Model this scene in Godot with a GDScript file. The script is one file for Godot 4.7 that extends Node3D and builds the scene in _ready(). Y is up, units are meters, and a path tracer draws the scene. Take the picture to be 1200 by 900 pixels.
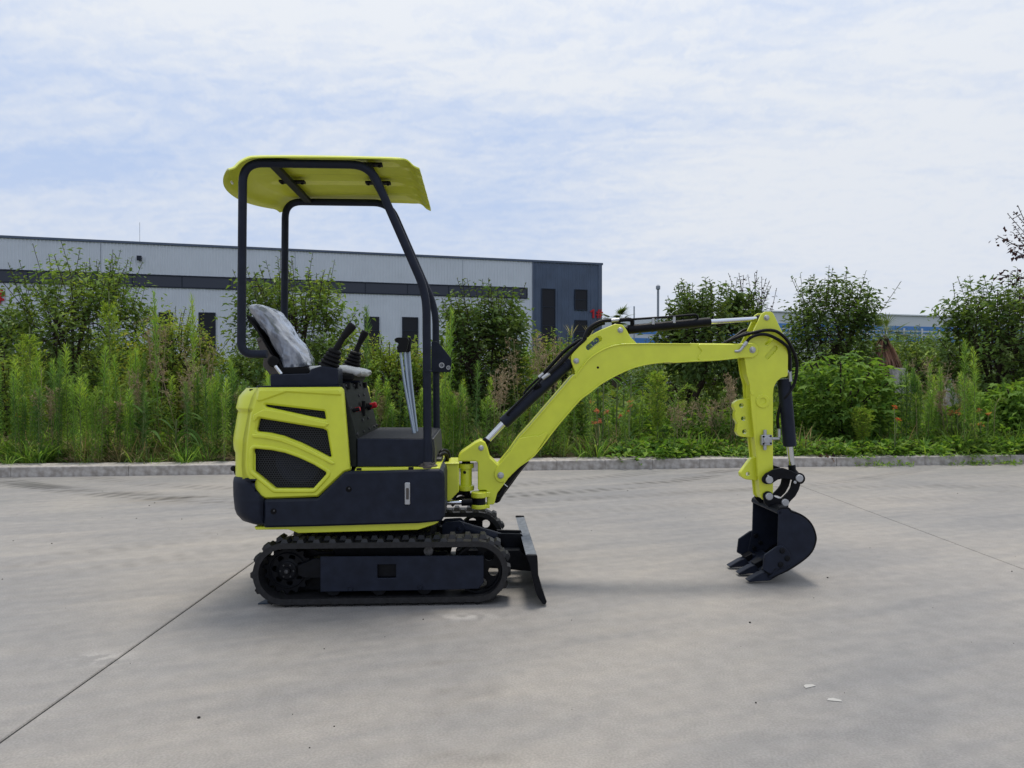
extends Node3D
# A lime and navy mini excavator on a concrete yard, a weedy planting bed and factory halls behind it.

class MB:
	var v := PackedVector3Array()
	var n := PackedVector3Array()
	var c := PackedColorArray()
	var uv := PackedVector2Array()
	var i := PackedInt32Array()
	var tint := Color(1, 1, 1)
	var xf := Transform3D()

	func put(p: Vector3, q: Vector3) -> int:
		v.append(xf * p)
		n.append((xf.basis * q).normalized())
		c.append(tint)
		uv.append(Vector2(p.x, p.z))
		return v.size() - 1

	func tri(a: Vector3, b: Vector3, d: Vector3, na: Vector3, nb: Vector3, nd: Vector3) -> void:
		var k := put(a, na)
		put(b, nb)
		put(d, nd)
		if (b - a).cross(d - a).dot(na + nb + nd) > 0.0:
			i.append_array([k, k + 2, k + 1])
		else:
			i.append_array([k, k + 1, k + 2])

	func quad(a: Vector3, b: Vector3, d: Vector3, e: Vector3, na: Vector3, nb: Vector3, nd: Vector3, ne: Vector3) -> void:
		var k := put(a, na)
		put(b, nb)
		put(d, nd)
		put(e, ne)
		if (b - a).cross(e - a).dot(na + nb + nd + ne) + (d - b).cross(e - b).dot(na + nb + nd + ne) > 0.0:
			i.append_array([k, k + 2, k + 1, k, k + 3, k + 2])
		else:
			i.append_array([k, k + 1, k + 2, k, k + 2, k + 3])

	func flat(a: Vector3, b: Vector3, d: Vector3, e: Vector3, q: Vector3) -> void:
		quad(a, b, d, e, q, q, q, q)

	func done() -> ArrayMesh:
		var m := ArrayMesh.new()
		if v.is_empty():
			return m
		var arr := []
		arr.resize(Mesh.ARRAY_MAX)
		arr[Mesh.ARRAY_VERTEX] = v
		arr[Mesh.ARRAY_NORMAL] = n
		arr[Mesh.ARRAY_COLOR] = c
		arr[Mesh.ARRAY_TEX_UV] = uv
		arr[Mesh.ARRAY_INDEX] = i
		m.add_surface_from_arrays(Mesh.PRIMITIVE_TRIANGLES, arr)
		return m


var M := {}
var rng := RandomNumberGenerator.new()

# ---------------------------------------------------------------- objects

func node_of(called: String, parent: Node) -> Node3D:
	var o := Node3D.new()
	o.name = called
	parent.add_child(o, true)
	return o

func obj(called: String, mb, mat: Material, parent: Node = self) -> MeshInstance3D:
	var o := MeshInstance3D.new()
	o.name = numbered(called, parent)
	o.mesh = mb.done() if mb is MB else mb
	o.material_override = mat
	parent.add_child(o, true)
	return o

func numbered(called: String, parent: Node) -> String:
	if not parent.has_node(called):
		return called
	var key := "count_" + called
	var k: int = parent.get_meta(key, 0) + 1
	parent.set_meta(key, k)
	return "%s_%03d" % [called, k]

func thing(called: String, label: String, category: String, group := "") -> Node3D:
	var o := Node3D.new()
	o.name = numbered(called, self)
	add_child(o, true)
	tag(o, label, category, group)
	return o

func tag(o: Node, label: String, category: String, group := "") -> void:
	o.set_meta("label", label)
	if category:
		o.set_meta("category", category)
	if group:
		o.set_meta("group", group)

func setting(o: Node, label: String) -> Node:
	o.set_meta("kind", "structure")
	o.set_meta("label", label)
	return o

func stuff(o: Node) -> Node:
	o.set_meta("kind", "stuff")
	return o

# ---------------------------------------------------------------- shapes

func area2(p: PackedVector2Array) -> float:
	var s := 0.0
	for k in p.size():
		s += p[k].cross(p[(k + 1) % p.size()])
	return s * 0.5

func ccw(p: PackedVector2Array) -> PackedVector2Array:
	var q := p.duplicate()
	if area2(q) < 0.0:
		q.reverse()
	return q

func cw(p: PackedVector2Array) -> PackedVector2Array:
	var q := p.duplicate()
	if area2(q) > 0.0:
		q.reverse()
	return q

# corners rounded with radius r
func rnd(p: PackedVector2Array, r: float, steps := 4) -> PackedVector2Array:
	var o := PackedVector2Array()
	var s := p.size()
	for k in s:
		var a := p[(k + s - 1) % s]
		var b := p[k]
		var d := p[(k + 1) % s]
		var u := (a - b)
		var w := (d - b)
		var lu := u.length()
		var lw := w.length()
		u /= lu
		w /= lw
		var ang := acos(clampf(u.dot(w), -1.0, 1.0))
		if ang > 3.05 or ang < 0.05:
			o.append(b)
			continue
		var t := minf(r / tan(ang * 0.5), minf(lu, lw) * 0.48)
		var rr := t * tan(ang * 0.5)
		var c := b + (u + w).normalized() * (rr / sin(ang * 0.5))
		var p0 := b + u * t
		var p1 := b + w * t
		var a0 := (p0 - c).angle()
		var a1 := (p1 - c).angle()
		var da := wrapf(a1 - a0, -PI, PI)
		var m := maxi(1, int(ceil(absf(da) / (PI * 0.5) * steps)))
		for j in m + 1:
			o.append(c + Vector2.from_angle(a0 + da * j / m) * rr)
	return o

func circle(c: Vector2, r: float, m := 20) -> PackedVector2Array:
	var o := PackedVector2Array()
	for k in m:
		o.append(c + Vector2.from_angle(TAU * k / m) * r)
	return o

func slot(a: Vector2, b: Vector2, r: float) -> PackedVector2Array:
	var o := PackedVector2Array()
	var w := (b - a).angle()
	for k in 9:
		o.append(b + Vector2.from_angle(w - PI / 2 + PI * k / 8) * r)
	for k in 9:
		o.append(a + Vector2.from_angle(w + PI / 2 + PI * k / 8) * r)
	return o

func inset(p: PackedVector2Array, b: float) -> PackedVector2Array:   # to the left of every edge
	var o := PackedVector2Array()
	var s := p.size()
	for k in s:
		var e0 := (p[k] - p[(k + s - 1) % s]).normalized()
		var e1 := (p[(k + 1) % s] - p[k]).normalized()
		var n0 := Vector2(-e0.y, e0.x)
		var n1 := Vector2(-e1.y, e1.x)
		var m := n0 + n1
		if m.length() < 0.2:
			o.append(p[k] + n0 * b)
			continue
		m = m.normalized()
		o.append(p[k] + m * b / maxf(0.45, m.dot(n1)))
	return o

func keyed(outer: PackedVector2Array, holes: Array) -> PackedVector2Array:
	var res := outer.duplicate()
	var left := holes.duplicate()
	left.sort_custom(func(a, b): return a[0].x > b[0].x)
	for h: PackedVector2Array in left:
		var best := INF
		var bi := 0
		var bj := 0
		for a in res.size():
			for b in h.size():
				var d := res[a].distance_squared_to(h[b])
				if d >= best:
					continue
				var ok := true
				for q in res.size():
					var q2 := (q + 1) % res.size()
					if q == a or q2 == a or res[q].distance_squared_to(res[a]) < 1e-9 or res[q2].distance_squared_to(res[a]) < 1e-9:
						continue
					if Geometry2D.segment_intersects_segment(res[a], h[b], res[q], res[q2]) != null:
						ok = false
						break
				if ok:
					best = d
					bi = a
					bj = b
		var o := PackedVector2Array()
		for k in bi + 1:
			o.append(res[k])
		for k in h.size() + 1:
			o.append(h[(bj + k) % h.size()])
		o.append(res[bi])
		for k in range(bi + 1, res.size()):
			o.append(res[k])
		res = o
	return res

func ears(p: PackedVector2Array) -> PackedInt32Array:
	var o := PackedInt32Array()
	var left := []
	for k in p.size():
		left.append(k)
	var strict := true
	while left.size() > 3:
		var found := -1
		for k in left.size():
			var a := p[left[(k + left.size() - 1) % left.size()]]
			var b := p[left[k]]
			var d := p[left[(k + 1) % left.size()]]
			var turn := (b - a).cross(d - b)
			if turn < (1e-10 if strict else -1e-9):
				continue
			var ok := true
			if strict:
				for r in left:
					var q := p[r]
					if q.distance_squared_to(a) < 1e-13 or q.distance_squared_to(b) < 1e-13 or q.distance_squared_to(d) < 1e-13:
						continue
					if (b - a).cross(q - a) >= -1e-11 and (d - b).cross(q - b) >= -1e-11 and (a - d).cross(q - d) >= -1e-11:
						ok = false
						break
			if ok:
				found = k
				break
		if found < 0:
			if not strict:
				break
			strict = false
			continue
		strict = true
		o.append_array([left[(found + left.size() - 1) % left.size()], left[found], left[(found + 1) % left.size()]])
		left.remove_at(found)
	if left.size() == 3:
		o.append_array([left[0], left[1], left[2]])
	return o

func cap(mb: MB, p: PackedVector2Array, holes: Array, z: float, q: Vector3) -> void:
	var k := p if holes.is_empty() else keyed(p, holes)
	var t := ears(k)
	for j in range(0, t.size(), 3):
		var a := k[t[j]]
		var b := k[t[j + 1]]
		var d := k[t[j + 2]]
		mb.tri(Vector3(a.x, a.y, z), Vector3(b.x, b.y, z), Vector3(d.x, d.y, z), q, q, q)

func tidy(p: PackedVector2Array) -> PackedVector2Array:
	var o := PackedVector2Array()
	for k in p.size():
		if o.is_empty() or (p[k].distance_to(o[-1]) > 0.0006 and (k < p.size() - 1 or p[k].distance_to(o[0]) > 0.0006)):
			o.append(p[k])
	return o

# plate or block: an outline in x and y, from z0 to z1, edges chamfered by b
func prism(mb: MB, outline: PackedVector2Array, z0: float, z1: float, b := 0.003, holes := []) -> void:
	var rings := [ccw(tidy(outline))]
	for h in holes:
		rings.append(cw(tidy(h)))
	var ins := []
	for attempt in 4:
		ins = []
		var want := 0.0
		for r in rings:
			ins.append(inset(r, b) if b > 0.0 else r)
			want += area2(ins[-1])
		var k: PackedVector2Array = ins[0] if ins.size() == 1 else keyed(ins[0], ins.slice(1))
		var got := 0.0
		var t := ears(k)
		for j in range(0, t.size(), 3):
			got += absf((k[t[j + 1]] - k[t[j]]).cross(k[t[j + 2]] - k[t[j]])) * 0.5
		if absf(got - want) < 0.01 * absf(want):
			break
		b *= 0.55
		if attempt == 3:
			print("rough cap ", outline.size(), " ", got, " ", want)
	cap(mb, ins[0], ins.slice(1), z1, Vector3(0, 0, 1))
	cap(mb, ins[0], ins.slice(1), z0, Vector3(0, 0, -1))
	for ri in rings.size():
		var p: PackedVector2Array = rings[ri]
		var qn: PackedVector2Array = ins[ri]
		var s := p.size()
		var en := []
		for k in s:
			var e := (p[(k + 1) % s] - p[k]).normalized()
			en.append(Vector2(e.y, -e.x))
		for k in s:
			var k2 := (k + 1) % s
			var n0: Vector2 = en[k]
			var n1: Vector2 = en[k]
			if en[(k + s - 1) % s].dot(en[k]) > 0.72:
				n0 = (en[(k + s - 1) % s] + en[k]).normalized()
			if en[k2].dot(en[k]) > 0.72:
				n1 = (en[k2] + en[k]).normalized()
			var a3 := Vector3(n0.x, n0.y, 0)
			var b3 := Vector3(n1.x, n1.y, 0)
			mb.quad(Vector3(p[k].x, p[k].y, z0 + b), Vector3(p[k2].x, p[k2].y, z0 + b), Vector3(p[k2].x, p[k2].y, z1 - b), Vector3(p[k].x, p[k].y, z1 - b), a3, b3, b3, a3)
			if b > 0.0:
				for f in [[z1, z1 - b, 1.0], [z0, z0 + b, -1.0]]:
					var zz := Vector3(0, 0, f[2])
					mb.quad(Vector3(p[k].x, p[k].y, f[1]), Vector3(p[k2].x, p[k2].y, f[1]), Vector3(qn[k2].x, qn[k2].y, f[0]), Vector3(qn[k].x, qn[k].y, f[0]), (a3 * 0.8 + zz * 0.6), (b3 * 0.8 + zz * 0.6), (b3 * 0.6 + zz * 0.8), (a3 * 0.6 + zz * 0.8))

func rect(a: Vector2, b: Vector2) -> PackedVector2Array:
	return PackedVector2Array([Vector2(minf(a.x, b.x), minf(a.y, b.y)), Vector2(maxf(a.x, b.x), minf(a.y, b.y)), Vector2(maxf(a.x, b.x), maxf(a.y, b.y)), Vector2(minf(a.x, b.x), maxf(a.y, b.y))])

func box(mb: MB, c: Vector3, s: Vector3, b := 0.003) -> void:
	prism(mb, rect(Vector2(c.x - s.x / 2, c.y - s.y / 2), Vector2(c.x + s.x / 2, c.y + s.y / 2)), c.z - s.z / 2, c.z + s.z / 2, b)

func frame_of(d: Vector3) -> Basis:
	d = d.normalized()
	var u := d.cross(Vector3.UP)
	if u.length() < 0.1:
		u = d.cross(Vector3.RIGHT)
	u = u.normalized()
	return Basis(u, d.cross(u).normalized(), d)

# turned shape along an axis; profile of (along, radius)
func lathe(mb: MB, at: Vector3, axis: Vector3, prof: PackedVector2Array, seg := 16) -> void:
	var f := frame_of(axis)
	for k in prof.size() - 1:
		var a := prof[k]
		var b := prof[k + 1]
		var sl := Vector2(a.y - b.y, b.x - a.x)   # along, radial
		if sl.length() < 1e-7:
			continue
		sl = sl.normalized()
		for j in seg:
			var t0 := TAU * j / seg
			var t1 := TAU * (j + 1) / seg
			var r0 := f.x * cos(t0) + f.y * sin(t0)
			var r1 := f.x * cos(t1) + f.y * sin(t1)
			var n0 := r0 * sl.y + f.z * sl.x
			var n1 := r1 * sl.y + f.z * sl.x
			if a.y < 1e-6:
				mb.tri(at + f.z * a.x, at + f.z * b.x + r0 * b.y, at + f.z * b.x + r1 * b.y, (n0 + n1).normalized(), n0, n1)
			elif b.y < 1e-6:
				mb.tri(at + f.z * a.x + r0 * a.y, at + f.z * b.x, at + f.z * a.x + r1 * a.y, n0, (n0 + n1).normalized(), n1)
			else:
				mb.quad(at + f.z * a.x + r0 * a.y, at + f.z * b.x + r0 * b.y, at + f.z * b.x + r1 * b.y, at + f.z * a.x + r1 * a.y, n0, n0, n1, n1)

func cyl(mb: MB, a: Vector3, b: Vector3, r: float, seg := 16, bev := 0.0015) -> void:
	var l := a.distance_to(b)
	lathe(mb, a, b - a, PackedVector2Array([Vector2(0, 0), Vector2(0, r - bev), Vector2(bev, r), Vector2(l - bev, r), Vector2(l, r - bev), Vector2(l, 0)]), seg)

func tube(mb: MB, p: PackedVector3Array, r: float, seg := 12) -> void:
	var s := p.size()
	var d := (p[1] - p[0]).normalized()
	var f := frame_of(d)
	var rings := []
	for k in s:
		var t := (p[mini(k + 1, s - 1)] - p[maxi(k - 1, 0)]).normalized()
		var ax := d.cross(t)
		if ax.length() > 1e-5:
			f = Basis(ax.normalized(), d.angle_to(t)) * f
		d = t
		var ring := []
		for j in seg:
			ring.append(f.x * cos(TAU * j / seg) + f.y * sin(TAU * j / seg))
		rings.append(ring)
	for k in s - 1:
		for j in seg:
			var j2 := (j + 1) % seg
			var a: Vector3 = rings[k][j]
			var b: Vector3 = rings[k][j2]
			var a2: Vector3 = rings[k + 1][j]
			var b2: Vector3 = rings[k + 1][j2]
			mb.quad(p[k] + a * r, p[k] + b * r, p[k + 1] + b2 * r, p[k + 1] + a2 * r, a, b, b2, a2)
	for e in [[0, p[0] - p[1]], [s - 1, p[s - 1] - p[s - 2]]]:
		var q: Vector3 = e[1].normalized()
		for j in seg:
			mb.tri(p[e[0]], p[e[0]] + rings[e[0]][j] * r, p[e[0]] + rings[e[0]][(j + 1) % seg] * r, q, q, q)

# polyline with rounded corners
func bent(p: PackedVector3Array, r: float, steps := 6) -> PackedVector3Array:
	var o := PackedVector3Array([p[0]])
	for k in range(1, p.size() - 1):
		var u := (p[k - 1] - p[k])
		var w := (p[k + 1] - p[k])
		var t := minf(r, minf(u.length(), w.length()) * 0.48)
		var a := p[k] + u.normalized() * t
		var b := p[k] + w.normalized() * t
		for j in steps + 1:
			var x := float(j) / steps
			o.append(a.lerp(p[k], x).lerp(p[k].lerp(b, x), x))
	o.append(p[p.size() - 1])
	return o

# smooth curve through points
func curve(p: PackedVector3Array, steps := 6) -> PackedVector3Array:
	var o := PackedVector3Array()
	var s := p.size()
	for k in s - 1:
		var a := p[maxi(k - 1, 0)]
		var d := p[mini(k + 2, s - 1)]
		for j in steps:
			o.append(p[k].cubic_interpolate(p[k + 1], a, d, float(j) / steps))
	o.append(p[s - 1])
	return o

# skin over rings of equal length (closed rings), with flat ends
func loft(mb: MB, rings: Array, ends := true) -> void:
	var m: int = rings[0].size()
	var nr := []
	for k in rings.size():
		var row := []
		for j in m:
			var du: Vector3 = rings[k][(j + 1) % m] - rings[k][(j + m - 1) % m]
			var dv: Vector3 = rings[mini(k + 1, rings.size() - 1)][j] - rings[maxi(k - 1, 0)][j]
			row.append(du.cross(dv).normalized())
		nr.append(row)
	var mid := Vector3.ZERO
	for q in rings[rings.size() / 2]:
		mid += q / m
	var sgn := 1.0 if nr[rings.size() / 2][0].dot(rings[rings.size() / 2][0] - mid) > 0.0 else -1.0
	for k in rings.size() - 1:
		for j in m:
			var j2 := (j + 1) % m
			mb.quad(rings[k][j], rings[k][j2], rings[k + 1][j2], rings[k + 1][j], nr[k][j] * sgn, nr[k][j2] * sgn, nr[k + 1][j2] * sgn, nr[k + 1][j] * sgn)
	if ends:
		for e in [0, rings.size() - 1]:
			var c := Vector3.ZERO
			for q in rings[e]:
				c += q / m
			var other: Vector3 = rings[1][0] if e == 0 else rings[e - 1][0]
			var q2: Vector3 = (rings[e][0] - c).cross(rings[e][m / 4] - c).normalized()
			if q2.dot(rings[e][0] - other) < 0.0:
				q2 = -q2
			for j in m:
				mb.tri(c, rings[e][j], rings[e][(j + 1) % m], q2, q2, q2)

func to3(p: PackedVector2Array, z: float) -> PackedVector3Array:
	var o := PackedVector3Array()
	for q in p:
		o.append(Vector3(q.x, q.y, z))
	return o

func bolt(mb: MB, c: Vector3, axis: Vector3, r: float, h: float, seg := 6) -> void:
	lathe(mb, c, axis, PackedVector2Array([Vector2(0, r), Vector2(h * 0.8, r), Vector2(h, r * 0.8), Vector2(h, 0)]), seg)

# ---------------------------------------------------------------- materials

func lin(r: float, g: float, b: float) -> Color:
	return Color(r, g, b).linear_to_srgb()

func noise_tex(freq: float, lo: Color, hi: Color, size := 512, kind := FastNoiseLite.TYPE_SIMPLEX_SMOOTH, octaves := 5, s := 1) -> NoiseTexture2D:
	var f := FastNoiseLite.new()
	f.noise_type = kind
	f.frequency = freq
	f.fractal_octaves = octaves
	f.seed = s
	var t := NoiseTexture2D.new()
	t.width = size
	t.height = size
	t.seamless = true
	t.noise = f
	var g := Gradient.new()
	g.set_color(0, lo)
	g.set_color(1, hi)
	t.color_ramp = g
	return t

func bump_tex(freq: float, strength: float, size := 512, octaves := 4, s := 2) -> NoiseTexture2D:
	var f := FastNoiseLite.new()
	f.noise_type = FastNoiseLite.TYPE_SIMPLEX_SMOOTH
	f.frequency = freq
	f.fractal_octaves = octaves
	f.seed = s
	var t := NoiseTexture2D.new()
	t.width = size
	t.height = size
	t.seamless = true
	t.noise = f
	t.as_normal_map = true
	t.bump_strength = strength
	return t

func mat(called: String, col: Color, rough: float, metal := 0.0, coat := 0.0) -> StandardMaterial3D:
	var m := StandardMaterial3D.new()
	m.resource_name = called
	m.albedo_color = col
	m.roughness = rough
	m.metallic = metal
	if coat > 0.0:
		m.clearcoat_enabled = true
		m.clearcoat = coat
		m.clearcoat_roughness = 0.12
	m.metallic_specular = 0.28 if col.get_luminance() < 0.30 and metal < 0.2 else 0.5
	M[called] = m
	return m

func worn(m: StandardMaterial3D, scale: float, lo: float, octaves := 5, s := 3) -> void:   # uneven dust and rub marks in the colour
	m.albedo_texture = noise_tex(0.02, Color(lo, lo, lo), Color(1, 1, 1), 512, FastNoiseLite.TYPE_SIMPLEX_SMOOTH, octaves, s)
	m.uv1_triplanar = true
	m.uv1_scale = Vector3.ONE * scale

func rough_map(m: StandardMaterial3D, lo: float, hi: float, s := 9) -> void:
	m.roughness = 1.0
	m.roughness_texture = noise_tex(0.015, Color(lo, lo, lo), Color(hi, hi, hi), 512, FastNoiseLite.TYPE_SIMPLEX_SMOOTH, 5, s)

func leafy(called: String, shine := 0.5, through := 0.35) -> StandardMaterial3D:
	var m := mat(called, Color(1, 1, 1), shine)
	m.vertex_color_use_as_albedo = true
	m.backlight_enabled = true
	m.backlight = Color(through, through, through * 0.7)
	m.metallic_specular = 0.32
	m.cull_mode = BaseMaterial3D.CULL_DISABLED
	return m

func materials() -> void:
	var lime := mat("lime paint", lin(0.64, 0.69, 0.042), 0.34, 0.0, 0.25)
	worn(lime, 0.9, 0.955)
	rough_map(lime, 0.28, 0.42)
	var navy := mat("navy paint", lin(0.0155, 0.020, 0.035), 0.38)
	worn(navy, 1.1, 0.80)
	rough_map(navy, 0.33, 0.62)
	var black := mat("black paint", lin(0.0055, 0.0065, 0.010), 0.45)
	worn(black, 2.0, 0.65)
	rough_map(black, 0.32, 0.62)
	var rubber := mat("black rubber", lin(0.016, 0.016, 0.019), 0.52)
	rubber.metallic_specular = 0.45
	worn(rubber, 3.0, 0.55)
	mat("black plastic", lin(0.007, 0.007, 0.008), 0.55)
	mat("hose rubber", lin(0.006, 0.006, 0.007), 0.4)
	mat("grille wire", lin(0.045, 0.047, 0.052), 0.4)
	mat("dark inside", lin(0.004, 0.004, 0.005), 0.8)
	mat("chrome", lin(0.62, 0.64, 0.67), 0.16, 1.0)
	mat("zinc", lin(0.42, 0.43, 0.45), 0.42, 0.8)
	var steel := mat("painted steel rods", lin(0.30, 0.37, 0.46), 0.35, 0.35)
	steel.clearcoat_enabled = true
	var cast := mat("cast steel", lin(0.10, 0.10, 0.105), 0.5, 0.6)
	worn(cast, 4.0, 0.6)
	var panel := mat("dark panel", lin(0.020, 0.024, 0.021), 0.55)
	worn(panel, 2.0, 0.7)
	var floorm := mat("floor mat", lin(0.034, 0.036, 0.040), 0.7)
	worn(floorm, 3.0, 0.65)
	var bare := mat("pale steel", lin(0.20, 0.22, 0.25), 0.45, 0.4)  # pale grey-blue tone, used on the top beam of the blade
	worn(bare, 3.0, 0.75)
	mat("red plastic", lin(0.50, 0.018, 0.03), 0.3)
	mat("brown metal", lin(0.075, 0.065, 0.058), 0.55, 0.3)
	var film := mat("plastic film", lin(0.42, 0.45, 0.52), 0.18)
	film.metallic_specular = 0.7
	film.clearcoat_enabled = true
	film.clearcoat = 0.6
	film.clearcoat_roughness = 0.08
	film.albedo_texture = noise_tex(0.006, Color(0.45, 0.47, 0.50), Color(1, 1, 1), 512, FastNoiseLite.TYPE_SIMPLEX_SMOOTH, 4, 21)
	film.uv1_triplanar = true
	film.uv1_scale = Vector3(5.5, 0.9, 5.5)
	film.normal_enabled = true
	film.normal_texture = bump_tex(0.010, 9.0, 512, 2, 5)
	film.normal_scale = 0.7
	var white_film := mat("white film", lin(0.50, 0.51, 0.50), 0.35)
	white_film.normal_enabled = true
	white_film.normal_texture = film.normal_texture
	white_film.uv1_triplanar = true
	white_film.uv1_scale = Vector3.ONE * 5.0
	mat("reservoir", lin(0.45, 0.45, 0.43), 0.3)
	mat("scrap paper", lin(0.37, 0.365, 0.35), 0.85)
	mat("scrap rubber", lin(0.045, 0.060, 0.085), 0.6)
	# the yard
	var joint := mat("joint filler", lin(0.035, 0.034, 0.033), 0.9)
	worn(joint, 6.0, 0.6)
	var kerb := mat("kerb concrete", lin(0.50, 0.475, 0.45), 0.85)
	kerb.albedo_texture = noise_tex(0.012, Color(0.70, 0.68, 0.66), Color(1, 1, 1), 512, FastNoiseLite.TYPE_SIMPLEX_SMOOTH, 6, 31)
	kerb.uv1_triplanar = true
	kerb.uv1_world_triplanar = true
	kerb.uv1_scale = Vector3.ONE * 1.7
	kerb.normal_enabled = true
	kerb.normal_texture = bump_tex(0.06, 1.5, 512, 4, 8)
	var slabm := mat("weathered slab", lin(0.36, 0.35, 0.33), 0.9)
	worn(slabm, 0.9, 0.7)
	var soil := mat("dry soil", lin(0.25, 0.19, 0.13), 0.95)
	soil.albedo_texture = noise_tex(0.02, Color(0.35, 0.33, 0.28), Color(1, 1, 1), 512, FastNoiseLite.TYPE_SIMPLEX_SMOOTH, 6, 12)
	soil.uv1_triplanar = true
	soil.uv1_world_triplanar = true
	soil.uv1_scale = Vector3.ONE * 0.8
	soil.normal_enabled = true
	soil.normal_texture = bump_tex(0.04, 6.0, 512, 5, 13)
	var turf := mat("far turf", lin(0.075, 0.105, 0.035), 0.95)
	worn(turf, 0.08, 0.5)
	turf.uv1_world_triplanar = true
	# plants
	leafy("leaves", 0.45, 0.9)
	leafy("soft leaves", 0.6, 1.0)
	leafy("dry heads", 0.8, 0.4)
	var bark := mat("bark", lin(0.085, 0.065, 0.05), 0.9)
	worn(bark, 6.0, 0.5)
	mat("green stem", lin(0.14, 0.17, 0.06), 0.7)
	mat("dry stem", lin(0.26, 0.21, 0.12), 0.8)
	# halls
	var clad := mat("grey cladding", lin(0.58, 0.615, 0.68), 0.45, 0.0)
	worn(clad, 0.05, 0.95)
	var blue := mat("blue cladding", lin(0.060, 0.092, 0.160), 0.45)
	worn(blue, 0.06, 0.84)
	mat("dark glazing", lin(0.010, 0.012, 0.018), 0.12)
	mat("band glazing", lin(0.050, 0.056, 0.078), 0.3)
	mat("window frame", lin(0.018, 0.024, 0.038), 0.4)
	mat("edge trim", lin(0.06, 0.085, 0.14), 0.45)
	mat("room interior", lin(0.05, 0.05, 0.052), 0.9)
	mat("pale wall", lin(0.52, 0.55, 0.58), 0.6)
	mat("pale roof", lin(0.58, 0.61, 0.64), 0.55)
	mat("stripe blue", lin(0.055, 0.19, 0.48), 0.5)
	mat("red letters", lin(0.42, 0.022, 0.03), 0.5)
	mat("grey pole", lin(0.22, 0.25, 0.30), 0.6)
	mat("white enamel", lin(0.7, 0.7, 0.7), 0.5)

func _ready() -> void:
	var cam := Camera3D.new()
	cam.name = "camera"
	cam.fov = 56.357
	cam.near = 0.05
	cam.far = 2000.0
	cam.position = Vector3(0, 1.15, 0)
	cam.rotation_degrees = Vector3(-0.4775, 0, 0)
	add_child(cam)
	cam.current = true
	var we := WorldEnvironment.new()
	we.name = "world"
	var e := Environment.new()
	e.background_mode = Environment.BG_SKY
	e.sky = Sky.new()
	e.sky.sky_material = make_sky()
	e.tonemap_mode = Environment.TONE_MAPPER_LINEAR
	e.tonemap_exposure = 1.58
	e.sdfgi_enabled = true
	e.ssao_enabled = true
	e.ssil_enabled = true
	we.environment = e
	add_child(we)
	var sun := DirectionalLight3D.new()
	sun.name = "sun"
	sun.light_energy = 0.5
	sun.light_color = Color(1.0, 0.97, 0.92)
	sun.light_angular_distance = 12.0
	sun.shadow_enabled = true
	sun.rotation_degrees = Vector3(-79, 172, 0)
	add_child(sun)
	materials()
	yard()
	halls()
	excavator()
	plants()
	scraps()

# ---------------------------------------------------------------- the excavator

func both(mb: MB, p: PackedVector2Array, z0: float, z1: float, b := 0.003, holes := []) -> void:   # a plate and its twin on the other side
	prism(mb, p, z0, z1, b, holes)
	prism(mb, p, -z1, -z0, b, holes)

func pair(called: String, p: PackedVector2Array, z0: float, z1: float, b: float, m: Material, parent: Node, holes := []) -> void:   # the same plate on either side, each a part of its own
	for s in [1.0, -1.0]:
		var mb := MB.new()
		prism(mb, p, minf(z0 * s, z1 * s), maxf(z0 * s, z1 * s), b, holes)
		obj(called, mb, m, parent)

func ribbon(mb: MB, p: PackedVector2Array, th: float, z0: float, z1: float, b := 0.002) -> void:   # a bent strip of plate; th to the left of its run
	var o := p.duplicate()
	var s := p.size()
	for k in range(s - 1, -1, -1):
		var e0 := (p[k] - p[maxi(k - 1, 0)]).normalized()
		var e1 := (p[mini(k + 1, s - 1)] - p[k]).normalized()
		var t := (e0 + e1).normalized()
		o.append(p[k] + Vector2(-t.y, t.x) * th)
	prism(mb, o, z0, z1, b)

func smooth2(p: PackedVector2Array, steps := 5) -> PackedVector2Array:
	var o := PackedVector2Array()
	var s := p.size()
	for k in s - 1:
		for j in steps:
			o.append(p[k].cubic_interpolate(p[k + 1], p[maxi(k - 1, 0)], p[mini(k + 2, s - 1)], float(j) / steps))
	o.append(p[s - 1])
	return o

func plan_ring(xl: float, xr: float, y: float, w: float, r: float) -> Array:
	var o := [Vector3(xr, y, w)]
	for k in 9:
		var a := PI / 2 + PI / 2 * k / 8
		o.append(Vector3(xl + r + cos(a) * r, y, w - r + sin(a) * r))
	for k in 9:
		var a := PI + PI / 2 * k / 8
		o.append(Vector3(xl + r + cos(a) * r, y, -w + r + sin(a) * r))
	o.append(Vector3(xr, y, -w))
	return o

func honeycomb(mb: MB, p: PackedVector2Array, z: float, cell: float) -> void:
	var lo := p[0]
	var hi := p[0]
	for q in p:
		lo = lo.min(q)
		hi = hi.max(q)
	var dx := cell
	var dy := cell * 0.866
	var e := cell / sqrt(3.0)
	var row := 0
	var y := lo.y
	while y < hi.y:
		var x := lo.x + (dx * 0.5 if row % 2 else 0.0)
		while x < hi.x:
			var c := Vector2(x, y)
			if Geometry2D.is_point_in_polygon(c, p):
				for k in 3:
					var a := c + Vector2.from_angle(PI / 6 + PI / 3 * k) * e
					var b := c + Vector2.from_angle(PI / 2 + PI / 3 * k) * e
					var t := (b - a).normalized()
					var s := Vector2(-t.y, t.x) * cell * 0.13
					mb.flat(Vector3(a.x - s.x, a.y - s.y, z), Vector3(a.x + s.x, a.y + s.y, z), Vector3(b.x + s.x, b.y + s.y, z), Vector3(b.x - s.x, b.y - s.y, z), Vector3(0, 0, 1))
			x += dx
		y += dy
		row += 1

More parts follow.
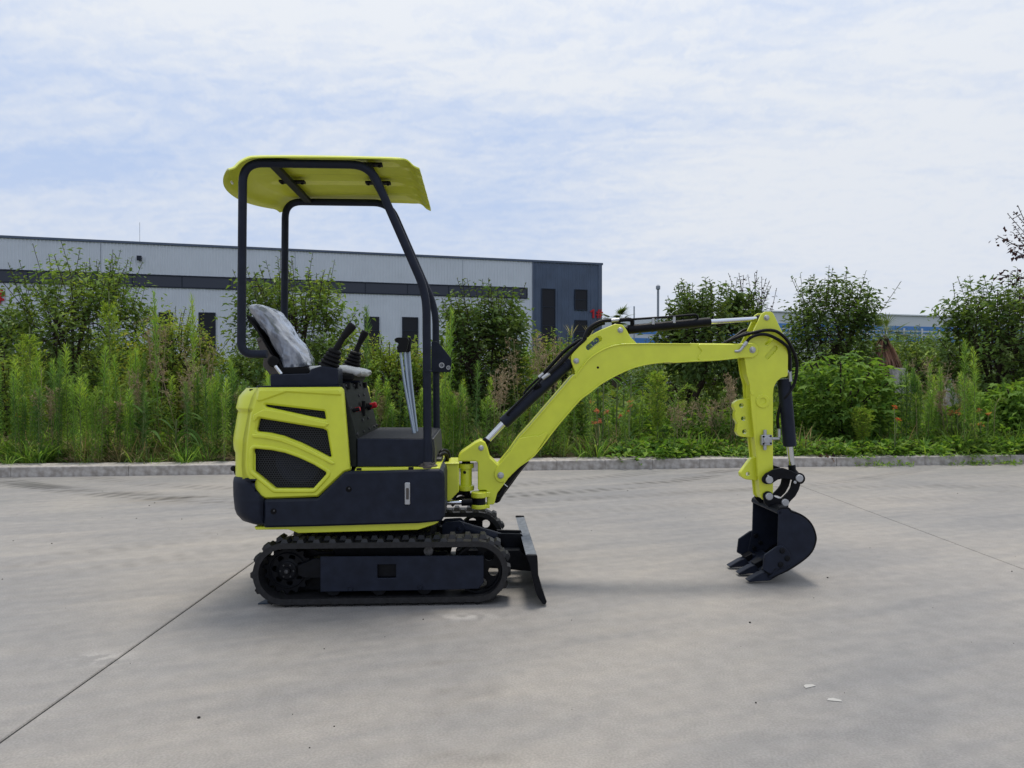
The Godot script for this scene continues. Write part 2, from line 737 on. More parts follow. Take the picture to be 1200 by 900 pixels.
func pin(parent: Node, c: Vector2, z: float, r: float, m := "zinc", called := "pin") -> void:
	r *= 0.78
	for s in [1.0, -1.0]:
		var mb := MB.new()
		lathe(mb, Vector3(c.x, c.y, (z - 0.004) * s), Vector3(0, 0, s), PackedVector2Array([Vector2(0, r * 1.25), Vector2(0.006, r * 1.25), Vector2(0.008, r * 1.1), Vector2(0.008, r * 0.85), Vector2(0.017, r * 0.82), Vector2(0.019, r * 0.62), Vector2(0.019, 0)]), 18)
		obj(called, mb, M[m], parent)

func make_track(s: float, root: Node) -> void:
	var zc := 0.39 * s
	var xr := -0.497
	var xf := 0.470
	var cy := 0.170
	var ro := 0.148
	var th := 0.022
	var half := 0.088
	var path := []    # point, outward
	var straight := xf - xr
	for k in 24:
		path.append([Vector2(lerpf(xr, xf, k / 24.0), cy + ro), Vector2(0, 1)])
	for k in 24:
		var d := Vector2.from_angle(PI / 2 - PI * k / 24.0)
		path.append([Vector2(xf, cy) + d * ro, d])
	for k in 24:
		path.append([Vector2(lerpf(xf, xr, k / 24.0), cy - ro), Vector2(0, -1)])
	for k in 24:
		var d := Vector2.from_angle(-PI / 2 - PI * k / 24.0)
		path.append([Vector2(xr, cy) + d * ro, d])
	var belt := MB.new()
	for k in path.size():
		var a: Vector2 = path[k][0]
		var b: Vector2 = path[(k + 1) % path.size()][0]
		var na: Vector2 = path[k][1]
		var nb: Vector2 = path[(k + 1) % path.size()][1]
		var ai := a - na * th
		var bi := b - nb * th
		var n0 := Vector3(na.x, na.y, 0)
		var n1 := Vector3(nb.x, nb.y, 0)
		belt.quad(Vector3(a.x, a.y, -half), Vector3(b.x, b.y, -half), Vector3(b.x, b.y, half), Vector3(a.x, a.y, half), n0, n1, n1, n0)
		belt.quad(Vector3(ai.x, ai.y, -half), Vector3(bi.x, bi.y, -half), Vector3(bi.x, bi.y, half), Vector3(ai.x, ai.y, half), -n0, -n1, -n1, -n0)
		for e in [-1.0, 1.0]:
			var q := Vector3(0, 0, e)
			belt.flat(Vector3(a.x, a.y, half * e), Vector3(b.x, b.y, half * e), Vector3(bi.x, bi.y, half * e), Vector3(ai.x, ai.y, half * e), q)
			# a raised bead along the edge of the belt
			var a2 := a + na * 0.006
			var b2 := b + nb * 0.006
			belt.flat(Vector3(a.x, a.y, half * e), Vector3(b.x, b.y, half * e), Vector3(b2.x, b2.y, half * e), Vector3(a2.x, a2.y, half * e), q)
			belt.quad(Vector3(a2.x, a2.y, half * e), Vector3(b2.x, b2.y, half * e), Vector3(b.x, b.y, (half - 0.016) * e), Vector3(a.x, a.y, (half - 0.016) * e), n0, n1, n1, n0)
	var t := obj("rubber_track", belt, M["black rubber"], root)
	t.position = Vector3(0, 0, zc)
	var lug := MB.new()
	for q in [[-0.006, 0.084, -0.0], [-0.084, 0.006, 0.04]]:
		var h := 0.022
		var x0: float = q[2] - 0.021
		var x1: float = q[2] + 0.021
		var t0: float = q[2] - 0.011
		var t1: float = q[2] + 0.011
		var z0: float = q[0]
		var z1: float = q[1]
		var zz0 := z0 + 0.008
		var zz1 := z1 - 0.008
		lug.flat(Vector3(t0, h, zz0), Vector3(t1, h, zz0), Vector3(t1, h, zz1), Vector3(t0, h, zz1), Vector3(0, 1, 0))
		lug.flat(Vector3(x0, 0, z0), Vector3(t0, h, zz0), Vector3(t0, h, zz1), Vector3(x0, 0, z1), Vector3(-0.9, 0.4, 0))
		lug.flat(Vector3(x1, 0, z0), Vector3(t1, h, zz0), Vector3(t1, h, zz1), Vector3(x1, 0, z1), Vector3(0.9, 0.4, 0))
		lug.flat(Vector3(x0, 0, z1), Vector3(x1, 0, z1), Vector3(t1, h, zz1), Vector3(t0, h, zz1), Vector3(0, 0.4, 0.9))
		lug.flat(Vector3(x0, 0, z0), Vector3(x1, 0, z0), Vector3(t1, h, zz0), Vector3(t0, h, zz0), Vector3(0, 0.4, -0.9))
	var lug_mesh := lug.done()
	var total := 2.0 * straight + TAU * ro
	var count := 36
	for k in count:
		var d := total * k / count
		var p := Vector2.ZERO
		var nn := Vector2.ZERO
		if d < straight:
			p = Vector2(xr + d, cy + ro)
			nn = Vector2(0, 1)
		elif d < straight + PI * ro:
			nn = Vector2.from_angle(PI / 2 - (d - straight) / ro)
			p = Vector2(xf, cy) + nn * ro
		elif d < 2.0 * straight + PI * ro:
			nn = Vector2(0, -1)
			p = Vector2(xf - (d - straight - PI * ro), cy - ro)
		else:
			nn = Vector2.from_angle(-PI / 2 - (d - 2.0 * straight - PI * ro) / ro)
			p = Vector2(xr, cy) + nn * ro
		var l := obj("tread_lug", lug_mesh, M["black rubber"], t)
		var tx := Vector3(nn.y, -nn.x, 0)
		l.transform = Transform3D(Basis(tx, Vector3(nn.x, nn.y, 0), Vector3(0, 0, 1)), Vector3(p.x - nn.x * 0.001, p.y - nn.y * 0.001, 0))
	# drive sprocket
	var gear := PackedVector2Array()
	for k in 60:
		gear.append(Vector2.from_angle(TAU * k / 60.0) * (0.124 if k % 4 < 2 else 0.108))
	var holes := []
	for k in 7:
		holes.append(circle(Vector2.from_angle(TAU * k / 7.0 + 0.35) * 0.066, 0.0145, 12))
	var mb := MB.new()
	mb.xf = Transform3D(Basis(), Vector3(xr, cy, zc))
	prism(mb, gear, -0.012, 0.012, 0.003, holes)
	lathe(mb, Vector3(0, 0, 0.010 * s), Vector3(0, 0, s), PackedVector2Array([Vector2(0, 0.092), Vector2(0.008, 0.092), Vector2(0.012, 0.088), Vector2(0.012, 0.084)]), 28)
	var sp := obj("drive_sprocket", mb, M["black paint"], root)
	mb = MB.new()
	mb.xf = Transform3D(Basis(), Vector3(xr, cy, zc))
	lathe(mb, Vector3(0, 0, -0.11 * s), Vector3(0, 0, s), PackedVector2Array([Vector2(0, 0.06), Vector2(0.12, 0.06), Vector2(0.125, 0.046), Vector2(0.135, 0.046), Vector2(0.138, 0.040), Vector2(0.138, 0.020), Vector2(0.150, 0.018), Vector2(0.152, 0.0)]), 20)
	obj("hub", mb, M["black paint"], sp)
	mb = MB.new()
	mb.xf = Transform3D(Basis(), Vector3(xr, cy, zc))
	for k in 6:
		var c := Vector2.from_angle(TAU * k / 6.0) * 0.033
		bolt(mb, Vector3(c.x, c.y, 0.026 * s), Vector3(0, 0, s), 0.005, 0.006)
	bolt(mb, Vector3(0, 0, 0.040 * s), Vector3(0, 0, s), 0.011, 0.008)
	obj("hub_bolts", mb, M["cast steel"], sp)
	# front idler
	mb = MB.new()
	mb.xf = Transform3D(Basis(), Vector3(xf, cy, zc))
	holes = []
	for k in 6:
		holes.append(circle(Vector2.from_angle(TAU * k / 6.0 - (0.25 if s > 0.0 else 0.13)) * 0.084, 0.026, 16))
	prism(mb, circle(Vector2.ZERO, 0.124, 40), -0.008, 0.008, 0.002, holes)
	lathe(mb, Vector3(0, 0, -0.035), Vector3(0, 0, 1), PackedVector2Array([Vector2(0, 0.114), Vector2(0, 0.124), Vector2(0.07, 0.124), Vector2(0.07, 0.114), Vector2(0.0, 0.114)]), 36)
	cyl(mb, Vector3(0, 0, -0.05), Vector3(0, 0, 0.05), 0.030, 18)
	obj("front_idler", mb, M["black paint"], root)
	# frame, rollers, outer guard
	mb = MB.new()
	prism(mb, PackedVector2Array([Vector2(-0.40, 0.135), Vector2(0.34, 0.135), Vector2(0.40, 0.155), Vector2(0.40, 0.185), Vector2(0.32, 0.225), Vector2(-0.36, 0.235), Vector2(-0.44, 0.20), Vector2(-0.44, 0.15)]), zc - 0.045, zc + 0.045, 0.004)
	prism(mb, PackedVector2Array([Vector2(-0.50, 0.046), Vector2(0.30, 0.046), Vector2(0.33, 0.16), Vector2(0.31, 0.24), Vector2(-0.36, 0.25), Vector2(-0.46, 0.294), Vector2(-0.54, 0.284), Vector2(-0.60, 0.20), Vector2(-0.58, 0.09)]), zc - 0.075, zc - 0.055, 0.003)
	obj("track_frame", mb, M["black paint"], root)
	for x in [-0.26, -0.03, 0.20]:
		mb = MB.new()
		lathe(mb, Vector3(x, 0.088, zc - 0.055), Vector3(0, 0, 1), PackedVector2Array([Vector2(0, 0), Vector2(0, 0.040), Vector2(0.03, 0.040), Vector2(0.034, 0.030), Vector2(0.076, 0.030), Vector2(0.08, 0.040), Vector2(0.11, 0.040), Vector2(0.11, 0)]), 18)
		obj("track_roller", mb, M["black paint"], root)
	mb = MB.new()
	lathe(mb, Vector3(0.22, 0.268, zc - 0.05), Vector3(0, 0, 1), PackedVector2Array([Vector2(0, 0), Vector2(0, 0.024), Vector2(0.10, 0.024), Vector2(0.10, 0)]), 14)
	box(mb, Vector3(0.22, 0.245, zc), Vector3(0.03, 0.04, 0.05))
	obj("carrier_roller", mb, M["cast steel"], root)
	mb = MB.new()
	var plate := PackedVector2Array([Vector2(-0.3206, 0.2508), Vector2(0.5016, 0.2457), Vector2(0.5016, 0.1094), Vector2(0.4744, 0.0779), Vector2(0.2697, 0.0738), Vector2(-0.1308, 0.0736), Vector2(-0.3210, 0.0728)])
	var win := rect(Vector2(-0.0360, 0.2071), Vector2(0.0576, 0.1385))
	prism(mb, plate, minf(0.448 * s, 0.46 * s), maxf(0.448 * s, 0.46 * s), 0.0025, [win])
	var guard := obj("track_guard", mb, M["navy paint"], root)
	mb = MB.new()
	for q in [Vector2(-0.1706, 0.0885), Vector2(0.1807, 0.0906)]:
		lathe(mb, Vector3(q.x, q.y, 0.459 * s), Vector3(0, 0, s), PackedVector2Array([Vector2(0, 0.0135), Vector2(0.005, 0.0135), Vector2(0.007, 0.0115), Vector2(0.003, 0.009), Vector2(0.003, 0.0)]), 16)
	obj("bolt", mb, M["navy paint"], guard)

func excavator() -> void:
	var root := thing("mini_excavator", "lime yellow and navy mini excavator with canopy, parked on the concrete yard", "excavator")
	root.position = Vector3(-0.6663, 0, -4.0746)
	root.rotation.y = deg_to_rad(2.7)
	make_track(1.0, root)
	make_track(-1.0, root)
	var mb := MB.new()
	var o: MeshInstance3D

	# undercarriage
	mb = MB.new()
	box(mb, Vector3(-0.03, 0.27, 0), Vector3(0.50, 0.15, 0.70), 0.01)
	box(mb, Vector3(-0.03, 0.22, 0), Vector3(0.30, 0.10, 0.62), 0.01)
	obj("undercarriage", mb, M["black paint"], root)
	mb = MB.new()
	lathe(mb, Vector3(-0.06, 0.335, 0), Vector3.UP, PackedVector2Array([Vector2(0, 0.23), Vector2(0.03, 0.23), Vector2(0.032, 0.21), Vector2(0.05, 0.21), Vector2(0.052, 0.235), Vector2(0.09, 0.235)]), 36)
	obj("turntable", mb, M["cast steel"], root)

	# blade
	mb = MB.new()
	prism(mb, PackedVector2Array([Vector2(0.7383, 0.2529), Vector2(0.7700, 0.2525), Vector2(0.7740, 0.2208), Vector2(0.7769, 0.1517), Vector2(0.7960, 0.0823), Vector2(0.8190, 0.0186), Vector2(0.8121, 0.0042), Vector2(0.7989, 0.0102), Vector2(0.7758, 0.0710), Vector2(0.7614, 0.1288), Vector2(0.7567, 0.1980)]), -0.50, 0.50, 0.003)
	var blade := obj("dozer_blade", mb, M["black paint"], root)
	mb = MB.new()
	prism(mb, rnd(PackedVector2Array([Vector2(0.7122, 0.2582), Vector2(0.7208, 0.2626), Vector2(0.7672, 0.2615), Vector2(0.7706, 0.2546), Vector2(0.7723, 0.2260), Vector2(0.7752, 0.1572), Vector2(0.7942, 0.0882), Vector2(0.8183, 0.0248), Vector2(0.8103, 0.0095), Vector2(0.7959, 0.0148), Vector2(0.7672, 0.0571), Vector2(0.7529, 0.1117), Vector2(0.7426, 0.1576), Vector2(0.7300, 0.2150)]), 0.01), 0.50, 0.52, 0.003)
	obj("end_plate", mb, M["black paint"], blade)
	mb = MB.new()
	prism(mb, rnd(PackedVector2Array([Vector2(0.7122, 0.2582), Vector2(0.7208, 0.2626), Vector2(0.7672, 0.2615), Vector2(0.7706, 0.2546), Vector2(0.7723, 0.2260), Vector2(0.7752, 0.1572), Vector2(0.7942, 0.0882), Vector2(0.8183, 0.0248), Vector2(0.8103, 0.0095), Vector2(0.7959, 0.0148), Vector2(0.7672, 0.0571), Vector2(0.7529, 0.1117), Vector2(0.7426, 0.1576), Vector2(0.7300, 0.2150)]), 0.01), -0.52, -0.50, 0.003)
	obj("end_plate", mb, M["black paint"], blade)
	mb = MB.new()
	prism(mb, PackedVector2Array([Vector2(0.7153, 0.2532), Vector2(0.7682, 0.2554), Vector2(0.7682, 0.2295), Vector2(0.7239, 0.2283)]), -0.50, 0.50, 0.004)
	obj("top_beam", mb, M["pale steel"], blade)  # coloured paler and bluer than the rest of the blade
	pair("push_arm", rnd(PackedVector2Array([Vector2(0.3497, 0.2075), Vector2(0.7035, 0.2035), Vector2(0.7570, 0.1588), Vector2(0.7696, 0.0831), Vector2(0.6375, 0.0974), Vector2(0.3496, 0.1198)]), 0.01), 0.11, 0.17, 0.004, M["black paint"], blade)
	mb = MB.new()
	both(mb, PackedVector2Array([Vector2(0.5806, 0.2711), Vector2(0.7190, 0.2665), Vector2(0.7706, 0.1788), Vector2(0.7706, 0.1336), Vector2(0.6223, 0.1805)]), 0.04, 0.055, 0.003)
	box(mb, Vector3(0.53, 0.22, 0), Vector3(0.12, 0.03, 0.12), 0.003)
	obj("cylinder_bracket", mb, M["black paint"], blade)
	mb = MB.new()
	cyl(mb, Vector3(0.3512, 0.3060, 0.0000), Vector3(0.6082, 0.2284, 0.0000), 0.031, 20, 0.004)
	var bc := obj("blade_cylinder", mb, M["navy paint"], root)
	mb = MB.new()
	cyl(mb, Vector3(0.6050, 0.2291, 0.0000), Vector3(0.6585, 0.1879, 0.0000), 0.014)
	cyl(mb, Vector3(0.6585, 0.1937, 0.0300), Vector3(0.6612, 0.1796, -0.0300), 0.022)
	obj("rod", mb, M["chrome"], bc)
	pair("blade_cylinder_lug", rnd(PackedVector2Array([Vector2(0.2695, 0.3364), Vector2(0.3751, 0.3418), Vector2(0.3976, 0.3159), Vector2(0.3847, 0.2741), Vector2(0.2694, 0.2528)]), 0.02), 0.04, 0.055, 0.003, M["navy paint"], root)
	pin(root, Vector2(0.3642, 0.3014), 0.056, 0.014, "navy paint")

	# house: base plate, counterweight, skirt
	mb = MB.new()
	prism(mb, PackedVector2Array([Vector2(-0.6579, 0.3966), Vector2(0.2750, 0.4196), Vector2(0.2649, 0.4080), Vector2(0.2460, 0.3994), Vector2(0.1662, 0.3740), Vector2(-0.4376, 0.3626), Vector2(-0.4888, 0.3819), Vector2(-0.6509, 0.3821)]), -0.425, 0.425, 0.003)
	obj("base_plate", mb, M["lime paint"], root)
	mb = MB.new()
	var rings := []
	var lv := PackedVector2Array([Vector2(-0.6805, 0.3567), Vector2(-0.7310, 0.3632), Vector2(-0.7694, 0.3805), Vector2(-0.7919, 0.4109), Vector2(-0.8018, 0.4411), Vector2(-0.8064, 0.4894), Vector2(-0.8087, 0.5015), Vector2(-0.8105, 0.5196), Vector2(-0.8115, 0.5497), Vector2(-0.8120, 0.5859), Vector2(-0.8090, 0.6069), Vector2(-0.8007, 0.6171)])
	var rv := PackedVector2Array([Vector2(-0.6036, 0.3998), Vector2(-0.6035, 0.4055), Vector2(-0.6035, 0.4215), Vector2(-0.6034, 0.4501), Vector2(-0.6033, 0.4786), Vector2(-0.6032, 0.5243), Vector2(-0.6037, 0.5392), Vector2(-0.6127, 0.5518), Vector2(-0.6373, 0.5805), Vector2(-0.6697, 0.6150), Vector2(-0.6887, 0.6350), Vector2(-0.6999, 0.6454)])
	var wv := [0.41, 0.44, 0.452, 0.458, 0.46, 0.46, 0.458, 0.455, 0.454, 0.453, 0.452, 0.435]
	for k in lv.size():
		rings.append(plan_ring(lv[k].x + 0.016, rv[k].x, rv[k].y, wv[k], 0.15))
	loft(mb, rings)
	obj("counterweight", mb, M["navy paint"], root)
	mb = MB.new()
	prism(mb, rnd(PackedVector2Array([Vector2(-0.6015, 0.5391), Vector2(-0.3355, 0.5427), Vector2(-0.2021, 0.6748), Vector2(-0.1680, 0.6786), Vector2(0.2789, 0.6888), Vector2(0.2975, 0.6728), Vector2(0.3032, 0.6439), Vector2(0.3031, 0.4490), Vector2(0.2873, 0.4231), Vector2(0.1696, 0.4127), Vector2(-0.3429, 0.4018), Vector2(-0.5965, 0.3986), Vector2(-0.6019, 0.4032)]), 0.012), -0.46, 0.46, 0.011)
	var skirt := obj("skirt_panel", mb, M["navy paint"], root)
	mb = MB.new()
	for q in [Vector2(-0.5513, 0.4810), Vector2(-0.1781, 0.5897)]:
		lathe(mb, Vector3(q.x, q.y, 0.4585), Vector3(0, 0, 1), PackedVector2Array([Vector2(0, 0.015), Vector2(0.003, 0.015), Vector2(0.003, 0)]), 18)
	obj("bolt_hole", mb, M["dark inside"], skirt)
	mb = MB.new()
	for q in [Vector2(-0.5485, 0.4853), Vector2(-0.1753, 0.5940)]:
		bolt(mb, Vector3(q.x, q.y, 0.461), Vector3(0, 0, 1), 0.005, 0.004)
	obj("bolt", mb, M["cast steel"], skirt)
	mb = MB.new()
	prism(mb, rnd(rect(Vector2(0.1025, 0.6222), Vector2(0.1296, 0.5096)), 0.006), 0.458, 0.468, 0.003)
	var latch := obj("latch", mb, M["zinc"], skirt)
	mb = MB.new()
	prism(mb, rnd(rect(Vector2(0.1097, 0.5948), Vector2(0.1239, 0.5371)), 0.004), 0.467, 0.471, 0.001)
	obj("latch_grip", mb, M["brown metal"], latch)

	# engine hood
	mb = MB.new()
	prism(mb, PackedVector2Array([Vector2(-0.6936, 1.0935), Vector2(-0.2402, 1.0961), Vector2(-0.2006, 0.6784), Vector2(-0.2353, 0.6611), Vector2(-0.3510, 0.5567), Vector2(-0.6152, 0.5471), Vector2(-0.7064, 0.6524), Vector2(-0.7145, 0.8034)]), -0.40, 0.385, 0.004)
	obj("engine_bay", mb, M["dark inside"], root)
	mb = MB.new()
	rings = []
	lv = PackedVector2Array([Vector2(-0.7435, 1.0960), Vector2(-0.7576, 1.0739), Vector2(-0.7730, 1.0501), Vector2(-0.7831, 0.9934), Vector2(-0.7802, 0.9844), Vector2(-0.7761, 0.9737), Vector2(-0.7803, 0.9605), Vector2(-0.8007, 0.8292), Vector2(-0.8019, 0.8054), Vector2(-0.7985, 0.7695), Vector2(-0.7903, 0.7503), Vector2(-0.7906, 0.6858), Vector2(-0.7902, 0.6081)])
	rv = PackedVector2Array([Vector2(-0.6519, 1.0979), Vector2(-0.6599, 1.0767), Vector2(-0.6673, 1.0536), Vector2(-0.6828, 0.9990), Vector2(-0.6851, 0.9904), Vector2(-0.6874, 0.9800), Vector2(-0.6891, 0.9674), Vector2(-0.7133, 0.8408), Vector2(-0.7150, 0.8178), Vector2(-0.7174, 0.7833), Vector2(-0.7192, 0.7649), Vector2(-0.7205, 0.7027), Vector2(-0.7139, 0.6277)])
	wv = [0.395, 0.415, 0.428, 0.437, 0.435, 0.424, 0.422, 0.424, 0.424, 0.424, 0.424, 0.424, 0.424]
	for k in lv.size():
		rings.append(plan_ring(lv[k].x, rv[k].x, rv[k].y, wv[k], 0.14))
	loft(mb, rings)
	obj("rear_door", mb, M["lime paint"], root)
	mb = MB.new()
	var hood := rnd(PackedVector2Array([Vector2(-0.6351, 1.1022), Vector2(-0.2221, 1.1048), Vector2(-0.2090, 1.0910), Vector2(-0.1761, 0.6801), Vector2(-0.1761, 0.6812), Vector2(-0.2030, 0.6721), Vector2(-0.2258, 0.6515), Vector2(-0.3371, 0.5474), Vector2(-0.6006, 0.5397), Vector2(-0.6231, 0.5497), Vector2(-0.6765, 0.6189), Vector2(-0.6961, 0.6649), Vector2(-0.7016, 0.7050), Vector2(-0.6956, 0.8253), Vector2(-0.6743, 0.9741), Vector2(-0.6658, 0.9912)]), 0.012)
	var h1 := rnd(PackedVector2Array([Vector2(-0.6015, 1.0174), Vector2(-0.3037, 0.9824), Vector2(-0.2953, 0.9398), Vector2(-0.3957, 0.9602), Vector2(-0.5936, 1.0048)]), 0.006)
	var h2 := rnd(PackedVector2Array([Vector2(-0.6288, 0.9476), Vector2(-0.3107, 0.8938), Vector2(-0.2914, 0.8823), Vector2(-0.2678, 0.7428), Vector2(-0.2939, 0.7568), Vector2(-0.3507, 0.7864), Vector2(-0.4188, 0.8212), Vector2(-0.5093, 0.8578), Vector2(-0.5771, 0.8735), Vector2(-0.6436, 0.8812)]), 0.010)
	var h3 := rnd(PackedVector2Array([Vector2(-0.6574, 0.7965), Vector2(-0.5660, 0.7869), Vector2(-0.4982, 0.7728), Vector2(-0.4303, 0.7483), Vector2(-0.3566, 0.7134), Vector2(-0.2873, 0.6709), Vector2(-0.3597, 0.5908), Vector2(-0.5496, 0.5922), Vector2(-0.6600, 0.6847)]), 0.012)
	prism(mb, hood, 0.395, 0.44, 0.011, [h1, h2, h3])
	var panel := obj("side_panel", mb, M["lime paint"], root)
	# pressed ridges and rims of the panel
	mb = MB.new()
	var ridge := rnd(PackedVector2Array([Vector2(-0.6558, 0.9654), Vector2(-0.6049, 0.9934), Vector2(-0.5203, 0.9823), Vector2(-0.3958, 0.9493), Vector2(-0.2851, 0.9243), Vector2(-0.2794, 0.9168), Vector2(-0.2993, 0.9013), Vector2(-0.3959, 0.9148), Vector2(-0.5317, 0.9365), Vector2(-0.6304, 0.9556), Vector2(-0.6559, 0.9168)]), 0.012)
	prism(mb, ridge, 0.430, 0.4505, 0.0085)
	ridge = rnd(PackedVector2Array([Vector2(-0.6645, 0.8698), Vector2(-0.5771, 0.8649), Vector2(-0.4980, 0.8474), Vector2(-0.4074, 0.8097), Vector2(-0.3280, 0.7662), Vector2(-0.2570, 0.7272), Vector2(-0.2496, 0.7185), Vector2(-0.2627, 0.7117), Vector2(-0.3394, 0.7518), Vector2(-0.4302, 0.7954), Vector2(-0.5207, 0.8303), Vector2(-0.5997, 0.8461), Vector2(-0.6606, 0.8509)]), 0.010)
	prism(mb, ridge, 0.430, 0.4505, 0.0085)
	for h in [h3]:
		var outer := Geometry2D.offset_polygon(h, 0.022, Geometry2D.JOIN_ROUND)[0]
		prism(mb, outer, 0.430, 0.4475, 0.007, [h])
	prism(mb, rnd(PackedVector2Array([Vector2(-0.6159, 1.0942), Vector2(-0.2306, 1.0962), Vector2(-0.2181, 1.0853), Vector2(-0.2136, 1.0594), Vector2(-0.4917, 1.0769), Vector2(-0.6105, 1.0341), Vector2(-0.6432, 1.0284), Vector2(-0.6300, 1.0885)]), 0.012), 0.430, 0.4485, 0.008)
	obj("pressed_ridge", mb, M["lime paint"], panel)
	for h in [h1, h2, h3]:
		mb = MB.new()
		honeycomb(mb, Geometry2D.offset_polygon(h, 0.006)[0], 0.410, 0.0125)
		stuff(obj("grille_mesh", mb, M["grille wire"], panel))
	mb = MB.new()
	prism(mb, hood, -0.44, -0.41, 0.011)
	obj("far_side_panel", mb, M["lime paint"], root)
	# fan housing behind the lower grille
	mb = MB.new()
	var fc := Vector2(-0.4451, 0.7254)
	lathe(mb, Vector3(fc.x, fc.y, 0.386), Vector3(0, 0, 1), PackedVector2Array([Vector2(0, 0.115), Vector2(0.006, 0.115), Vector2(0.008, 0.105), Vector2(0.002, 0.10), Vector2(0.002, 0.05), Vector2(0.01, 0.045), Vector2(0.012, 0)]), 24)
	obj("fan_housing", mb, M["navy paint"], root)
	mb = MB.new()
	prism(mb, PackedVector2Array([Vector2(-0.6491, 1.1031), Vector2(-0.2287, 1.1052), Vector2(-0.2310, 1.1121), Vector2(-0.6445, 1.1094)]), -0.425, 0.425, 0.002)
	obj("hood_top", mb, M["navy paint"], root)
	mb = MB.new()
	prism(mb, PackedVector2Array([Vector2(-0.6306, 1.0926), Vector2(-0.2393, 1.0940), Vector2(-0.2306, 1.1045), Vector2(-0.6419, 1.1018)]), -0.42, 0.42, 0.004)
	obj("hood_top_edge", mb, M["lime paint"], root)
	mb = MB.new()
	lathe(mb, Vector3(-0.8027, 0.6782, 0.3000) - Vector3(0, 0, 0.012), Vector3(0, 0, 1), PackedVector2Array([Vector2(0, 0), Vector2(0.002, 0.008), Vector2(0.008, 0.0145), Vector2(0.016, 0.0145), Vector2(0.022, 0.008), Vector2(0.024, 0)]), 14)
	tube(mb, PackedVector3Array([Vector3(-0.7992, 0.6735, 0.3000), Vector3(-0.7922, 0.6496, 0.3000), Vector3(-0.7825, 0.6320, 0.2800)]), 0.005, 8)
	obj("rear_latch_knob", mb, M["black plastic"], root)

	# seat pedestal and control panel
	mb = MB.new()
	prism(mb, PackedVector2Array([Vector2(-0.2638, 1.1211), Vector2(-0.2187, 1.1199), Vector2(-0.1496, 0.8381), Vector2(-0.1476, 0.6915), Vector2(-0.2647, 0.6922)]), -0.39, 0.39, 0.004)
	var ped := obj("control_panel", mb, M["dark panel"], root)
	var pt := Vector2(-0.2187, 1.1199)
	var pb := Vector2(-0.1496, 0.8381)
	var pd := (pb - pt).normalized()
	var pn := Vector3(-pd.y, pd.x, 0)
	mb = MB.new()
	for q in [[0.04, 0.34], [0.04, 0.1], [0.04, -0.12], [0.04, -0.34], [0.45, 0.36], [0.93, 0.36], [0.93, 0.15], [0.93, -0.05], [0.93, -0.25], [0.93, -0.36], [0.5, -0.36], [0.25, 0.02], [0.25, -0.16], [0.72, 0.1], [0.72, -0.1]]:
		var c := pt.lerp(pb, q[0])
		bolt(mb, Vector3(c.x, c.y, q[1]), pn, 0.009, 0.008)
	obj("bolt", mb, M["cast steel"], ped)
	mb = MB.new()
	var kc := pt.lerp(pb, 0.50)
	cyl(mb, Vector3(kc.x, kc.y, -0.19) + pn * 0.012, Vector3(kc.x, kc.y, -0.19) + pn * 0.058, 0.018, 16, 0.006)
	cyl(mb, Vector3(kc.x, kc.y, 0.24), Vector3(kc.x, kc.y, 0.24) + pn * 0.03, 0.012, 12, 0.003)
	obj("red_knob", mb, M["red plastic"], ped)
	mb = MB.new()
	cyl(mb, Vector3(kc.x, kc.y, -0.19), Vector3(kc.x, kc.y, -0.19) + pn * 0.02, 0.022)
	box(mb, Vector3(kc.x + 0.012, kc.y, 0.02), Vector3(0.02, 0.085, 0.03), 0.004)
	cyl(mb, Vector3(kc.x, kc.y, 0.02), Vector3(kc.x, kc.y, 0.02) + pn * 0.06, 0.008)
	cyl(mb, Vector3(kc.x, kc.y, 0.30), Vector3(kc.x, kc.y, 0.30) + pn * 0.035, 0.010)
	obj("lever_bracket", mb, M["black plastic"], ped)
	mb = MB.new()
	for z in [0.3, 0.05, -0.25]:
		var c := pt.lerp(pb, 0.06)
		box(mb, Vector3(c.x + 0.005, c.y + 0.005, z), Vector3(0.025, 0.035, 0.035), 0.004)
	obj("clip", mb, M["black plastic"], ped)

	# floor
	mb = MB.new()
	prism(mb, PackedVector2Array([Vector2(-0.1440, 0.8400), Vector2(0.2344, 0.8385), Vector2(0.2402, 0.7894), Vector2(0.2401, 0.6941), Vector2(-0.1443, 0.6963)]), -0.41, 0.41, 0.004)
	var fl := obj("floor_box", mb, M["navy paint"], root)
	mb = MB.new()
	prism(mb, PackedVector2Array([Vector2(-0.1397, 0.8390), Vector2(0.2312, 0.8375), Vector2(0.2312, 0.8404), Vector2(-0.1397, 0.8419)]), -0.405, 0.405, 0.001)
	obj("floor_mat", mb, M["floor mat"], fl)
	mb = MB.new()
	prism(mb, PackedVector2Array([Vector2(0.2329, 0.8343), Vector2(0.2424, 0.8342), Vector2(0.2494, 0.7785), Vector2(0.2493, 0.6956), Vector2(0.2399, 0.6956)]), -0.36, 0.36, 0.003)
	obj("front_cover", mb, M["cast steel"], fl)
	mb = MB.new()
	prism(mb, PackedVector2Array([Vector2(-0.1513, 0.6799), Vector2(-0.1444, 0.6954), Vector2(0.2784, 0.6959), Vector2(0.2784, 0.6796)]), -0.445, 0.445, 0.002)
	var deck := obj("deck_plate", mb, M["lime paint"], root)
	mb = MB.new()
	for q in [Vector2(-0.1293, 0.6885), Vector2(0.1324, 0.6915)]:
		box(mb, Vector3(q.x, q.y, 0.440), Vector3(0.026, 0.012, 0.016), 0.002)
	obj("deck_clip", mb, M["black plastic"], deck)
	mb = MB.new()
	box(mb, Vector3(0.2502, 0.6861, 0.1000), Vector3(0.05, 0.06, 0.20), 0.006)
	obj("valve_block", mb, M["cast steel"], root)
	mb = MB.new()
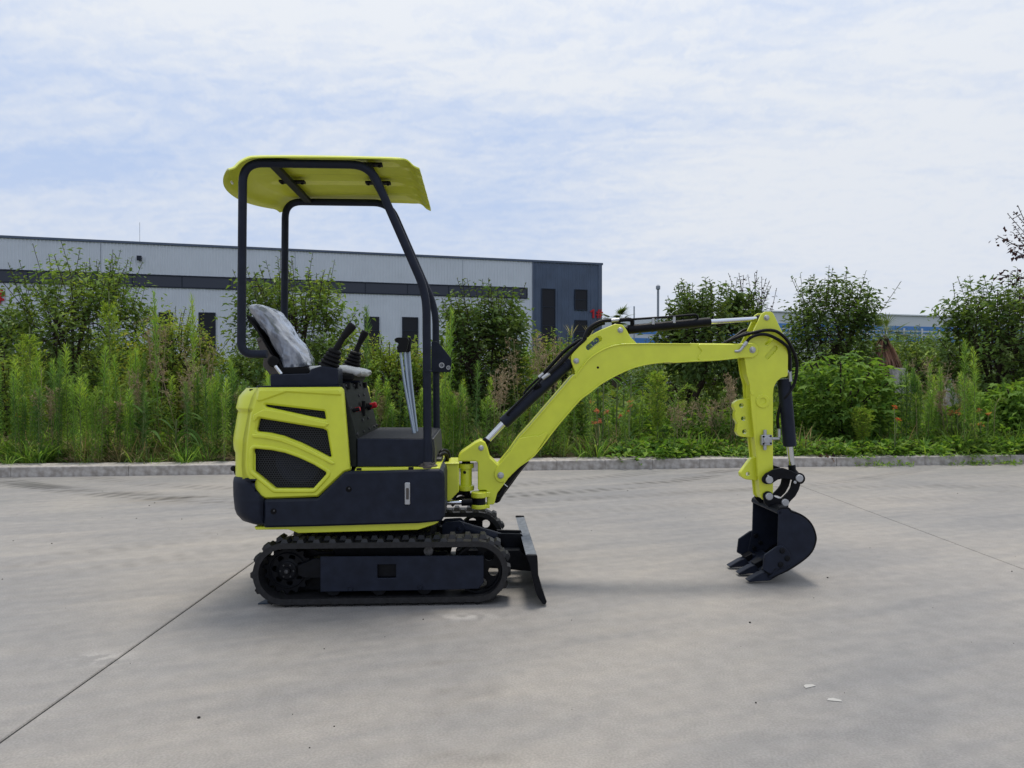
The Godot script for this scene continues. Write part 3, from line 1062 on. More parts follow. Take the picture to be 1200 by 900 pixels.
	tube(mb, curve(PackedVector3Array([Vector3(0.2462, 0.6876, 0.1400), Vector3(0.2639, 0.7230, 0.1200), Vector3(0.2903, 0.7250, 0.0800), Vector3(0.2985, 0.6896, 0.0500), Vector3(0.2779, 0.6540, 0.0200)])), 0.012, 10)
	tube(mb, curve(PackedVector3Array([Vector3(0.2446, 0.6712, 0.0000), Vector3(0.2630, 0.7276, -0.0200), Vector3(0.2942, 0.7243, -0.0500), Vector3(0.3040, 0.6848, -0.0500)])), 0.012, 10)
	obj("hydraulic_hose", mb, M["hose rubber"], root)

	# seat
	var seat := node_of("seat", root)
	mb = MB.new()
	var fr := PackedVector2Array([Vector2(-0.4850, 1.2131), Vector2(-0.4826, 1.2327), Vector2(-0.4922, 1.2756), Vector2(-0.5253, 1.3294), Vector2(-0.5644, 1.3826), Vector2(-0.5945, 1.4253), Vector2(-0.6425, 1.4985), Vector2(-0.6755, 1.5307), Vector2(-0.7086, 1.5476), Vector2(-0.7296, 1.5512)])
	var rr := PackedVector2Array([Vector2(-0.5914, 1.1990), Vector2(-0.5980, 1.2265), Vector2(-0.6100, 1.2571), Vector2(-0.6460, 1.3304), Vector2(-0.6837, 1.3975), Vector2(-0.7137, 1.4389), Vector2(-0.7520, 1.4937), Vector2(-0.7676, 1.5193), Vector2(-0.7615, 1.5388), Vector2(-0.7446, 1.5474)])
	var cr := RandomNumberGenerator.new()
	cr.seed = 5
	var fn := FastNoiseLite.new()
	fn.frequency = 9.0
	fn.seed = 4
	fn.fractal_octaves = 3
	fn.fractal_type = FastNoiseLite.FRACTAL_RIDGED
	fr = smooth2(fr, 5)
	rr = smooth2(rr, 5)
	rings = []
	for k in fr.size():
		var mid := (fr[k] + rr[k]) * 0.5
		var hv := (fr[k] - rr[k]) * 0.5
		var t := float(k) / (fr.size() - 1)
		var w := 0.20 * (1.0 - 0.35 * pow(maxf(0.0, (t - 0.75) / 0.25), 2.0))
		var ring := []
		for j in 36:
			var a := TAU * j / 36.0
			var cx := signf(cos(a)) * pow(absf(cos(a)), 0.7)
			var cz := signf(sin(a)) * pow(absf(sin(a)), 0.7)
			var p := Vector3(mid.x + hv.x * cx, mid.y + hv.y * cx, w * cz)
			var d := fn.get_noise_3d(p.x * 1.1 + p.y * 0.3, p.y * 0.45, p.z * 0.9) * 0.022
			p += Vector3(hv.x * cx, hv.y * cx, 0.09 * cz).normalized() * d
			ring.append(p)
		rings.append(ring)
	loft(mb, rings)
	obj("backrest_cover", mb, M["plastic film"], seat)
	mb = MB.new()
	prism(mb, rnd(PackedVector2Array([Vector2(-0.6041, 1.2032), Vector2(-0.6190, 1.2571), Vector2(-0.7180, 1.4218), Vector2(-0.7629, 1.4827), Vector2(-0.7760, 1.4948), Vector2(-0.7689, 1.4674), Vector2(-0.7180, 1.3974), Vector2(-0.6552, 1.2815), Vector2(-0.6222, 1.2020)]), 0.01), -0.17, 0.17, 0.012)
	obj("backrest_shell", mb, M["black plastic"], seat)
	mb = MB.new()
	prism(mb, rnd(PackedVector2Array([Vector2(-0.7078, 1.3627), Vector2(-0.6899, 1.3707), Vector2(-0.6404, 1.2808), Vector2(-0.5835, 1.2292), Vector2(-0.5807, 1.1713), Vector2(-0.6407, 1.1683), Vector2(-0.6765, 1.2169), Vector2(-0.6722, 1.2552), Vector2(-0.7032, 1.3293)]), 0.012), 0.19, 0.212, 0.003)
	for q in [Vector2(-0.6959, 1.3537), Vector2(-0.6554, 1.2808)]:
		bolt(mb, Vector3(q.x, q.y, 0.212), Vector3(0, 0, 1), 0.011, 0.008)
	obj("recliner_bracket", mb, M["brown metal"], seat)
	mb = MB.new()
	cyl(mb, Vector3(-0.6221, 1.2384, 0.2050), Vector3(-0.6123, 1.2376, 0.2400), 0.03, 14, 0.006)
	prism(mb, rnd(PackedVector2Array([Vector2(-0.6373, 1.2568), Vector2(-0.5982, 1.2507), Vector2(-0.5682, 1.2080), Vector2(-0.4355, 1.2081), Vector2(-0.4295, 1.1714), Vector2(-0.5864, 1.1714), Vector2(-0.6104, 1.1958)]), 0.01), -0.20, 0.215, 0.01)
	obj("seat_cushion", mb, M["black plastic"], seat)
	mb = MB.new()
	cyl(mb, Vector3(-0.6000, 1.2145, 0.2500), Vector3(-0.5669, 1.1699, 0.2500), 0.009)
	obj("recliner_lever", mb, M["chrome"], seat)
	mb = MB.new()
	prism(mb, rnd(PackedVector2Array([Vector2(-0.4899, 1.1775), Vector2(-0.1931, 1.1715), Vector2(-0.1993, 1.1408), Vector2(-0.2114, 1.1347), Vector2(-0.4900, 1.1347)]), 0.01), -0.2, 0.2, 0.008)
	obj("seat_base", mb, M["black plastic"], seat)
	mb = MB.new()
	rings = []
	var top := PackedVector2Array([Vector2(-0.4402, 1.2084), Vector2(-0.3733, 1.2134), Vector2(-0.3124, 1.2147), Vector2(-0.2758, 1.2135), Vector2(-0.2270, 1.2086), Vector2(-0.1843, 1.2012), Vector2(-0.1598, 1.1889), Vector2(-0.1586, 1.1778)])
	var bot := PackedVector2Array([Vector2(-0.4402, 1.1838), Vector2(-0.3734, 1.1777), Vector2(-0.3125, 1.1752), Vector2(-0.2759, 1.1716), Vector2(-0.2271, 1.1543), Vector2(-0.1844, 1.1531), Vector2(-0.1611, 1.1623), Vector2(-0.1586, 1.1716)])
	for k in top.size():
		var ring := []
		var c := (top[k] + bot[k]) * 0.5
		var hh := (top[k].y - bot[k].y) * 0.5
		for j in 32:
			var a := TAU * j / 32.0
			var p := Vector3(c.x, c.y + hh * signf(sin(a)) * pow(absf(sin(a)), 0.6), 0.19 * signf(cos(a)) * pow(absf(cos(a)), 0.5))
			p.y += fn.get_noise_3d(p.x * 1.5, p.y, p.z * 1.3) * 0.012
			ring.append(p)
		rings.append(ring)
	loft(mb, rings)
	obj("cushion_cover", mb, M["white film"], seat)

	# consoles and joysticks
	for s in [1.0, -1.0]:
		mb = MB.new()
		prism(mb, rnd(PackedVector2Array([Vector2(-0.5863, 1.1691), Vector2(-0.3890, 1.1738), Vector2(-0.3786, 1.1964), Vector2(-0.3258, 1.2121), Vector2(-0.2424, 1.1994), Vector2(-0.2415, 1.1093), Vector2(-0.5836, 1.1054)]), 0.012), minf(0.27 * s, 0.40 * s), maxf(0.27 * s, 0.40 * s), 0.006)
		obj("armrest_console", mb, M["navy paint"], root)
	for q in [[Vector3(-0.3070, 1.2015, 0.3300), Vector3(-0.2657, 1.3010, 0.3300), Vector3(-0.2322, 1.3573, 0.3300), Vector3(-0.1940, 1.4078, 0.3300), Vector3(-0.1751, 1.4304, 0.3300)], [Vector3(-0.3030, 1.2127, -0.3300), Vector3(-0.2731, 1.3137, -0.3300), Vector3(-0.2523, 1.3625, -0.3300), Vector3(-0.2266, 1.4114, -0.3300), Vector3(-0.2142, 1.4379, -0.3300)]]:
		mb = MB.new()
		var ax: Vector3 = q[1] - q[0]
		var l := ax.length()
		var prof := PackedVector2Array([Vector2(0, 0.0), Vector2(0, 0.052)])
		for k in 5:
			var t := float(k) / 5.0
			prof.append(Vector2(l * (t + 0.04), lerpf(0.056, 0.032, t)))
			prof.append(Vector2(l * (t + 0.12), lerpf(0.055, 0.031, t)))
			prof.append(Vector2(l * (t + 0.17), lerpf(0.044, 0.024, t)))
		prof.append(Vector2(l, 0.022))
		prof.append(Vector2(l, 0.0))
		lathe(mb, q[0], ax, prof, 20)
		var js := obj("joystick_boot", mb, M["black plastic"], root)
		mb = MB.new()
		tube(mb, PackedVector3Array([q[1] - ax * 0.1, q[2]]), 0.017, 12)
		var gx: Vector3 = q[4] - q[2]
		var gl := gx.length()
		lathe(mb, q[2], gx, PackedVector2Array([Vector2(0, 0), Vector2(0, 0.015), Vector2(gl * 0.15, 0.018), Vector2(gl * 0.5, 0.0215), Vector2(gl * 0.85, 0.024), Vector2(gl * 0.96, 0.022), Vector2(gl, 0.014), Vector2(gl, 0)]), 16)
		obj("grip", mb, M["black plastic"], js)

	# travel levers
	for q in [[0.06, 0.0], [-0.07, 20.0]]:
		var lever := node_of("travel_lever", root)
		mb = MB.new()
		if q[1] == 0.0:
			prism(mb, rnd(PackedVector2Array([Vector2(0.0080, 1.3669), Vector2(0.0213, 1.3755), Vector2(0.0783, 1.3776), Vector2(0.0869, 1.3633), Vector2(0.0792, 1.3288), Vector2(0.0716, 1.2963), Vector2(0.0250, 1.2924), Vector2(0.0203, 1.3220), Vector2(0.0327, 1.3412), Vector2(0.0108, 1.3535)]), 0.008), 0.035, 0.085, 0.004)
		else:
			prism(mb, rnd(PackedVector2Array([Vector2(0.0185, 1.3739), Vector2(0.0303, 1.3828), Vector2(0.0823, 1.3849), Vector2(0.0891, 1.3702), Vector2(0.0842, 1.3346), Vector2(0.0812, 1.3011), Vector2(0.0478, 1.2971), Vector2(0.0400, 1.3276), Vector2(0.0440, 1.3474), Vector2(0.0224, 1.3601)]), 0.008), -0.095, -0.045, 0.004)
		obj("grip", mb, M["black plastic"], lever)
		mb = MB.new()
		if q[1] == 0.0:
			tube(mb, bent(PackedVector3Array([Vector3(0.0392, 1.2982, 0.0600), Vector3(0.0590, 1.1261, 0.0600), Vector3(0.1148, 0.8244, 0.0600)]), 0.1), 0.0075, 10)
			tube(mb, bent(PackedVector3Array([Vector3(0.0596, 1.2988, 0.0450), Vector3(0.0756, 1.1260, 0.0450), Vector3(0.1192, 0.8231, 0.0450)]), 0.1), 0.0075, 10)
		else:
			tube(mb, bent(PackedVector3Array([Vector3(0.0743, 1.3030, -0.0700), Vector3(0.0869, 1.1253, -0.0700), Vector3(0.1210, 0.8208, -0.0700)]), 0.1), 0.0075, 10)
			tube(mb, bent(PackedVector3Array([Vector3(0.0621, 1.3036, -0.0850), Vector3(0.0756, 1.1252, -0.0850), Vector3(0.1157, 0.8196, -0.0850)]), 0.1), 0.0075, 10)
		obj("rod", mb, M["painted steel rods"], lever)
	mb = MB.new()
	prism(mb, PackedVector2Array([Vector2(0.0748, 0.8274), Vector2(0.1701, 0.8270), Vector2(0.1701, 0.8222), Vector2(0.0748, 0.8226)]), -0.12, 0.10, 0.001)
	obj("pedal_plate", mb, M["black plastic"], root)

	canopy(root)
	boom(root)

func canopy(root: Node) -> void:
	var mb := MB.new()
	for s in [1.0, -1.0]:
		mb = MB.new()
		var line := PackedVector3Array()
		for q in [Vector2(-0.600, 1.272), Vector2(-0.728, 1.272), Vector2(-0.717, 2.2405), Vector2(-0.078, 2.2395), Vector2(0.208, 1.585), Vector2(0.214, 0.690)]:
			line.append(Vector3(q.x, q.y, 0.40 * s))
		tube(mb, bent(line, 0.10, 8), 0.0215, 18)
		var post := obj("canopy_post", mb, M["navy paint"], root)
		mb = MB.new()
		lathe(mb, Vector3(0.214, 0.690, 0.40 * s), Vector3.UP, PackedVector2Array([Vector2(0, 0), Vector2(0, 0.05), Vector2(0.012, 0.05), Vector2(0.014, 0.046), Vector2(0.014, 0.03), Vector2(0.03, 0.023)]), 20)
		for k in 4:
			var c := Vector2.from_angle(PI / 4 + k * PI / 2) * 0.039
			bolt(mb, Vector3(0.214 + c.x, 0.703, 0.40 * s + c.y), Vector3.UP, 0.008, 0.010)
		obj("post_flange", mb, M["brown metal"], post)
		mb = MB.new()
		cyl(mb, Vector3(0.212, 1.18, 0.40 * s), Vector3(0.212, 1.19, 0.40 * s), 0.0235, 18)
		obj("post_joint", mb, M["navy paint"], post)
	mb = MB.new()
	prism(mb, rnd(PackedVector2Array([Vector2(0.1837, 1.3778), Vector2(0.2196, 1.3779), Vector2(0.2429, 1.3515), Vector2(0.3041, 1.2742), Vector2(0.3094, 1.2593), Vector2(0.3019, 1.1871), Vector2(0.1836, 1.1850)]), 0.01), -0.378, -0.362, 0.003)
	var plate := obj("bracket_plate", mb, M["navy paint"], root)
	mb = MB.new()
	for q in [[Vector2(0.2475, 1.2294), 0.017], [Vector2(0.2886, 1.2146), 0.013]]:
		var c: Vector2 = q[0]
		var r: float = q[1]
		lathe(mb, Vector3(c.x, c.y, -0.363), Vector3(0, 0, 1), PackedVector2Array([Vector2(0, r), Vector2(0.005, r), Vector2(0.005, r * 0.7), Vector2(0.001, r * 0.65), Vector2(0.001, 0)]), 16)
	obj("bolt", mb, M["zinc"], plate)
	# roof shell
	var prof := PackedVector2Array([Vector2(0.0, -0.060), Vector2(0.03, -0.050), Vector2(0.06, -0.022), Vector2(0.10, -0.002), Vector2(0.14, 0.004), Vector2(0.25, 0.007), Vector2(0.50, 0.009), Vector2(0.80, 0.007), Vector2(0.90, 0.003), Vector2(0.94, -0.008), Vector2(0.97, -0.034), Vector2(1.0, -0.047)])
	prof = smooth2(prof, 3)
	var nz := 48
	var upper := []
	var lower := []
	for k in prof.size():
		var ru := []
		var rl := []
		for j in nz + 1:
			var t := lerpf(-1.0, 1.0, float(j) / nz)
			var z := t * 0.455
			var rear := -0.766 - 0.140 * (1.0 - pow(absf(t), 2.2))
			var front := 0.176
			var u := prof[k].x
			var x := lerpf(rear, front, u)
			var y := 2.268 + prof[k].y
			if absf(t) > 0.93:
				y -= 0.016 * pow((absf(t) - 0.93) / 0.07, 1.5)
			var ease := smoothstep(0.16, 0.22, u) * (1.0 - smoothstep(0.86, 0.90, u))
			var band := smoothstep(0.62, 0.68, absf(t)) * (1.0 - smoothstep(0.84, 0.90, absf(t))) + (1.0 - smoothstep(0.16, 0.22, absf(t)))
			y += 0.010 * ease * minf(1.0, band)
			if u > 0.88:
				y += 0.006 * smoothstep(0.88, 0.93, u) * (1.0 - smoothstep(0.04, 0.10, absf(fposmod(t * 2.5, 1.0) - 0.5)))
			if u < 0.12:
				y -= 0.026 * (1.0 - u / 0.12) * (1.0 - t * t)
			ru.append(Vector3(x, y, z))
			rl.append(Vector3(x, y - 0.007, z))
		upper.append(ru)
		lower.append(rl)
	mb = MB.new()
	for sheet in [[upper, 1.0], [lower, -1.0]]:
		var g: Array = sheet[0]
		var nn := []
		for k in g.size():
			var row := []
			for j in nz + 1:
				var du: Vector3 = g[mini(k + 1, g.size() - 1)][j] - g[maxi(k - 1, 0)][j]
				var dv: Vector3 = g[k][mini(j + 1, nz)] - g[k][maxi(j - 1, 0)]
				var q := dv.cross(du).normalized()
				row.append(q * signf(q.y) * sheet[1])
			nn.append(row)
		for k in g.size() - 1:
			for j in nz:
				mb.quad(g[k][j], g[k][j + 1], g[k + 1][j + 1], g[k + 1][j], nn[k][j], nn[k][j + 1], nn[k + 1][j + 1], nn[k + 1][j])
	for j in nz:
		mb.flat(upper[0][j], upper[0][j + 1], lower[0][j + 1], lower[0][j], Vector3(-1, 0, 0))
		mb.flat(upper[-1][j], upper[-1][j + 1], lower[-1][j + 1], lower[-1][j], Vector3(1, 0, 0))
	for k in upper.size() - 1:
		mb.flat(upper[k][0], upper[k + 1][0], lower[k + 1][0], lower[k][0], Vector3(0, 0, -1))
		mb.flat(upper[k][nz], upper[k + 1][nz], lower[k + 1][nz], lower[k][nz], Vector3(0, 0, 1))
	var roof := obj("canopy_roof", mb, M["lime paint"], root)
	for x in [-0.572, -0.092]:
		mb = MB.new()
		box(mb, Vector3(x, 2.240, 0), Vector3(0.042, 0.020, 0.80), 0.004)
		var bar := obj("roof_bar", mb, M["dark panel"], roof)
		for z in [0.35, 0.0]:
			mb = MB.new()
			box(mb, Vector3(x, 2.255, z), Vector3(0.14, 0.012, 0.05), 0.003)
			for e in [-0.055, 0.055]:
				bolt(mb, Vector3(x + e, 2.249, z), Vector3(0, -1, 0), 0.008, 0.008)
			obj("rubber_pad", mb, M["black plastic"], bar)
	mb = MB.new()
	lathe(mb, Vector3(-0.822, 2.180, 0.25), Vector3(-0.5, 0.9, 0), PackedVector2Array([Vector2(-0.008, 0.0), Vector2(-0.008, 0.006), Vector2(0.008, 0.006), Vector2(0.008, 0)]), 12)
	obj("daylight_peg", mb, M["white enamel"], roof)  # white peg standing in for daylight through a small hole in the roof

func boom(root: Node) -> void:
	var mb := MB.new()
	# mount block and swing post on the house
	mb = MB.new()
	prism(mb, PackedVector2Array([Vector2(0.2487, 0.6764), Vector2(0.2913, 0.6761), Vector2(0.3647, 0.6757), Vector2(0.3659, 0.5219), Vector2(0.3144, 0.4687), Vector2(0.2485, 0.4755)]), -0.13, 0.13, 0.004)
	prism(mb, PackedVector2Array([Vector2(0.2493, 0.6813), Vector2(0.3669, 0.6807), Vector2(0.3669, 0.6731), Vector2(0.2493, 0.6738)]), -0.14, 0.14, 0.002)
	obj("boom_mount", mb, M["lime paint"], root)
	mb = MB.new()
	var sx := Vector2(0.4046, 0.6638)
	var y0 := Vector2(0.4045, 0.5101).y
	var y1 := Vector2(0.4046, 0.6625).y
	lathe(mb, Vector3(sx.x, y0, 0), Vector3.UP, PackedVector2Array([Vector2(0, 0), Vector2(0, 0.046), Vector2(0.026, 0.046), Vector2(0.03, 0.033), Vector2(y1 - y0 - 0.03, 0.033), Vector2(y1 - y0 - 0.026, 0.044), Vector2(y1 - y0, 0.044), Vector2(y1 - y0, 0)]), 24)
	obj("swing_post", mb, M["lime paint"], root)
	mb = MB.new()
	cyl(mb, Vector3(sx.x, y0 - 0.03, 0), Vector3(sx.x, y1 + 0.016, 0), 0.024, 18)
	var hole := Vector2(0.3961, 0.6148)
	cyl(mb, Vector3(hole.x, hole.y, 0.02), Vector3(hole.x, hole.y, 0.036), 0.009, 12)
	obj("swing_pin", mb, M["black paint"], root)
	mb = MB.new()
	prism(mb, rnd(PackedVector2Array([Vector2(0.3618, 0.6813), Vector2(0.3618, 0.7139), Vector2(0.3759, 0.7311), Vector2(0.4588, 0.7871), Vector2(0.4876, 0.8010), Vector2(0.5132, 0.7881), Vector2(0.5247, 0.7612), Vector2(0.5400, 0.7034), Vector2(0.5804, 0.6647), Vector2(0.6413, 0.6323), Vector2(0.6413, 0.5810), Vector2(0.5803, 0.5012), Vector2(0.5630, 0.4365), Vector2(0.5227, 0.4368), Vector2(0.5227, 0.5176), Vector2(0.4709, 0.5180), Vector2(0.4709, 0.6807)]), 0.012), -0.07, 0.07, 0.005)
	obj("swing_casting", mb, M["lime paint"], root)
	mb = MB.new()
	var lug := Vector2(0.4779, 0.4972)
	var ya := Vector2(0.4779, 0.5131).y
	var yb := Vector2(0.4779, 0.4813).y
	var yc := Vector2(0.4778, 0.4431).y
	var yd := Vector2(0.4778, 0.4196).y
	cyl(mb, Vector3(lug.x, yb, 0.085), Vector3(lug.x, ya, 0.085), 0.044, 24, 0.004)
	cyl(mb, Vector3(lug.x, yd, 0.085), Vector3(lug.x, yc, 0.085), 0.046, 24, 0.004)
	box(mb, Vector3(lug.x + 0.03, (ya + yb) / 2, 0.05), Vector3(0.06, ya - yb - 0.004, 0.10), 0.003)
	box(mb, Vector3(lug.x + 0.03, (yc + yd) / 2, 0.05), Vector3(0.06, yc - yd - 0.004, 0.10), 0.003)
	obj("swing_lug", mb, M["lime paint"], root)
	mb = MB.new()
	cyl(mb, Vector3(0.2468, 0.4559, 0.1000), Vector3(0.3859, 0.4573, 0.1000), 0.0135)
	var rod := obj("swing_cylinder_rod", mb, M["chrome"], root)
	mb = MB.new()
	cyl(mb, Vector3(0.3796, 0.4573, 0.1000), Vector3(0.4430, 0.4593, 0.1000), 0.021, 16, 0.003)
	cyl(mb, Vector3(lug.x, yc - 0.004, 0.085), Vector3(lug.x, yb + 0.004, 0.085), 0.036, 20, 0.004)
	obj("rod_end", mb, M["black paint"], rod)
	mb = MB.new()
	tube(mb, curve(PackedVector3Array([Vector3(0.3264, 0.4611, 0.0300), Vector3(0.3455, 0.4949, 0.0200), Vector3(0.3838, 0.4979, 0.0000), Vector3(0.4225, 0.4715, -0.0200), Vector3(0.4289, 0.4239, -0.0300)])), 0.018, 10)
	tube(mb, curve(PackedVector3Array([Vector3(0.3170, 0.4147, -0.0500), Vector3(0.3561, 0.4456, -0.0600), Vector3(0.4088, 0.4551, -0.0600), Vector3(0.4417, 0.4053, -0.0600)])), 0.014, 10)
	tube(mb, curve(PackedVector3Array([Vector3(0.4878, 0.5330, 0.0000), Vector3(0.5691, 0.4541, 0.0000), Vector3(0.5985, 0.4865, 0.0000), Vector3(0.6442, 0.5450, 0.0000), Vector3(0.6964, 0.6165, 0.0000), Vector3(0.7487, 0.6815, 0.0000)])), 0.020, 12)
	tube(mb, curve(PackedVector3Array([Vector3(0.4877, 0.5505, 0.0300), Vector3(0.5814, 0.4785, 0.0300), Vector3(0.6170, 0.5236, 0.0300), Vector3(0.6559, 0.5752, 0.0300), Vector3(0.7013, 0.6333, 0.0300), Vector3(0.7467, 0.6914, 0.0300)])), 0.018, 12)
	obj("hydraulic_hose", mb, M["hose rubber"], root)
	mb = MB.new()
	tube(mb, PackedVector3Array([Vector3(0.6148, 0.5558, 0.0550), Vector3(0.6394, 0.5346, 0.0520)]), 0.003, 6)
	obj("cable_tie", mb, M["white enamel"], root)

	# boom
	var bm := node_of("boom", root)
	mb = MB.new()
	var foot := PackedVector2Array([Vector2(0.5996, 0.5575), Vector2(0.5823, 0.5640), Vector2(0.5675, 0.5776), Vector2(0.5598, 0.6020), Vector2(0.5650, 0.6276), Vector2(0.5804, 0.6551), Vector2(0.6509, 0.7401), Vector2(0.7055, 0.8168), Vector2(0.7633, 0.8789), Vector2(0.8824, 1.0167), Vector2(1.0082, 1.1632), Vector2(1.0341, 1.1773), Vector2(1.0728, 1.2308), Vector2(1.1181, 1.2752), Vector2(1.1894, 1.3172), Vector2(1.2674, 1.3399), Vector2(1.3715, 1.3459), Vector2(1.6822, 1.3454), Vector2(1.6854, 1.3486), Vector2(1.9554, 1.3466), Vector2(2.0414, 1.3527), Vector2(2.0712, 1.3404), Vector2(2.0825, 1.3111), Vector2(2.0733, 1.2838), Vector2(2.0482, 1.2655), Vector2(1.9556, 1.2621), Vector2(1.8369, 1.2490), Vector2(1.7185, 1.2437), Vector2(1.5873, 1.2358), Vector2(1.5545, 1.2390), Vector2(1.4695, 1.2305), Vector2(1.4108, 1.2201), Vector2(1.3521, 1.2046), Vector2(1.2936, 1.1806), Vector2(1.2286, 1.1484), Vector2(1.1637, 1.1097), Vector2(1.0989, 1.0595), Vector2(1.0471, 1.0197), Vector2(0.9212, 0.8752), Vector2(0.7955, 0.7149), Vector2(0.7055, 0.6480), Vector2(0.6188, 0.5619)])
	prism(mb, rnd(foot, 0.02), -0.066, 0.066, 0.003)
	obj("boom_beam", mb, M["lime paint"], bm)
	mb = MB.new()
	var low := PackedVector2Array([Vector2(0.6188, 0.5619), Vector2(0.7055, 0.6480), Vector2(0.7955, 0.7149), Vector2(0.9212, 0.8752), Vector2(1.0471, 1.0197), Vector2(1.0989, 1.0595), Vector2(1.1637, 1.1097), Vector2(1.2286, 1.1484), Vector2(1.2936, 1.1806), Vector2(1.3521, 1.2046), Vector2(1.4108, 1.2201), Vector2(1.4695, 1.2305), Vector2(1.5545, 1.2390), Vector2(1.5873, 1.2358), Vector2(1.7185, 1.2437), Vector2(1.8369, 1.2490), Vector2(1.9556, 1.2621)])
	low = smooth2(low, 3)
	ribbon(mb, low, 0.008, -0.079, 0.079, 0.002)
	obj("bottom_flange", mb, M["lime paint"], bm)
	mb = MB.new()
	var upline := PackedVector2Array([Vector2(1.6822, 1.3466), Vector2(1.3715, 1.3472), Vector2(1.2673, 1.3412), Vector2(1.1894, 1.3185), Vector2(1.1181, 1.2765), Vector2(1.0728, 1.2321), Vector2(1.0341, 1.1786), Vector2(1.0198, 1.1548)])
	ribbon(mb, smooth2(upline, 4), 0.007, -0.074, 0.074, 0.002)
	upline = PackedVector2Array([Vector2(1.0101, 1.1658), Vector2(0.8824, 1.0180), Vector2(0.7633, 0.8802), Vector2(0.7055, 0.8181), Vector2(0.6509, 0.7413)])
	ribbon(mb, upline, 0.007, -0.074, 0.074, 0.002)
	obj("top_flange", mb, M["lime paint"], bm)
	mb = MB.new()
	var cheek := rnd(PackedVector2Array([Vector2(1.0187, 1.1484), Vector2(1.0225, 1.1872), Vector2(1.0024, 1.2388), Vector2(0.9997, 1.2699), Vector2(1.0056, 1.2854), Vector2(1.0822, 1.3747), Vector2(1.1733, 1.4254), Vector2(1.2516, 1.4580), Vector2(1.2960, 1.4530), Vector2(1.3156, 1.4284), Vector2(1.3399, 1.3851), Vector2(1.3773, 1.3476), Vector2(1.3773, 1.3236), Vector2(1.2713, 1.3104), Vector2(1.1669, 1.2714), Vector2(1.0693, 1.1872)]), 0.02)
	both(mb, cheek, 0.036, 0.052, 0.003, [slot(Vector2(1.1031, 1.3243), Vector2(1.1590, 1.3697), 0.0175)])
	obj("cheek_plate", mb, M["lime paint"], bm)
	mb = MB.new()
	both(mb, rnd(PackedVector2Array([Vector2(1.7102, 1.3445), Vector2(1.9536, 1.3431), Vector2(2.0394, 1.3498), Vector2(2.0679, 1.3382), Vector2(2.0779, 1.3109), Vector2(2.0694, 1.2862), Vector2(2.0449, 1.2680), Vector2(1.9538, 1.2646), Vector2(1.8286, 1.2521), Vector2(1.7104, 1.2481), Vector2(1.7496, 1.3025)]), 0.015), 0.064, 0.073, 0.003)
	both(mb, rnd(PackedVector2Array([Vector2(0.5993, 0.5622), Vector2(0.5833, 0.5680), Vector2(0.5705, 0.5816), Vector2(0.5628, 0.6034), Vector2(0.5679, 0.6276), Vector2(0.5833, 0.6538), Vector2(0.6537, 0.7372), Vector2(0.7081, 0.8125), Vector2(0.7947, 0.8263), Vector2(0.8107, 0.8224), Vector2(0.8847, 0.8619), Vector2(0.7947, 0.7224), Vector2(0.7049, 0.6543), Vector2(0.6184, 0.5678)]), 0.012), 0.064, 0.080, 0.003)
	obj("doubler_plate", mb, M["lime paint"], bm)
	mb = MB.new()
	for q in [[Vector2(1.1513, 1.2096), 0.007], [Vector2(1.1461, 1.2129), 0.0]]:
		if q[1] > 0.0:
			cyl(mb, Vector3(q[0].x, q[0].y, 0.06), Vector3(q[0].x, q[0].y, 0.0672), q[1], 12, 0.001)
	obj("drain_hole", mb, M["dark inside"], bm)
	pin(bm, Vector2(0.5993, 0.6031), 0.081, 0.019)
	pin(bm, Vector2(0.4895, 0.7568), 0.071, 0.016)
	pin(bm, Vector2(1.0296, 1.2472), 0.053, 0.017)
	pin(bm, Vector2(1.2819, 1.4222), 0.053, 0.017)
	pin(bm, Vector2(2.0395, 1.3108), 0.074, 0.019)

	# boom cylinder
	mb = MB.new()
	cyl(mb, Vector3(0.6161, 0.8897, 0.0000), Vector3(1.0023, 1.2484, 0.0000), 0.0355, 24, 0.005)
	cyl(mb, Vector3(0.9616, 1.2118, 0.0000), Vector3(0.9800, 1.2288, 0.0000), 0.0375, 24, 0.003)
	cyl(mb, Vector3(1.0330, 1.2478, 0.0300), Vector3(1.0413, 1.2492, -0.0300), 0.034, 20, 0.004)
	var cy := obj("boom_cylinder", mb, M["navy paint"], root)
	mb = MB.new()
	cyl(mb, Vector3(0.5139, 0.7805, 0.0000), Vector3(0.6246, 0.8975, 0.0000), 0.0185, 18)
	obj("rod", mb, M["chrome"], cy)
	mb = MB.new()
	cyl(mb, Vector3(0.4910, 0.7522, 0.0220), Vector3(0.4912, 0.7479, -0.0220), 0.03, 18, 0.003)
	cyl(mb, Vector3(0.4911, 0.7500, 0.0000), Vector3(0.5301, 0.7987, 0.0000), 0.024, 18, 0.003)
	obj("rod_end", mb, M["black paint"], cy)
	mb = MB.new()
	tube(mb, bent(PackedVector3Array([Vector3(0.6494, 0.9381, 0.0300), Vector3(0.6363, 0.9448, 0.0350), Vector3(0.8075, 1.1193, 0.0400), Vector3(0.8432, 1.1549, 0.0400)]), 0.03), 0.007, 8)
	tube(mb, bent(PackedVector3Array([Vector3(0.7336, 1.0566, -0.0200), Vector3(0.7540, 1.0859, -0.0300), Vector3(0.8265, 1.1516, -0.0300)]), 0.03), 0.007, 8)
	cyl(mb, Vector3(0.7962, 1.0899, 0.0200), Vector3(0.8233, 1.1129, 0.0450), 0.014, 10)
	obj("pipe", mb, M["black paint"], cy)
	mb = MB.new()
	cyl(mb, Vector3(0.8367, 1.1452, 0.0400), Vector3(0.8802, 1.1762, 0.0400), 0.011, 8, 0.002)
	cyl(mb, Vector3(0.8232, 1.1516, -0.0300), Vector3(0.8528, 1.1766, -0.0300), 0.011, 8, 0.002)
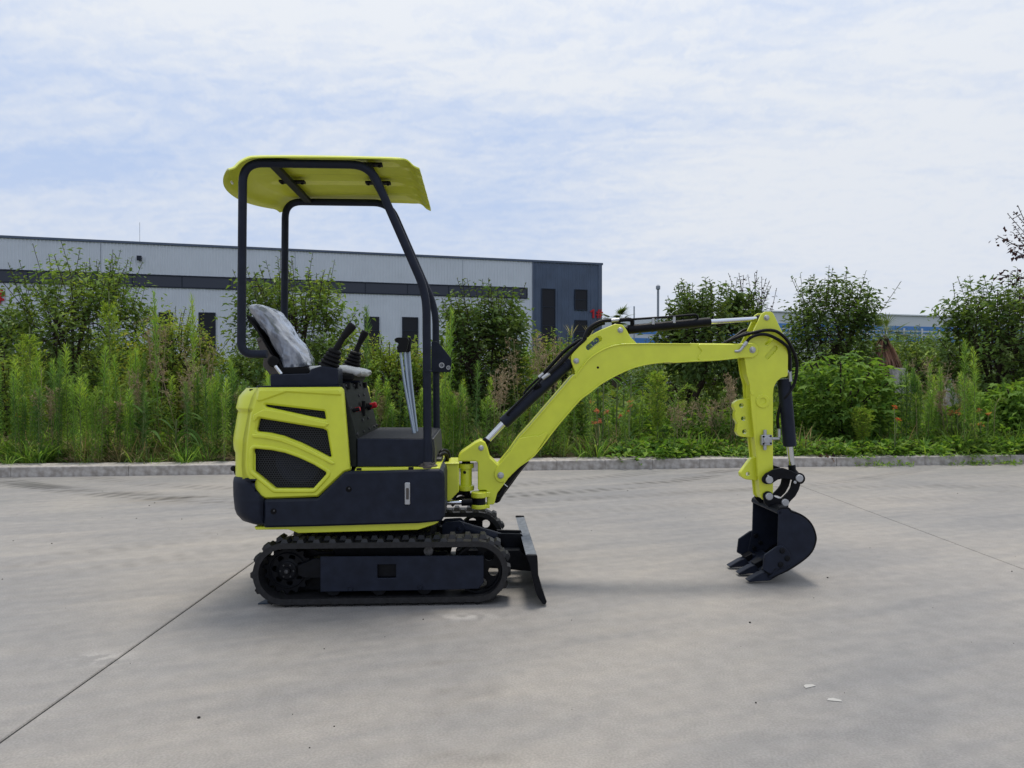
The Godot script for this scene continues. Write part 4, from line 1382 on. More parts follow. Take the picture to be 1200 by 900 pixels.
	obj("hose_fitting", mb, M["zinc"], cy)
	mb = MB.new()
	tube(mb, curve(PackedVector3Array([Vector3(0.8724, 1.1710, 0.0400), Vector3(0.9373, 1.2293, 0.0400), Vector3(1.0147, 1.3101, 0.0450), Vector3(1.0789, 1.3714, 0.0500), Vector3(1.0770, 1.3811, 0.0500), Vector3(1.1032, 1.4304, 0.0400), Vector3(1.1571, 1.4670, 0.0300), Vector3(1.2047, 1.4790, 0.0200), Vector3(1.2376, 1.4798, 0.0200)])), 0.0105, 10)
	tube(mb, curve(PackedVector3Array([Vector3(0.8476, 1.1714, -0.0300), Vector3(0.9056, 1.2339, -0.0300), Vector3(0.9837, 1.3159, -0.0200), Vector3(1.0630, 1.3686, -0.0200), Vector3(1.0960, 1.3786, -0.0200), Vector3(1.1258, 1.4280, -0.0200), Vector3(1.1804, 1.4618, -0.0300), Vector3(1.2070, 1.4685, -0.0300)])), 0.0105, 10)
	tube(mb, curve(PackedVector3Array([Vector3(0.8632, 1.1647, 0.0000), Vector3(0.9222, 1.2203, 0.0000), Vector3(0.9944, 1.2922, 0.0000), Vector3(1.0601, 1.3512, 0.0000), Vector3(1.0817, 1.3625, 0.0100)])), 0.0105, 10)
	obj("hydraulic_hose", mb, M["hose rubber"], root)

	# arm cylinder
	mb = MB.new()
	cyl(mb, Vector3(1.3340, 1.4293, 0.0000), Vector3(1.8185, 1.4763, 0.0000), 0.0265, 22, 0.004)
	cyl(mb, Vector3(1.2869, 1.4238, 0.0300), Vector3(1.2989, 1.4279, -0.0300), 0.028, 18, 0.003)
	cyl(mb, Vector3(1.3075, 1.4259, 0.0000), Vector3(1.3406, 1.4293, 0.0000), 0.020, 18, 0.003)
	var ac := obj("arm_cylinder", mb, M["black paint"], root)
	mb = MB.new()
	cyl(mb, Vector3(1.8132, 1.4756, 0.0000), Vector3(2.1019, 1.4939, 0.0000), 0.0145, 18)
	obj("rod", mb, M["chrome"], ac)
	mb = MB.new()
	cyl(mb, Vector3(2.0918, 1.4925, 0.0000), Vector3(2.1423, 1.4993, 0.0000), 0.022, 14, 0.003)
	cyl(mb, Vector3(2.1388, 1.4981, 0.0300), Vector3(2.1633, 1.5033, -0.0300), 0.03, 18, 0.003)
	tube(mb, bent(PackedVector3Array([Vector3(1.2770, 1.4812, 0.0200), Vector3(1.3363, 1.4867, 0.0200), Vector3(1.3595, 1.4823, 0.0100), Vector3(1.3617, 1.4556, 0.0000)]), 0.03), 0.012, 10)
	tube(mb, bent(PackedVector3Array([Vector3(1.3297, 1.4853, 0.0200), Vector3(1.5675, 1.5020, 0.0200), Vector3(1.7201, 1.5157, 0.0200), Vector3(1.7398, 1.5101, 0.0100), Vector3(1.7443, 1.4899, 0.0000)]), 0.02), 0.0065, 8)
	obj("pipe", mb, M["black paint"], ac)
	mb = MB.new()
	cyl(mb, Vector3(1.2343, 1.4785, 0.0200), Vector3(1.2836, 1.4839, 0.0200), 0.012, 8, 0.002)
	obj("hose_fitting", mb, M["zinc"], ac)
	mb = MB.new()
	for q in [Vector3(1.4782, 1.4951, 0.0200), Vector3(1.6006, 1.5034, 0.0200)]:
		box(mb, q - Vector3(0, 0.018, 0), Vector3(0.016, 0.04, 0.012), 0.002)
	obj("pipe_clamp", mb, M["zinc"], ac)

	# arm
	var arm := node_of("arm", root)
	mb = MB.new()
	var outline := rnd(PackedVector2Array([Vector2(1.9998, 1.2593), Vector2(2.0120, 1.1745), Vector2(2.0301, 1.1092), Vector2(2.0315, 1.0766), Vector2(2.0453, 0.9198), Vector2(2.0609, 0.7890), Vector2(2.0712, 0.6908), Vector2(2.0782, 0.5599), Vector2(2.0794, 0.6090), Vector2(2.0951, 0.4648), Vector2(2.1118, 0.4437), Vector2(2.1584, 0.4742), Vector2(2.1684, 0.4839), Vector2(2.1667, 1.0372), Vector2(2.1653, 1.0503), Vector2(2.1718, 1.0993), Vector2(2.1883, 1.1307), Vector2(2.2163, 1.1536), Vector2(2.2529, 1.1575), Vector2(2.2543, 1.3446), Vector2(2.2053, 1.4425), Vector2(2.1665, 1.5220), Vector2(2.1518, 1.5317), Vector2(2.1166, 1.5309), Vector2(2.0973, 1.5172), Vector2(2.0525, 1.4224), Vector2(2.0030, 1.3310)]), 0.015)
	both(mb, outline, 0.044, 0.058, 0.003, [slot(Vector2(2.1291, 1.3443), Vector2(2.1603, 1.3770), 0.010), slot(Vector2(2.1340, 1.2725), Vector2(2.1791, 1.3216), 0.014)])
	obj("arm_plate", mb, M["lime paint"], arm)
	mb = MB.new()
	prism(mb, rnd(PackedVector2Array([Vector2(2.0959, 1.2988), Vector2(2.0082, 1.2595), Vector2(2.0217, 1.1680), Vector2(2.0432, 1.1091), Vector2(2.0413, 1.0764), Vector2(2.0550, 0.9193), Vector2(2.0707, 0.7882), Vector2(2.0810, 0.6899), Vector2(2.0867, 0.5587), Vector2(2.0879, 0.6079), Vector2(2.1030, 0.4700), Vector2(2.1164, 0.4463), Vector2(2.1590, 0.4761), Vector2(2.1677, 0.4853), Vector2(2.1660, 1.0370), Vector2(2.1646, 1.0501), Vector2(2.1711, 1.1012), Vector2(2.1884, 1.1339), Vector2(2.2177, 1.1588), Vector2(2.2524, 1.1628), Vector2(2.2532, 1.3319), Vector2(2.1890, 1.3645)]), 0.01), -0.0445, 0.0445, 0.002)
	obj("arm_core", mb, M["lime paint"], arm)
	mb = MB.new()
	var boss := Vector2(2.1048, 1.0177)
	lathe(mb, Vector3(boss.x, boss.y, 0.056), Vector3(0, 0, 1), PackedVector2Array([Vector2(0, 0.040), Vector2(0.006, 0.040), Vector2(0.009, 0.037), Vector2(0.009, 0.020), Vector2(0.003, 0.0175), Vector2(0.003, 0)]), 28)
	prism(mb, rnd(PackedVector2Array([Vector2(2.0315, 1.0864), Vector2(2.0568, 1.0602), Vector2(2.0489, 1.0472), Vector2(2.0356, 1.0570)]), 0.006), 0.057, 0.062, 0.002)
	obj("boss", mb, M["lime paint"], arm)
	mb = MB.new()
	var tl := rnd(PackedVector2Array([Vector2(2.0718, 1.0350), Vector2(2.0148, 1.0298), Vector2(1.9747, 1.0219), Vector2(1.9526, 1.0068), Vector2(1.9480, 0.9838), Vector2(1.9601, 0.9587), Vector2(1.9562, 0.9376), Vector2(1.9582, 0.9113), Vector2(1.9724, 0.8882), Vector2(1.9711, 0.8651), Vector2(1.9665, 0.8388), Vector2(1.9786, 0.8157), Vector2(2.0054, 0.8083), Vector2(2.0791, 0.8041)]), 0.016)
	prism(mb, tl, -0.020, 0.020, 0.003, [circle(Vector2(1.9962, 0.9903), 0.0135, 14), circle(Vector2(2.0084, 0.9145), 0.0135, 14), circle(Vector2(2.0153, 0.8386), 0.0135, 14)])
	obj("thumb_lug", mb, M["lime paint"], arm)
	mb = MB.new()
	prism(mb, rnd(PackedVector2Array([Vector2(2.0929, 0.6931), Vector2(2.0795, 0.6918), Vector2(2.0527, 0.6834), Vector2(2.0092, 0.6242), Vector2(1.9912, 0.5999), Vector2(1.9939, 0.5801), Vector2(2.0208, 0.5628), Vector2(2.0967, 0.5530)]), 0.014), -0.02, 0.02, 0.003, [circle(Vector2(2.0361, 0.5930), 0.012, 14)])
	obj("thumb_lug", mb, M["lime paint"], arm)
	mb = MB.new()
	prism(mb, rnd(rect(Vector2(2.0885, 0.8254), Vector2(2.1508, 0.7654)), 0.006), 0.058, 0.088, 0.003)
	var vx := Vector2(2.1124, 0.7916)
	cyl(mb, Vector3(vx.x, Vector2(2.1125, 0.7383).y, 0.074), Vector3(vx.x, Vector2(2.1122, 0.8539).y, 0.074), 0.010, 12)
	lathe(mb, Vector3(Vector2(2.1177, 0.7968).x, Vector2(2.1177, 0.7968).y, 0.087), Vector3(0, 0, 1), PackedVector2Array([Vector2(0, 0.020), Vector2(0.006, 0.020), Vector2(0.008, 0.017), Vector2(0.008, 0)]), 18)
	cyl(mb, Vector3(2.1566, 0.8019, 0.0600), Vector3(2.2127, 0.7991, 0.0300), 0.008, 10)
	cyl(mb, Vector3(2.2127, 0.8057, 0.0300), Vector3(2.2125, 0.8551, 0.0300), 0.010, 10)
	var valve := obj("diverter_valve", mb, M["zinc"], arm)
	mb = MB.new()
	for q in [Vector2(2.0991, 0.8163), Vector2(2.1401, 0.8187), Vector2(2.0992, 0.7748), Vector2(2.1415, 0.7772)]:
		bolt(mb, Vector3(q.x, q.y, 0.087), Vector3(0, 0, 1), 0.006, 0.005)
	obj("bolt", mb, M["black paint"], valve)
	pin(arm, Vector2(2.1265, 1.4962), 0.059, 0.017)

	# hoses over the elbow
	mb = MB.new()
	tube(mb, curve(PackedVector3Array([Vector3(1.8670, 1.3324, 0.0200), Vector3(1.9066, 1.3578, 0.0400), Vector3(1.9799, 1.3919, 0.0750), Vector3(2.0420, 1.4089, 0.0850), Vector3(2.1079, 1.4221, 0.0850), Vector3(2.1674, 1.4178, 0.0850), Vector3(2.2160, 1.3890, 0.0800), Vector3(2.2515, 1.3503, 0.0750), Vector3(2.2883, 1.2923, 0.0600), Vector3(2.3084, 1.2336, 0.0500), Vector3(2.3091, 1.1615, 0.0400), Vector3(2.2957, 1.1022, 0.0300), Vector3(2.2555, 1.0429, 0.0300), Vector3(2.2350, 0.9891, 0.0000), Vector3(2.2183, 0.9161, 0.0000), Vector3(2.2219, 0.8563, 0.0000)])), 0.0092, 10)
	tube(mb, curve(PackedVector3Array([Vector3(2.0026, 1.3570, 0.0850), Vector3(2.0216, 1.3795, 0.0900), Vector3(2.0664, 1.3970, 0.0900), Vector3(2.1191, 1.3959, 0.0900), Vector3(2.1741, 1.3743, 0.0850), Vector3(2.2194, 1.3467, 0.0800), Vector3(2.2505, 1.3179, 0.0700), Vector3(2.2661, 1.2664, 0.0500), Vector3(2.2707, 1.2141, 0.0400), Vector3(2.2753, 1.1813, 0.0300)])), 0.0092, 10)
	tube(mb, curve(PackedVector3Array([Vector3(1.8840, 1.3346, -0.0300), Vector3(1.9858, 1.3959, -0.0500), Vector3(2.0340, 1.4275, -0.0700), Vector3(2.0789, 1.4370, -0.0800), Vector3(2.1771, 1.4289, -0.0850), Vector3(2.2647, 1.3849, -0.0800), Vector3(2.2999, 1.3297, -0.0500), Vector3(2.3006, 1.2417, -0.0200), Vector3(2.2919, 1.1882, 0.0000)])), 0.0092, 10)
	tube(mb, curve(PackedVector3Array([Vector3(1.8872, 1.3465, 0.0000), Vector3(1.9847, 1.3903, -0.0100), Vector3(2.0424, 1.4143, -0.0200), Vector3(2.0830, 1.4011, -0.0200)])), 0.0085, 10)
	obj("hydraulic_hose", mb, M["hose rubber"], root)
	mb = MB.new()
	tube(mb, bent(PackedVector3Array([Vector3(1.9390, 1.3031, 0.0700), Vector3(1.9599, 1.3025, 0.0850), Vector3(1.9763, 1.3233, 0.0850), Vector3(2.0039, 1.3570, 0.0850)]), 0.02), 0.0085, 10)
	cyl(mb, Vector3(1.9815, 1.3311, 0.0850), Vector3(2.0026, 1.3557, 0.0850), 0.011, 8)
	cyl(mb, Vector3(2.2759, 1.1879, 0.0300), Vector3(2.2801, 1.1286, 0.0300), 0.012, 8)
	cyl(mb, Vector3(2.2484, 1.1879, 0.0300), Vector3(2.2685, 1.1879, 0.0300), 0.012, 8)
	obj("hose_fitting", mb, M["zinc"], root)

	# bucket cylinder
	mb = MB.new()
	cyl(mb, Vector3(2.2548, 1.1450, 0.0000), Vector3(2.2913, 0.7517, 0.0000), 0.0375, 24, 0.005)
	var bcyl := obj("bucket_cylinder", mb, M["navy paint"], root)
	mb = MB.new()
	cyl(mb, Vector3(2.2899, 0.7564, 0.0000), Vector3(2.3039, 0.6366, 0.0000), 0.0185, 18)
	obj("rod", mb, M["chrome"], bcyl)
	mb = MB.new()
	cyl(mb, Vector3(2.3025, 0.6432, 0.0000), Vector3(2.3095, 0.5900, 0.0000), 0.021, 16, 0.002)
	cyl(mb, Vector3(2.3325, 0.5674, 0.0300), Vector3(2.3599, 0.5588, -0.0300), 0.034, 18, 0.003)
	cyl(mb, Vector3(2.3094, 0.6033, 0.0000), Vector3(2.3462, 0.5631, 0.0000), 0.022, 14, 0.003)
	obj("rod_end", mb, M["black paint"], bcyl)

	# linkage
	pair("rocker_link", rnd(PackedVector2Array([Vector2(2.0899, 0.5709), Vector2(2.0932, 0.5839), Vector2(2.1116, 0.6052), Vector2(2.1578, 0.6290), Vector2(2.2107, 0.6371), Vector2(2.2572, 0.6219), Vector2(2.2904, 0.6067), Vector2(2.3156, 0.5955), Vector2(2.3237, 0.5778), Vector2(2.3158, 0.5596), Vector2(2.3005, 0.5545), Vector2(2.2839, 0.5585), Vector2(2.2573, 0.5698), Vector2(2.2176, 0.5766), Vector2(2.1812, 0.5703), Vector2(2.1548, 0.5529), Vector2(2.1382, 0.5446), Vector2(2.1118, 0.5448), Vector2(2.0953, 0.5533)]), 0.02), 0.078, 0.095, 0.003, M["black paint"], root)
	pair("bucket_link", rnd(PackedVector2Array([Vector2(2.2928, 0.5994), Vector2(2.3295, 0.5763), Vector2(2.3230, 0.5436), Vector2(2.3144, 0.5109), Vector2(2.2932, 0.4718), Vector2(2.2600, 0.4394), Vector2(2.2501, 0.4185), Vector2(2.2321, 0.4121), Vector2(2.2134, 0.4188), Vector2(2.2041, 0.4365), Vector2(2.2107, 0.4528), Vector2(2.2166, 0.4626), Vector2(2.2498, 0.4951), Vector2(2.2664, 0.5211), Vector2(2.2729, 0.5538)]), 0.02), 0.058, 0.075, 0.003, M["black paint"], root)
	for q in [[Vector2(2.1282, 0.5701), 0.095], [Vector2(2.3028, 0.5780), 0.095], [Vector2(2.1347, 0.4727), 0.079], [Vector2(2.2277, 0.4368), 0.079]]:
		var mb2 := MB.new()
		cyl(mb2, Vector3(q[0].x, q[0].y, -q[1] - 0.012), Vector3(q[0].x, q[0].y, q[1] + 0.012), 0.0215, 18, 0.003)
		obj("link_pin", mb2, M["zinc"], root)
	mb = MB.new()
	var gn := Vector3(2.2779, 0.5556, 0.0960)
	cyl(mb, gn, gn + Vector3(0, 0, 0.008), 0.009, 10, 0.002)
	gn = Vector3(2.1224, 0.5930, 0.0960)
	cyl(mb, gn, gn + Vector3(0, 0, 0.006), 0.006, 10, 0.002)
	obj("grease_nipple", mb, M["zinc"], root)

	# bucket
	var bk := node_of("bucket", root)
	mb = MB.new()
	var ear := rnd(PackedVector2Array([Vector2(2.1049, 0.4689), Vector2(2.1062, 0.4871), Vector2(2.1247, 0.5001), Vector2(2.1446, 0.4999), Vector2(2.1606, 0.4867), Vector2(2.1686, 0.4704), Vector2(2.1945, 0.4590), Vector2(2.2178, 0.4589), Vector2(2.2391, 0.4567), Vector2(2.2525, 0.4338), Vector2(2.2513, 0.3978), Vector2(2.2647, 0.3683), Vector2(2.2048, 0.3688), Vector2(2.1449, 0.4020), Vector2(2.1116, 0.4349)]), 0.012)
	both(mb, ear, 0.060, 0.076, 0.003)
	obj("ear_plate", mb, M["black paint"], bk)
	var back := smooth2(PackedVector2Array([Vector2(2.1456, 0.4058), Vector2(2.1566, 0.4171), Vector2(2.1992, 0.4193), Vector2(2.2167, 0.3988), Vector2(2.2588, 0.3870), Vector2(2.3043, 0.3580), Vector2(2.3368, 0.3163), Vector2(2.3532, 0.2653), Vector2(2.3501, 0.2271), Vector2(2.3308, 0.1828), Vector2(2.2856, 0.1387), Vector2(2.1951, 0.0813), Vector2(2.1061, 0.0443)]), 4)
	var side := back.duplicate()
	side.append_array(PackedVector2Array([Vector2(2.1206, 0.1343), Vector2(2.1404, 0.2167)]))
	pair("side_plate", side, 0.180, 0.190, 0.002, M["navy paint"], bk)
	mb = MB.new()
	var rev := back.duplicate()
	rev.reverse()
	ribbon(mb, rev, -0.010, -0.1885, 0.1885, 0.001)
	obj("back_shell", mb, M["black paint"], bk)
	mb = MB.new()
	var bar := Vector2(2.1489, 0.4020)
	cyl(mb, Vector3(bar.x, bar.y, -0.19), Vector3(bar.x, bar.y, 0.19), 0.013, 14, 0.002)
	obj("top_bar", mb, M["navy paint"], bk)
	mb = MB.new()
	var lip := PackedVector2Array([Vector2(2.2080, 0.0913), Vector2(2.1770, 0.0726), Vector2(2.0983, 0.0374), Vector2(2.0893, 0.0458), Vector2(2.1563, 0.0882), Vector2(2.1983, 0.1048)])
	prism(mb, lip, -0.192, 0.192, 0.002)
	obj("cutting_edge", mb, M["navy paint"], bk)
	for s in [1.0, -1.0]:
		mb = MB.new()
		prism(mb, rnd(PackedVector2Array([Vector2(2.0603, 0.1680), Vector2(2.1291, 0.2141), Vector2(2.1516, 0.2214), Vector2(2.1722, 0.2136), Vector2(2.1981, 0.1867), Vector2(2.2164, 0.1421), Vector2(2.2035, 0.1137), Vector2(2.1778, 0.0969), Vector2(2.1134, 0.0895), Vector2(2.0993, 0.0599), Vector2(2.0503, 0.0858)]), 0.010), minf(0.191 * s, 0.205 * s), maxf(0.191 * s, 0.205 * s), 0.003)
		var cut := obj("side_cutter", mb, M["navy paint"], bk)
		mb = MB.new()
		for q in [Vector2(2.1592, 0.1915), Vector2(2.1883, 0.1487), Vector2(2.1498, 0.1144)]:
			lathe(mb, Vector3(q.x, q.y, 0.204 * s), Vector3(0, 0, s), PackedVector2Array([Vector2(0, 0.0165), Vector2(0.003, 0.0165), Vector2(0.009, 0.012), Vector2(0.010, 0.0)]), 16)
			bolt(mb, Vector3(q.x, q.y, 0.180 * s), Vector3(0, 0, -s), 0.014, 0.012)
		obj("bolt", mb, M["black paint"], cut)
	for z in [0.152, 0.0, -0.152]:
		mb = MB.new()
		prism(mb, PackedVector2Array([Vector2(1.9785, 0.0191), Vector2(1.9862, 0.0100), Vector2(2.0121, 0.0122), Vector2(2.1026, 0.0174), Vector2(2.1801, 0.0610), Vector2(2.1606, 0.0835), Vector2(2.1217, 0.0898), Vector2(2.0701, 0.0649), Vector2(2.0475, 0.0576)]), z - 0.026, z + 0.026, 0.004)
		var tooth := obj("tooth", mb, M["navy paint"], bk)
		mb = MB.new()
		var tc := Vector2(2.1024, 0.0683)
		prism(mb, PackedVector2Array([Vector2(2.0700, 0.0751), Vector2(2.1185, 0.0987), Vector2(2.1218, 0.0808), Vector2(2.1089, 0.0428), Vector2(2.0960, 0.0430)]), z - 0.030, z + 0.030, 0.003)
		obj("tooth_holder", mb, M["black paint"], tooth)

# ---------------------------------------------------------------- sky and yard

func make_sky() -> PanoramaSkyMaterial:
	var w := 3072
	var h := 1536
	var im := Image.create(w, h, false, Image.FORMAT_RGBH)
	var big := FastNoiseLite.new()
	big.seed = 1729
	big.frequency = 0.22
	big.fractal_octaves = 4
	var mid := FastNoiseLite.new()
	mid.seed = 23
	mid.frequency = 1.1
	mid.fractal_octaves = 5
	mid.domain_warp_enabled = true
	mid.domain_warp_amplitude = 0.8
	mid.domain_warp_frequency = 0.5
	var ripple := FastNoiseLite.new()
	ripple.seed = 7
	ripple.frequency = 9.0
	ripple.fractal_octaves = 3
	ripple.domain_warp_enabled = true
	ripple.domain_warp_amplitude = 0.35
	ripple.domain_warp_frequency = 0.9
	var ground := Color(0.20, 0.20, 0.19)
	im.fill(ground)
	var white := Vector3(0.765, 0.80, 0.855)
	var blue_low := Vector3(0.48, 0.60, 0.83)
	var blue_high := Vector3(0.36, 0.51, 0.83)
	var horizon := Vector3(0.60, 0.65, 0.745)
	for y in h / 2:
		var el := PI * (0.5 - (y + 0.5) / h)
		var se := sin(el)
		var ce := cos(el)
		var base := blue_low.lerp(blue_high, smoothstep(0.0, 0.75, se))
		var k := 1.0 / (se + 0.16)
		var low := exp(-se * 6.0)
		var step := 1 if el < 0.62 else 2
		for x in range(0, w, step):
			var az := TAU * ((x + 0.5) / w)
			var px := sin(az) * ce * k
			var pz := -cos(az) * ce * k
			var b := big.get_noise_2d(px * 0.8 + 3.1, pz + 1.7)
			var m := mid.get_noise_2d(px * 0.55 + pz * 0.5, pz * 1.5 - px * 0.4)
			var r := ripple.get_noise_2d(px * 0.8 + pz * 0.8, pz * 1.5 - px * 0.6) if el < 1.2 else 0.0
			var cover := clampf(0.86 + (b if b < 0.0 else b * 0.35) * 1.15 + m * 0.55, 0.0, 1.0)
			cover = clampf(cover + r * 0.34 * (1.0 - 0.6 * absf(cover - 0.55)), 0.0, 1.0)
			var c := base.lerp(white, cover)
			c = c.lerp(horizon, low * 0.85)
			c *= 0.6667 * (1.0 + 0.22 * smoothstep(0.25, 1.0, se))
			var col := Color(c.x, c.y, c.z)
			im.set_pixel(x, y, col)
			if step == 2:
				im.set_pixel(x + 1, y, col)
	var sky := PanoramaSkyMaterial.new()
	sky.panorama = ImageTexture.create_from_image(im)
	return sky

func concrete() -> StandardMaterial3D:
	var w := 2048
	var h := 1126
	var bytes := PackedByteArray()
	bytes.resize(w * h * 3)
	var n1 := FastNoiseLite.new()
	n1.seed = 41
	n1.frequency = 0.35
	n1.fractal_octaves = 4
	var n2 := FastNoiseLite.new()
	n2.seed = 42
	n2.frequency = 1.0
	n2.fractal_octaves = 5
	n2.domain_warp_enabled = true
	n2.domain_warp_amplitude = 0.6
	n2.domain_warp_frequency = 0.4
	var n3 := FastNoiseLite.new()
	n3.seed = 43
	n3.frequency = 9.0
	n3.fractal_octaves = 3
	var sc := 21.0 / w
	var arcs := [[-1.9, -12.6, 5.9, 0.11, 0.20], [-1.9, -12.6, 5.25, 0.10, 0.10], [-6.2, -1.6, 6.1, 0.10, 0.07], [4.5, 3.0, 10.6, 0.10, 0.07], [4.2, 3.4, 10.2, 0.09, 0.05], [-1.0, -16.0, 9.3, 0.08, 0.07], [9.0, -12.0, 6.2, 0.09, 0.05]]
	for j in h:
		var z := (j + 0.5) * sc - 10.5
		for i in w:
			var x := (i + 0.5) * sc - 10.5
			var a := n1.get_noise_2d(x, z)
			var s := n2.get_noise_2d(x * 0.42 - z * 0.15, z * 2.6 + x * 0.95)
			s += 0.6 * n2.get_noise_2d(x * 1.6 - z * 0.6 + 40.0, z * 9.0 + x * 3.4)
			var g := n3.get_noise_2d(x, z)
			var v := 1.0 + a * 0.085 + s * 0.075 + g * 0.05
			var warm := 0.4 + a * 0.8 + s * 0.5
			for q in arcs:
				var dx: float = x - q[0]
				var dz: float = z - q[1]
				var d := absf(sqrt(dx * dx + dz * dz) - q[2])
				if d < q[3] * 2.0:
					v -= q[4] * (1.0 - smoothstep(q[3] * 0.6, q[3] * 2.0, d)) * clampf(0.7 + s * 2.2, 0.0, 1.4) * (0.75 + 0.5 * sin(atan2(dz, dx) * q[2] * 42.0))
			var e := Vector2((x + 3.2) / 0.45, (z + 6.75) / 0.22).length_squared()
			if e < 4.0:
				var t := exp(-e * 1.4) * clampf(0.6 + s * 1.6, 0.0, 1.0)
				v -= 0.14 * t
				warm += 1.1 * t
			e = Vector2((x + 1.70) / 0.12, (z + 2.93) / 0.06).length_squared()
			if e < 3.0 and s * 1.3 + g * 0.8 > 0.14:
				v += 0.15 * exp(-e)
			e = Vector2((x + 0.22) / 0.13, (z + 3.44) / 0.05).length_squared()
			if e < 4.0:
				v += 0.20 * exp(-e) * clampf(0.8 + g * 2.0, 0.0, 1.0)
			warm = clampf(warm, -0.3, 1.8)
			var o := (j * w + i) * 3
			bytes[o] = int(clampf(144.0 * v * (1.0 + 0.018 * warm), 0.0, 255.0))
			bytes[o + 1] = int(clampf(144.0 * v * (0.984 - 0.003 * warm), 0.0, 255.0))
			bytes[o + 2] = int(clampf(144.0 * v * (0.972 - 0.036 * warm), 0.0, 255.0))
	var m := mat("yard concrete", Color(1, 1, 1), 0.72)
	m.albedo_texture = ImageTexture.create_from_image(Image.create_from_data(w, h, false, Image.FORMAT_RGB8, bytes))
	m.uv1_scale = Vector3(1, 1, 1)
	m.detail_enabled = true
	m.detail_blend_mode = BaseMaterial3D.BLEND_MODE_MUL
	m.detail_uv_layer = BaseMaterial3D.DETAIL_UV_2
	m.detail_albedo = noise_tex(0.16, Color(0.84, 0.84, 0.84), Color(1, 1, 1), 512, FastNoiseLite.TYPE_SIMPLEX_SMOOTH, 4, 51)
	m.roughness = 1.0
	m.roughness_texture = noise_tex(0.02, Color(0.50, 0.5, 0.5), Color(0.85, 0.85, 0.85), 512, FastNoiseLite.TYPE_SIMPLEX_SMOOTH, 4, 52)
	return m

func slab_mesh(x0: float, x1: float, z0: float, z1: float) -> ArrayMesh:
	var st := SurfaceTool.new()
	st.begin(Mesh.PRIMITIVE_TRIANGLES)
	var b := 0.004
	var quads := [
		[Vector3(x0 + b, 0, z0 + b), Vector3(x1 - b, 0, z0 + b), Vector3(x1 - b, 0, z1 - b), Vector3(x0 + b, 0, z1 - b), Vector3.UP],
		[Vector3(x0 + b, 0, z0 + b), Vector3(x0 + b, 0, z1 - b), Vector3(x0, -b, z1), Vector3(x0, -b, z0), Vector3(-0.7, 0.7, 0)],
		[Vector3(x1 - b, 0, z0 + b), Vector3(x1 - b, 0, z1 - b), Vector3(x1, -b, z1), Vector3(x1, -b, z0), Vector3(0.7, 0.7, 0)],
		[Vector3(x0, -b, z0), Vector3(x0, -b, z1), Vector3(x0, -0.12, z1), Vector3(x0, -0.12, z0), Vector3(-1, 0, 0)],
		[Vector3(x1, -b, z0), Vector3(x1, -b, z1), Vector3(x1, -0.12, z1), Vector3(x1, -0.12, z0), Vector3(1, 0, 0)],
	]
	for q in quads:
		var flip: bool = (q[1] - q[0]).cross(q[2] - q[0]).dot(q[4]) > 0.0
		for k in ([0, 2, 1, 0, 3, 2] if flip else [0, 1, 2, 0, 2, 3]):
			var p: Vector3 = q[k]
			st.set_normal(q[4].normalized())
			st.set_uv(Vector2((p.x + 10.5) / 21.0, (p.z + 10.5) / 11.54))
			st.set_uv2(Vector2(p.x, p.z) * 1.1)
			st.add_vertex(p)
	return st.commit()

const KERB_ANGLE := 0.10297
const KERB_AT := Vector3(0.4715, 0, -8.943)

func bed(u: float, w: float, y := 0.0) -> Vector3:    # along the kerb, back from its face
	return KERB_AT + Vector3(cos(KERB_ANGLE), 0, -sin(KERB_ANGLE)) * u + Vector3(-sin(KERB_ANGLE), 0, -cos(KERB_ANGLE)) * w + Vector3(0, y, 0)

func sheet(mb: MB, x0: float, x1: float, z0: float, z1: float, y: float) -> void:
	mb.flat(Vector3(x0, y, z0), Vector3(x1, y, z0), Vector3(x1, y, z1), Vector3(x0, y, z1), Vector3.UP)

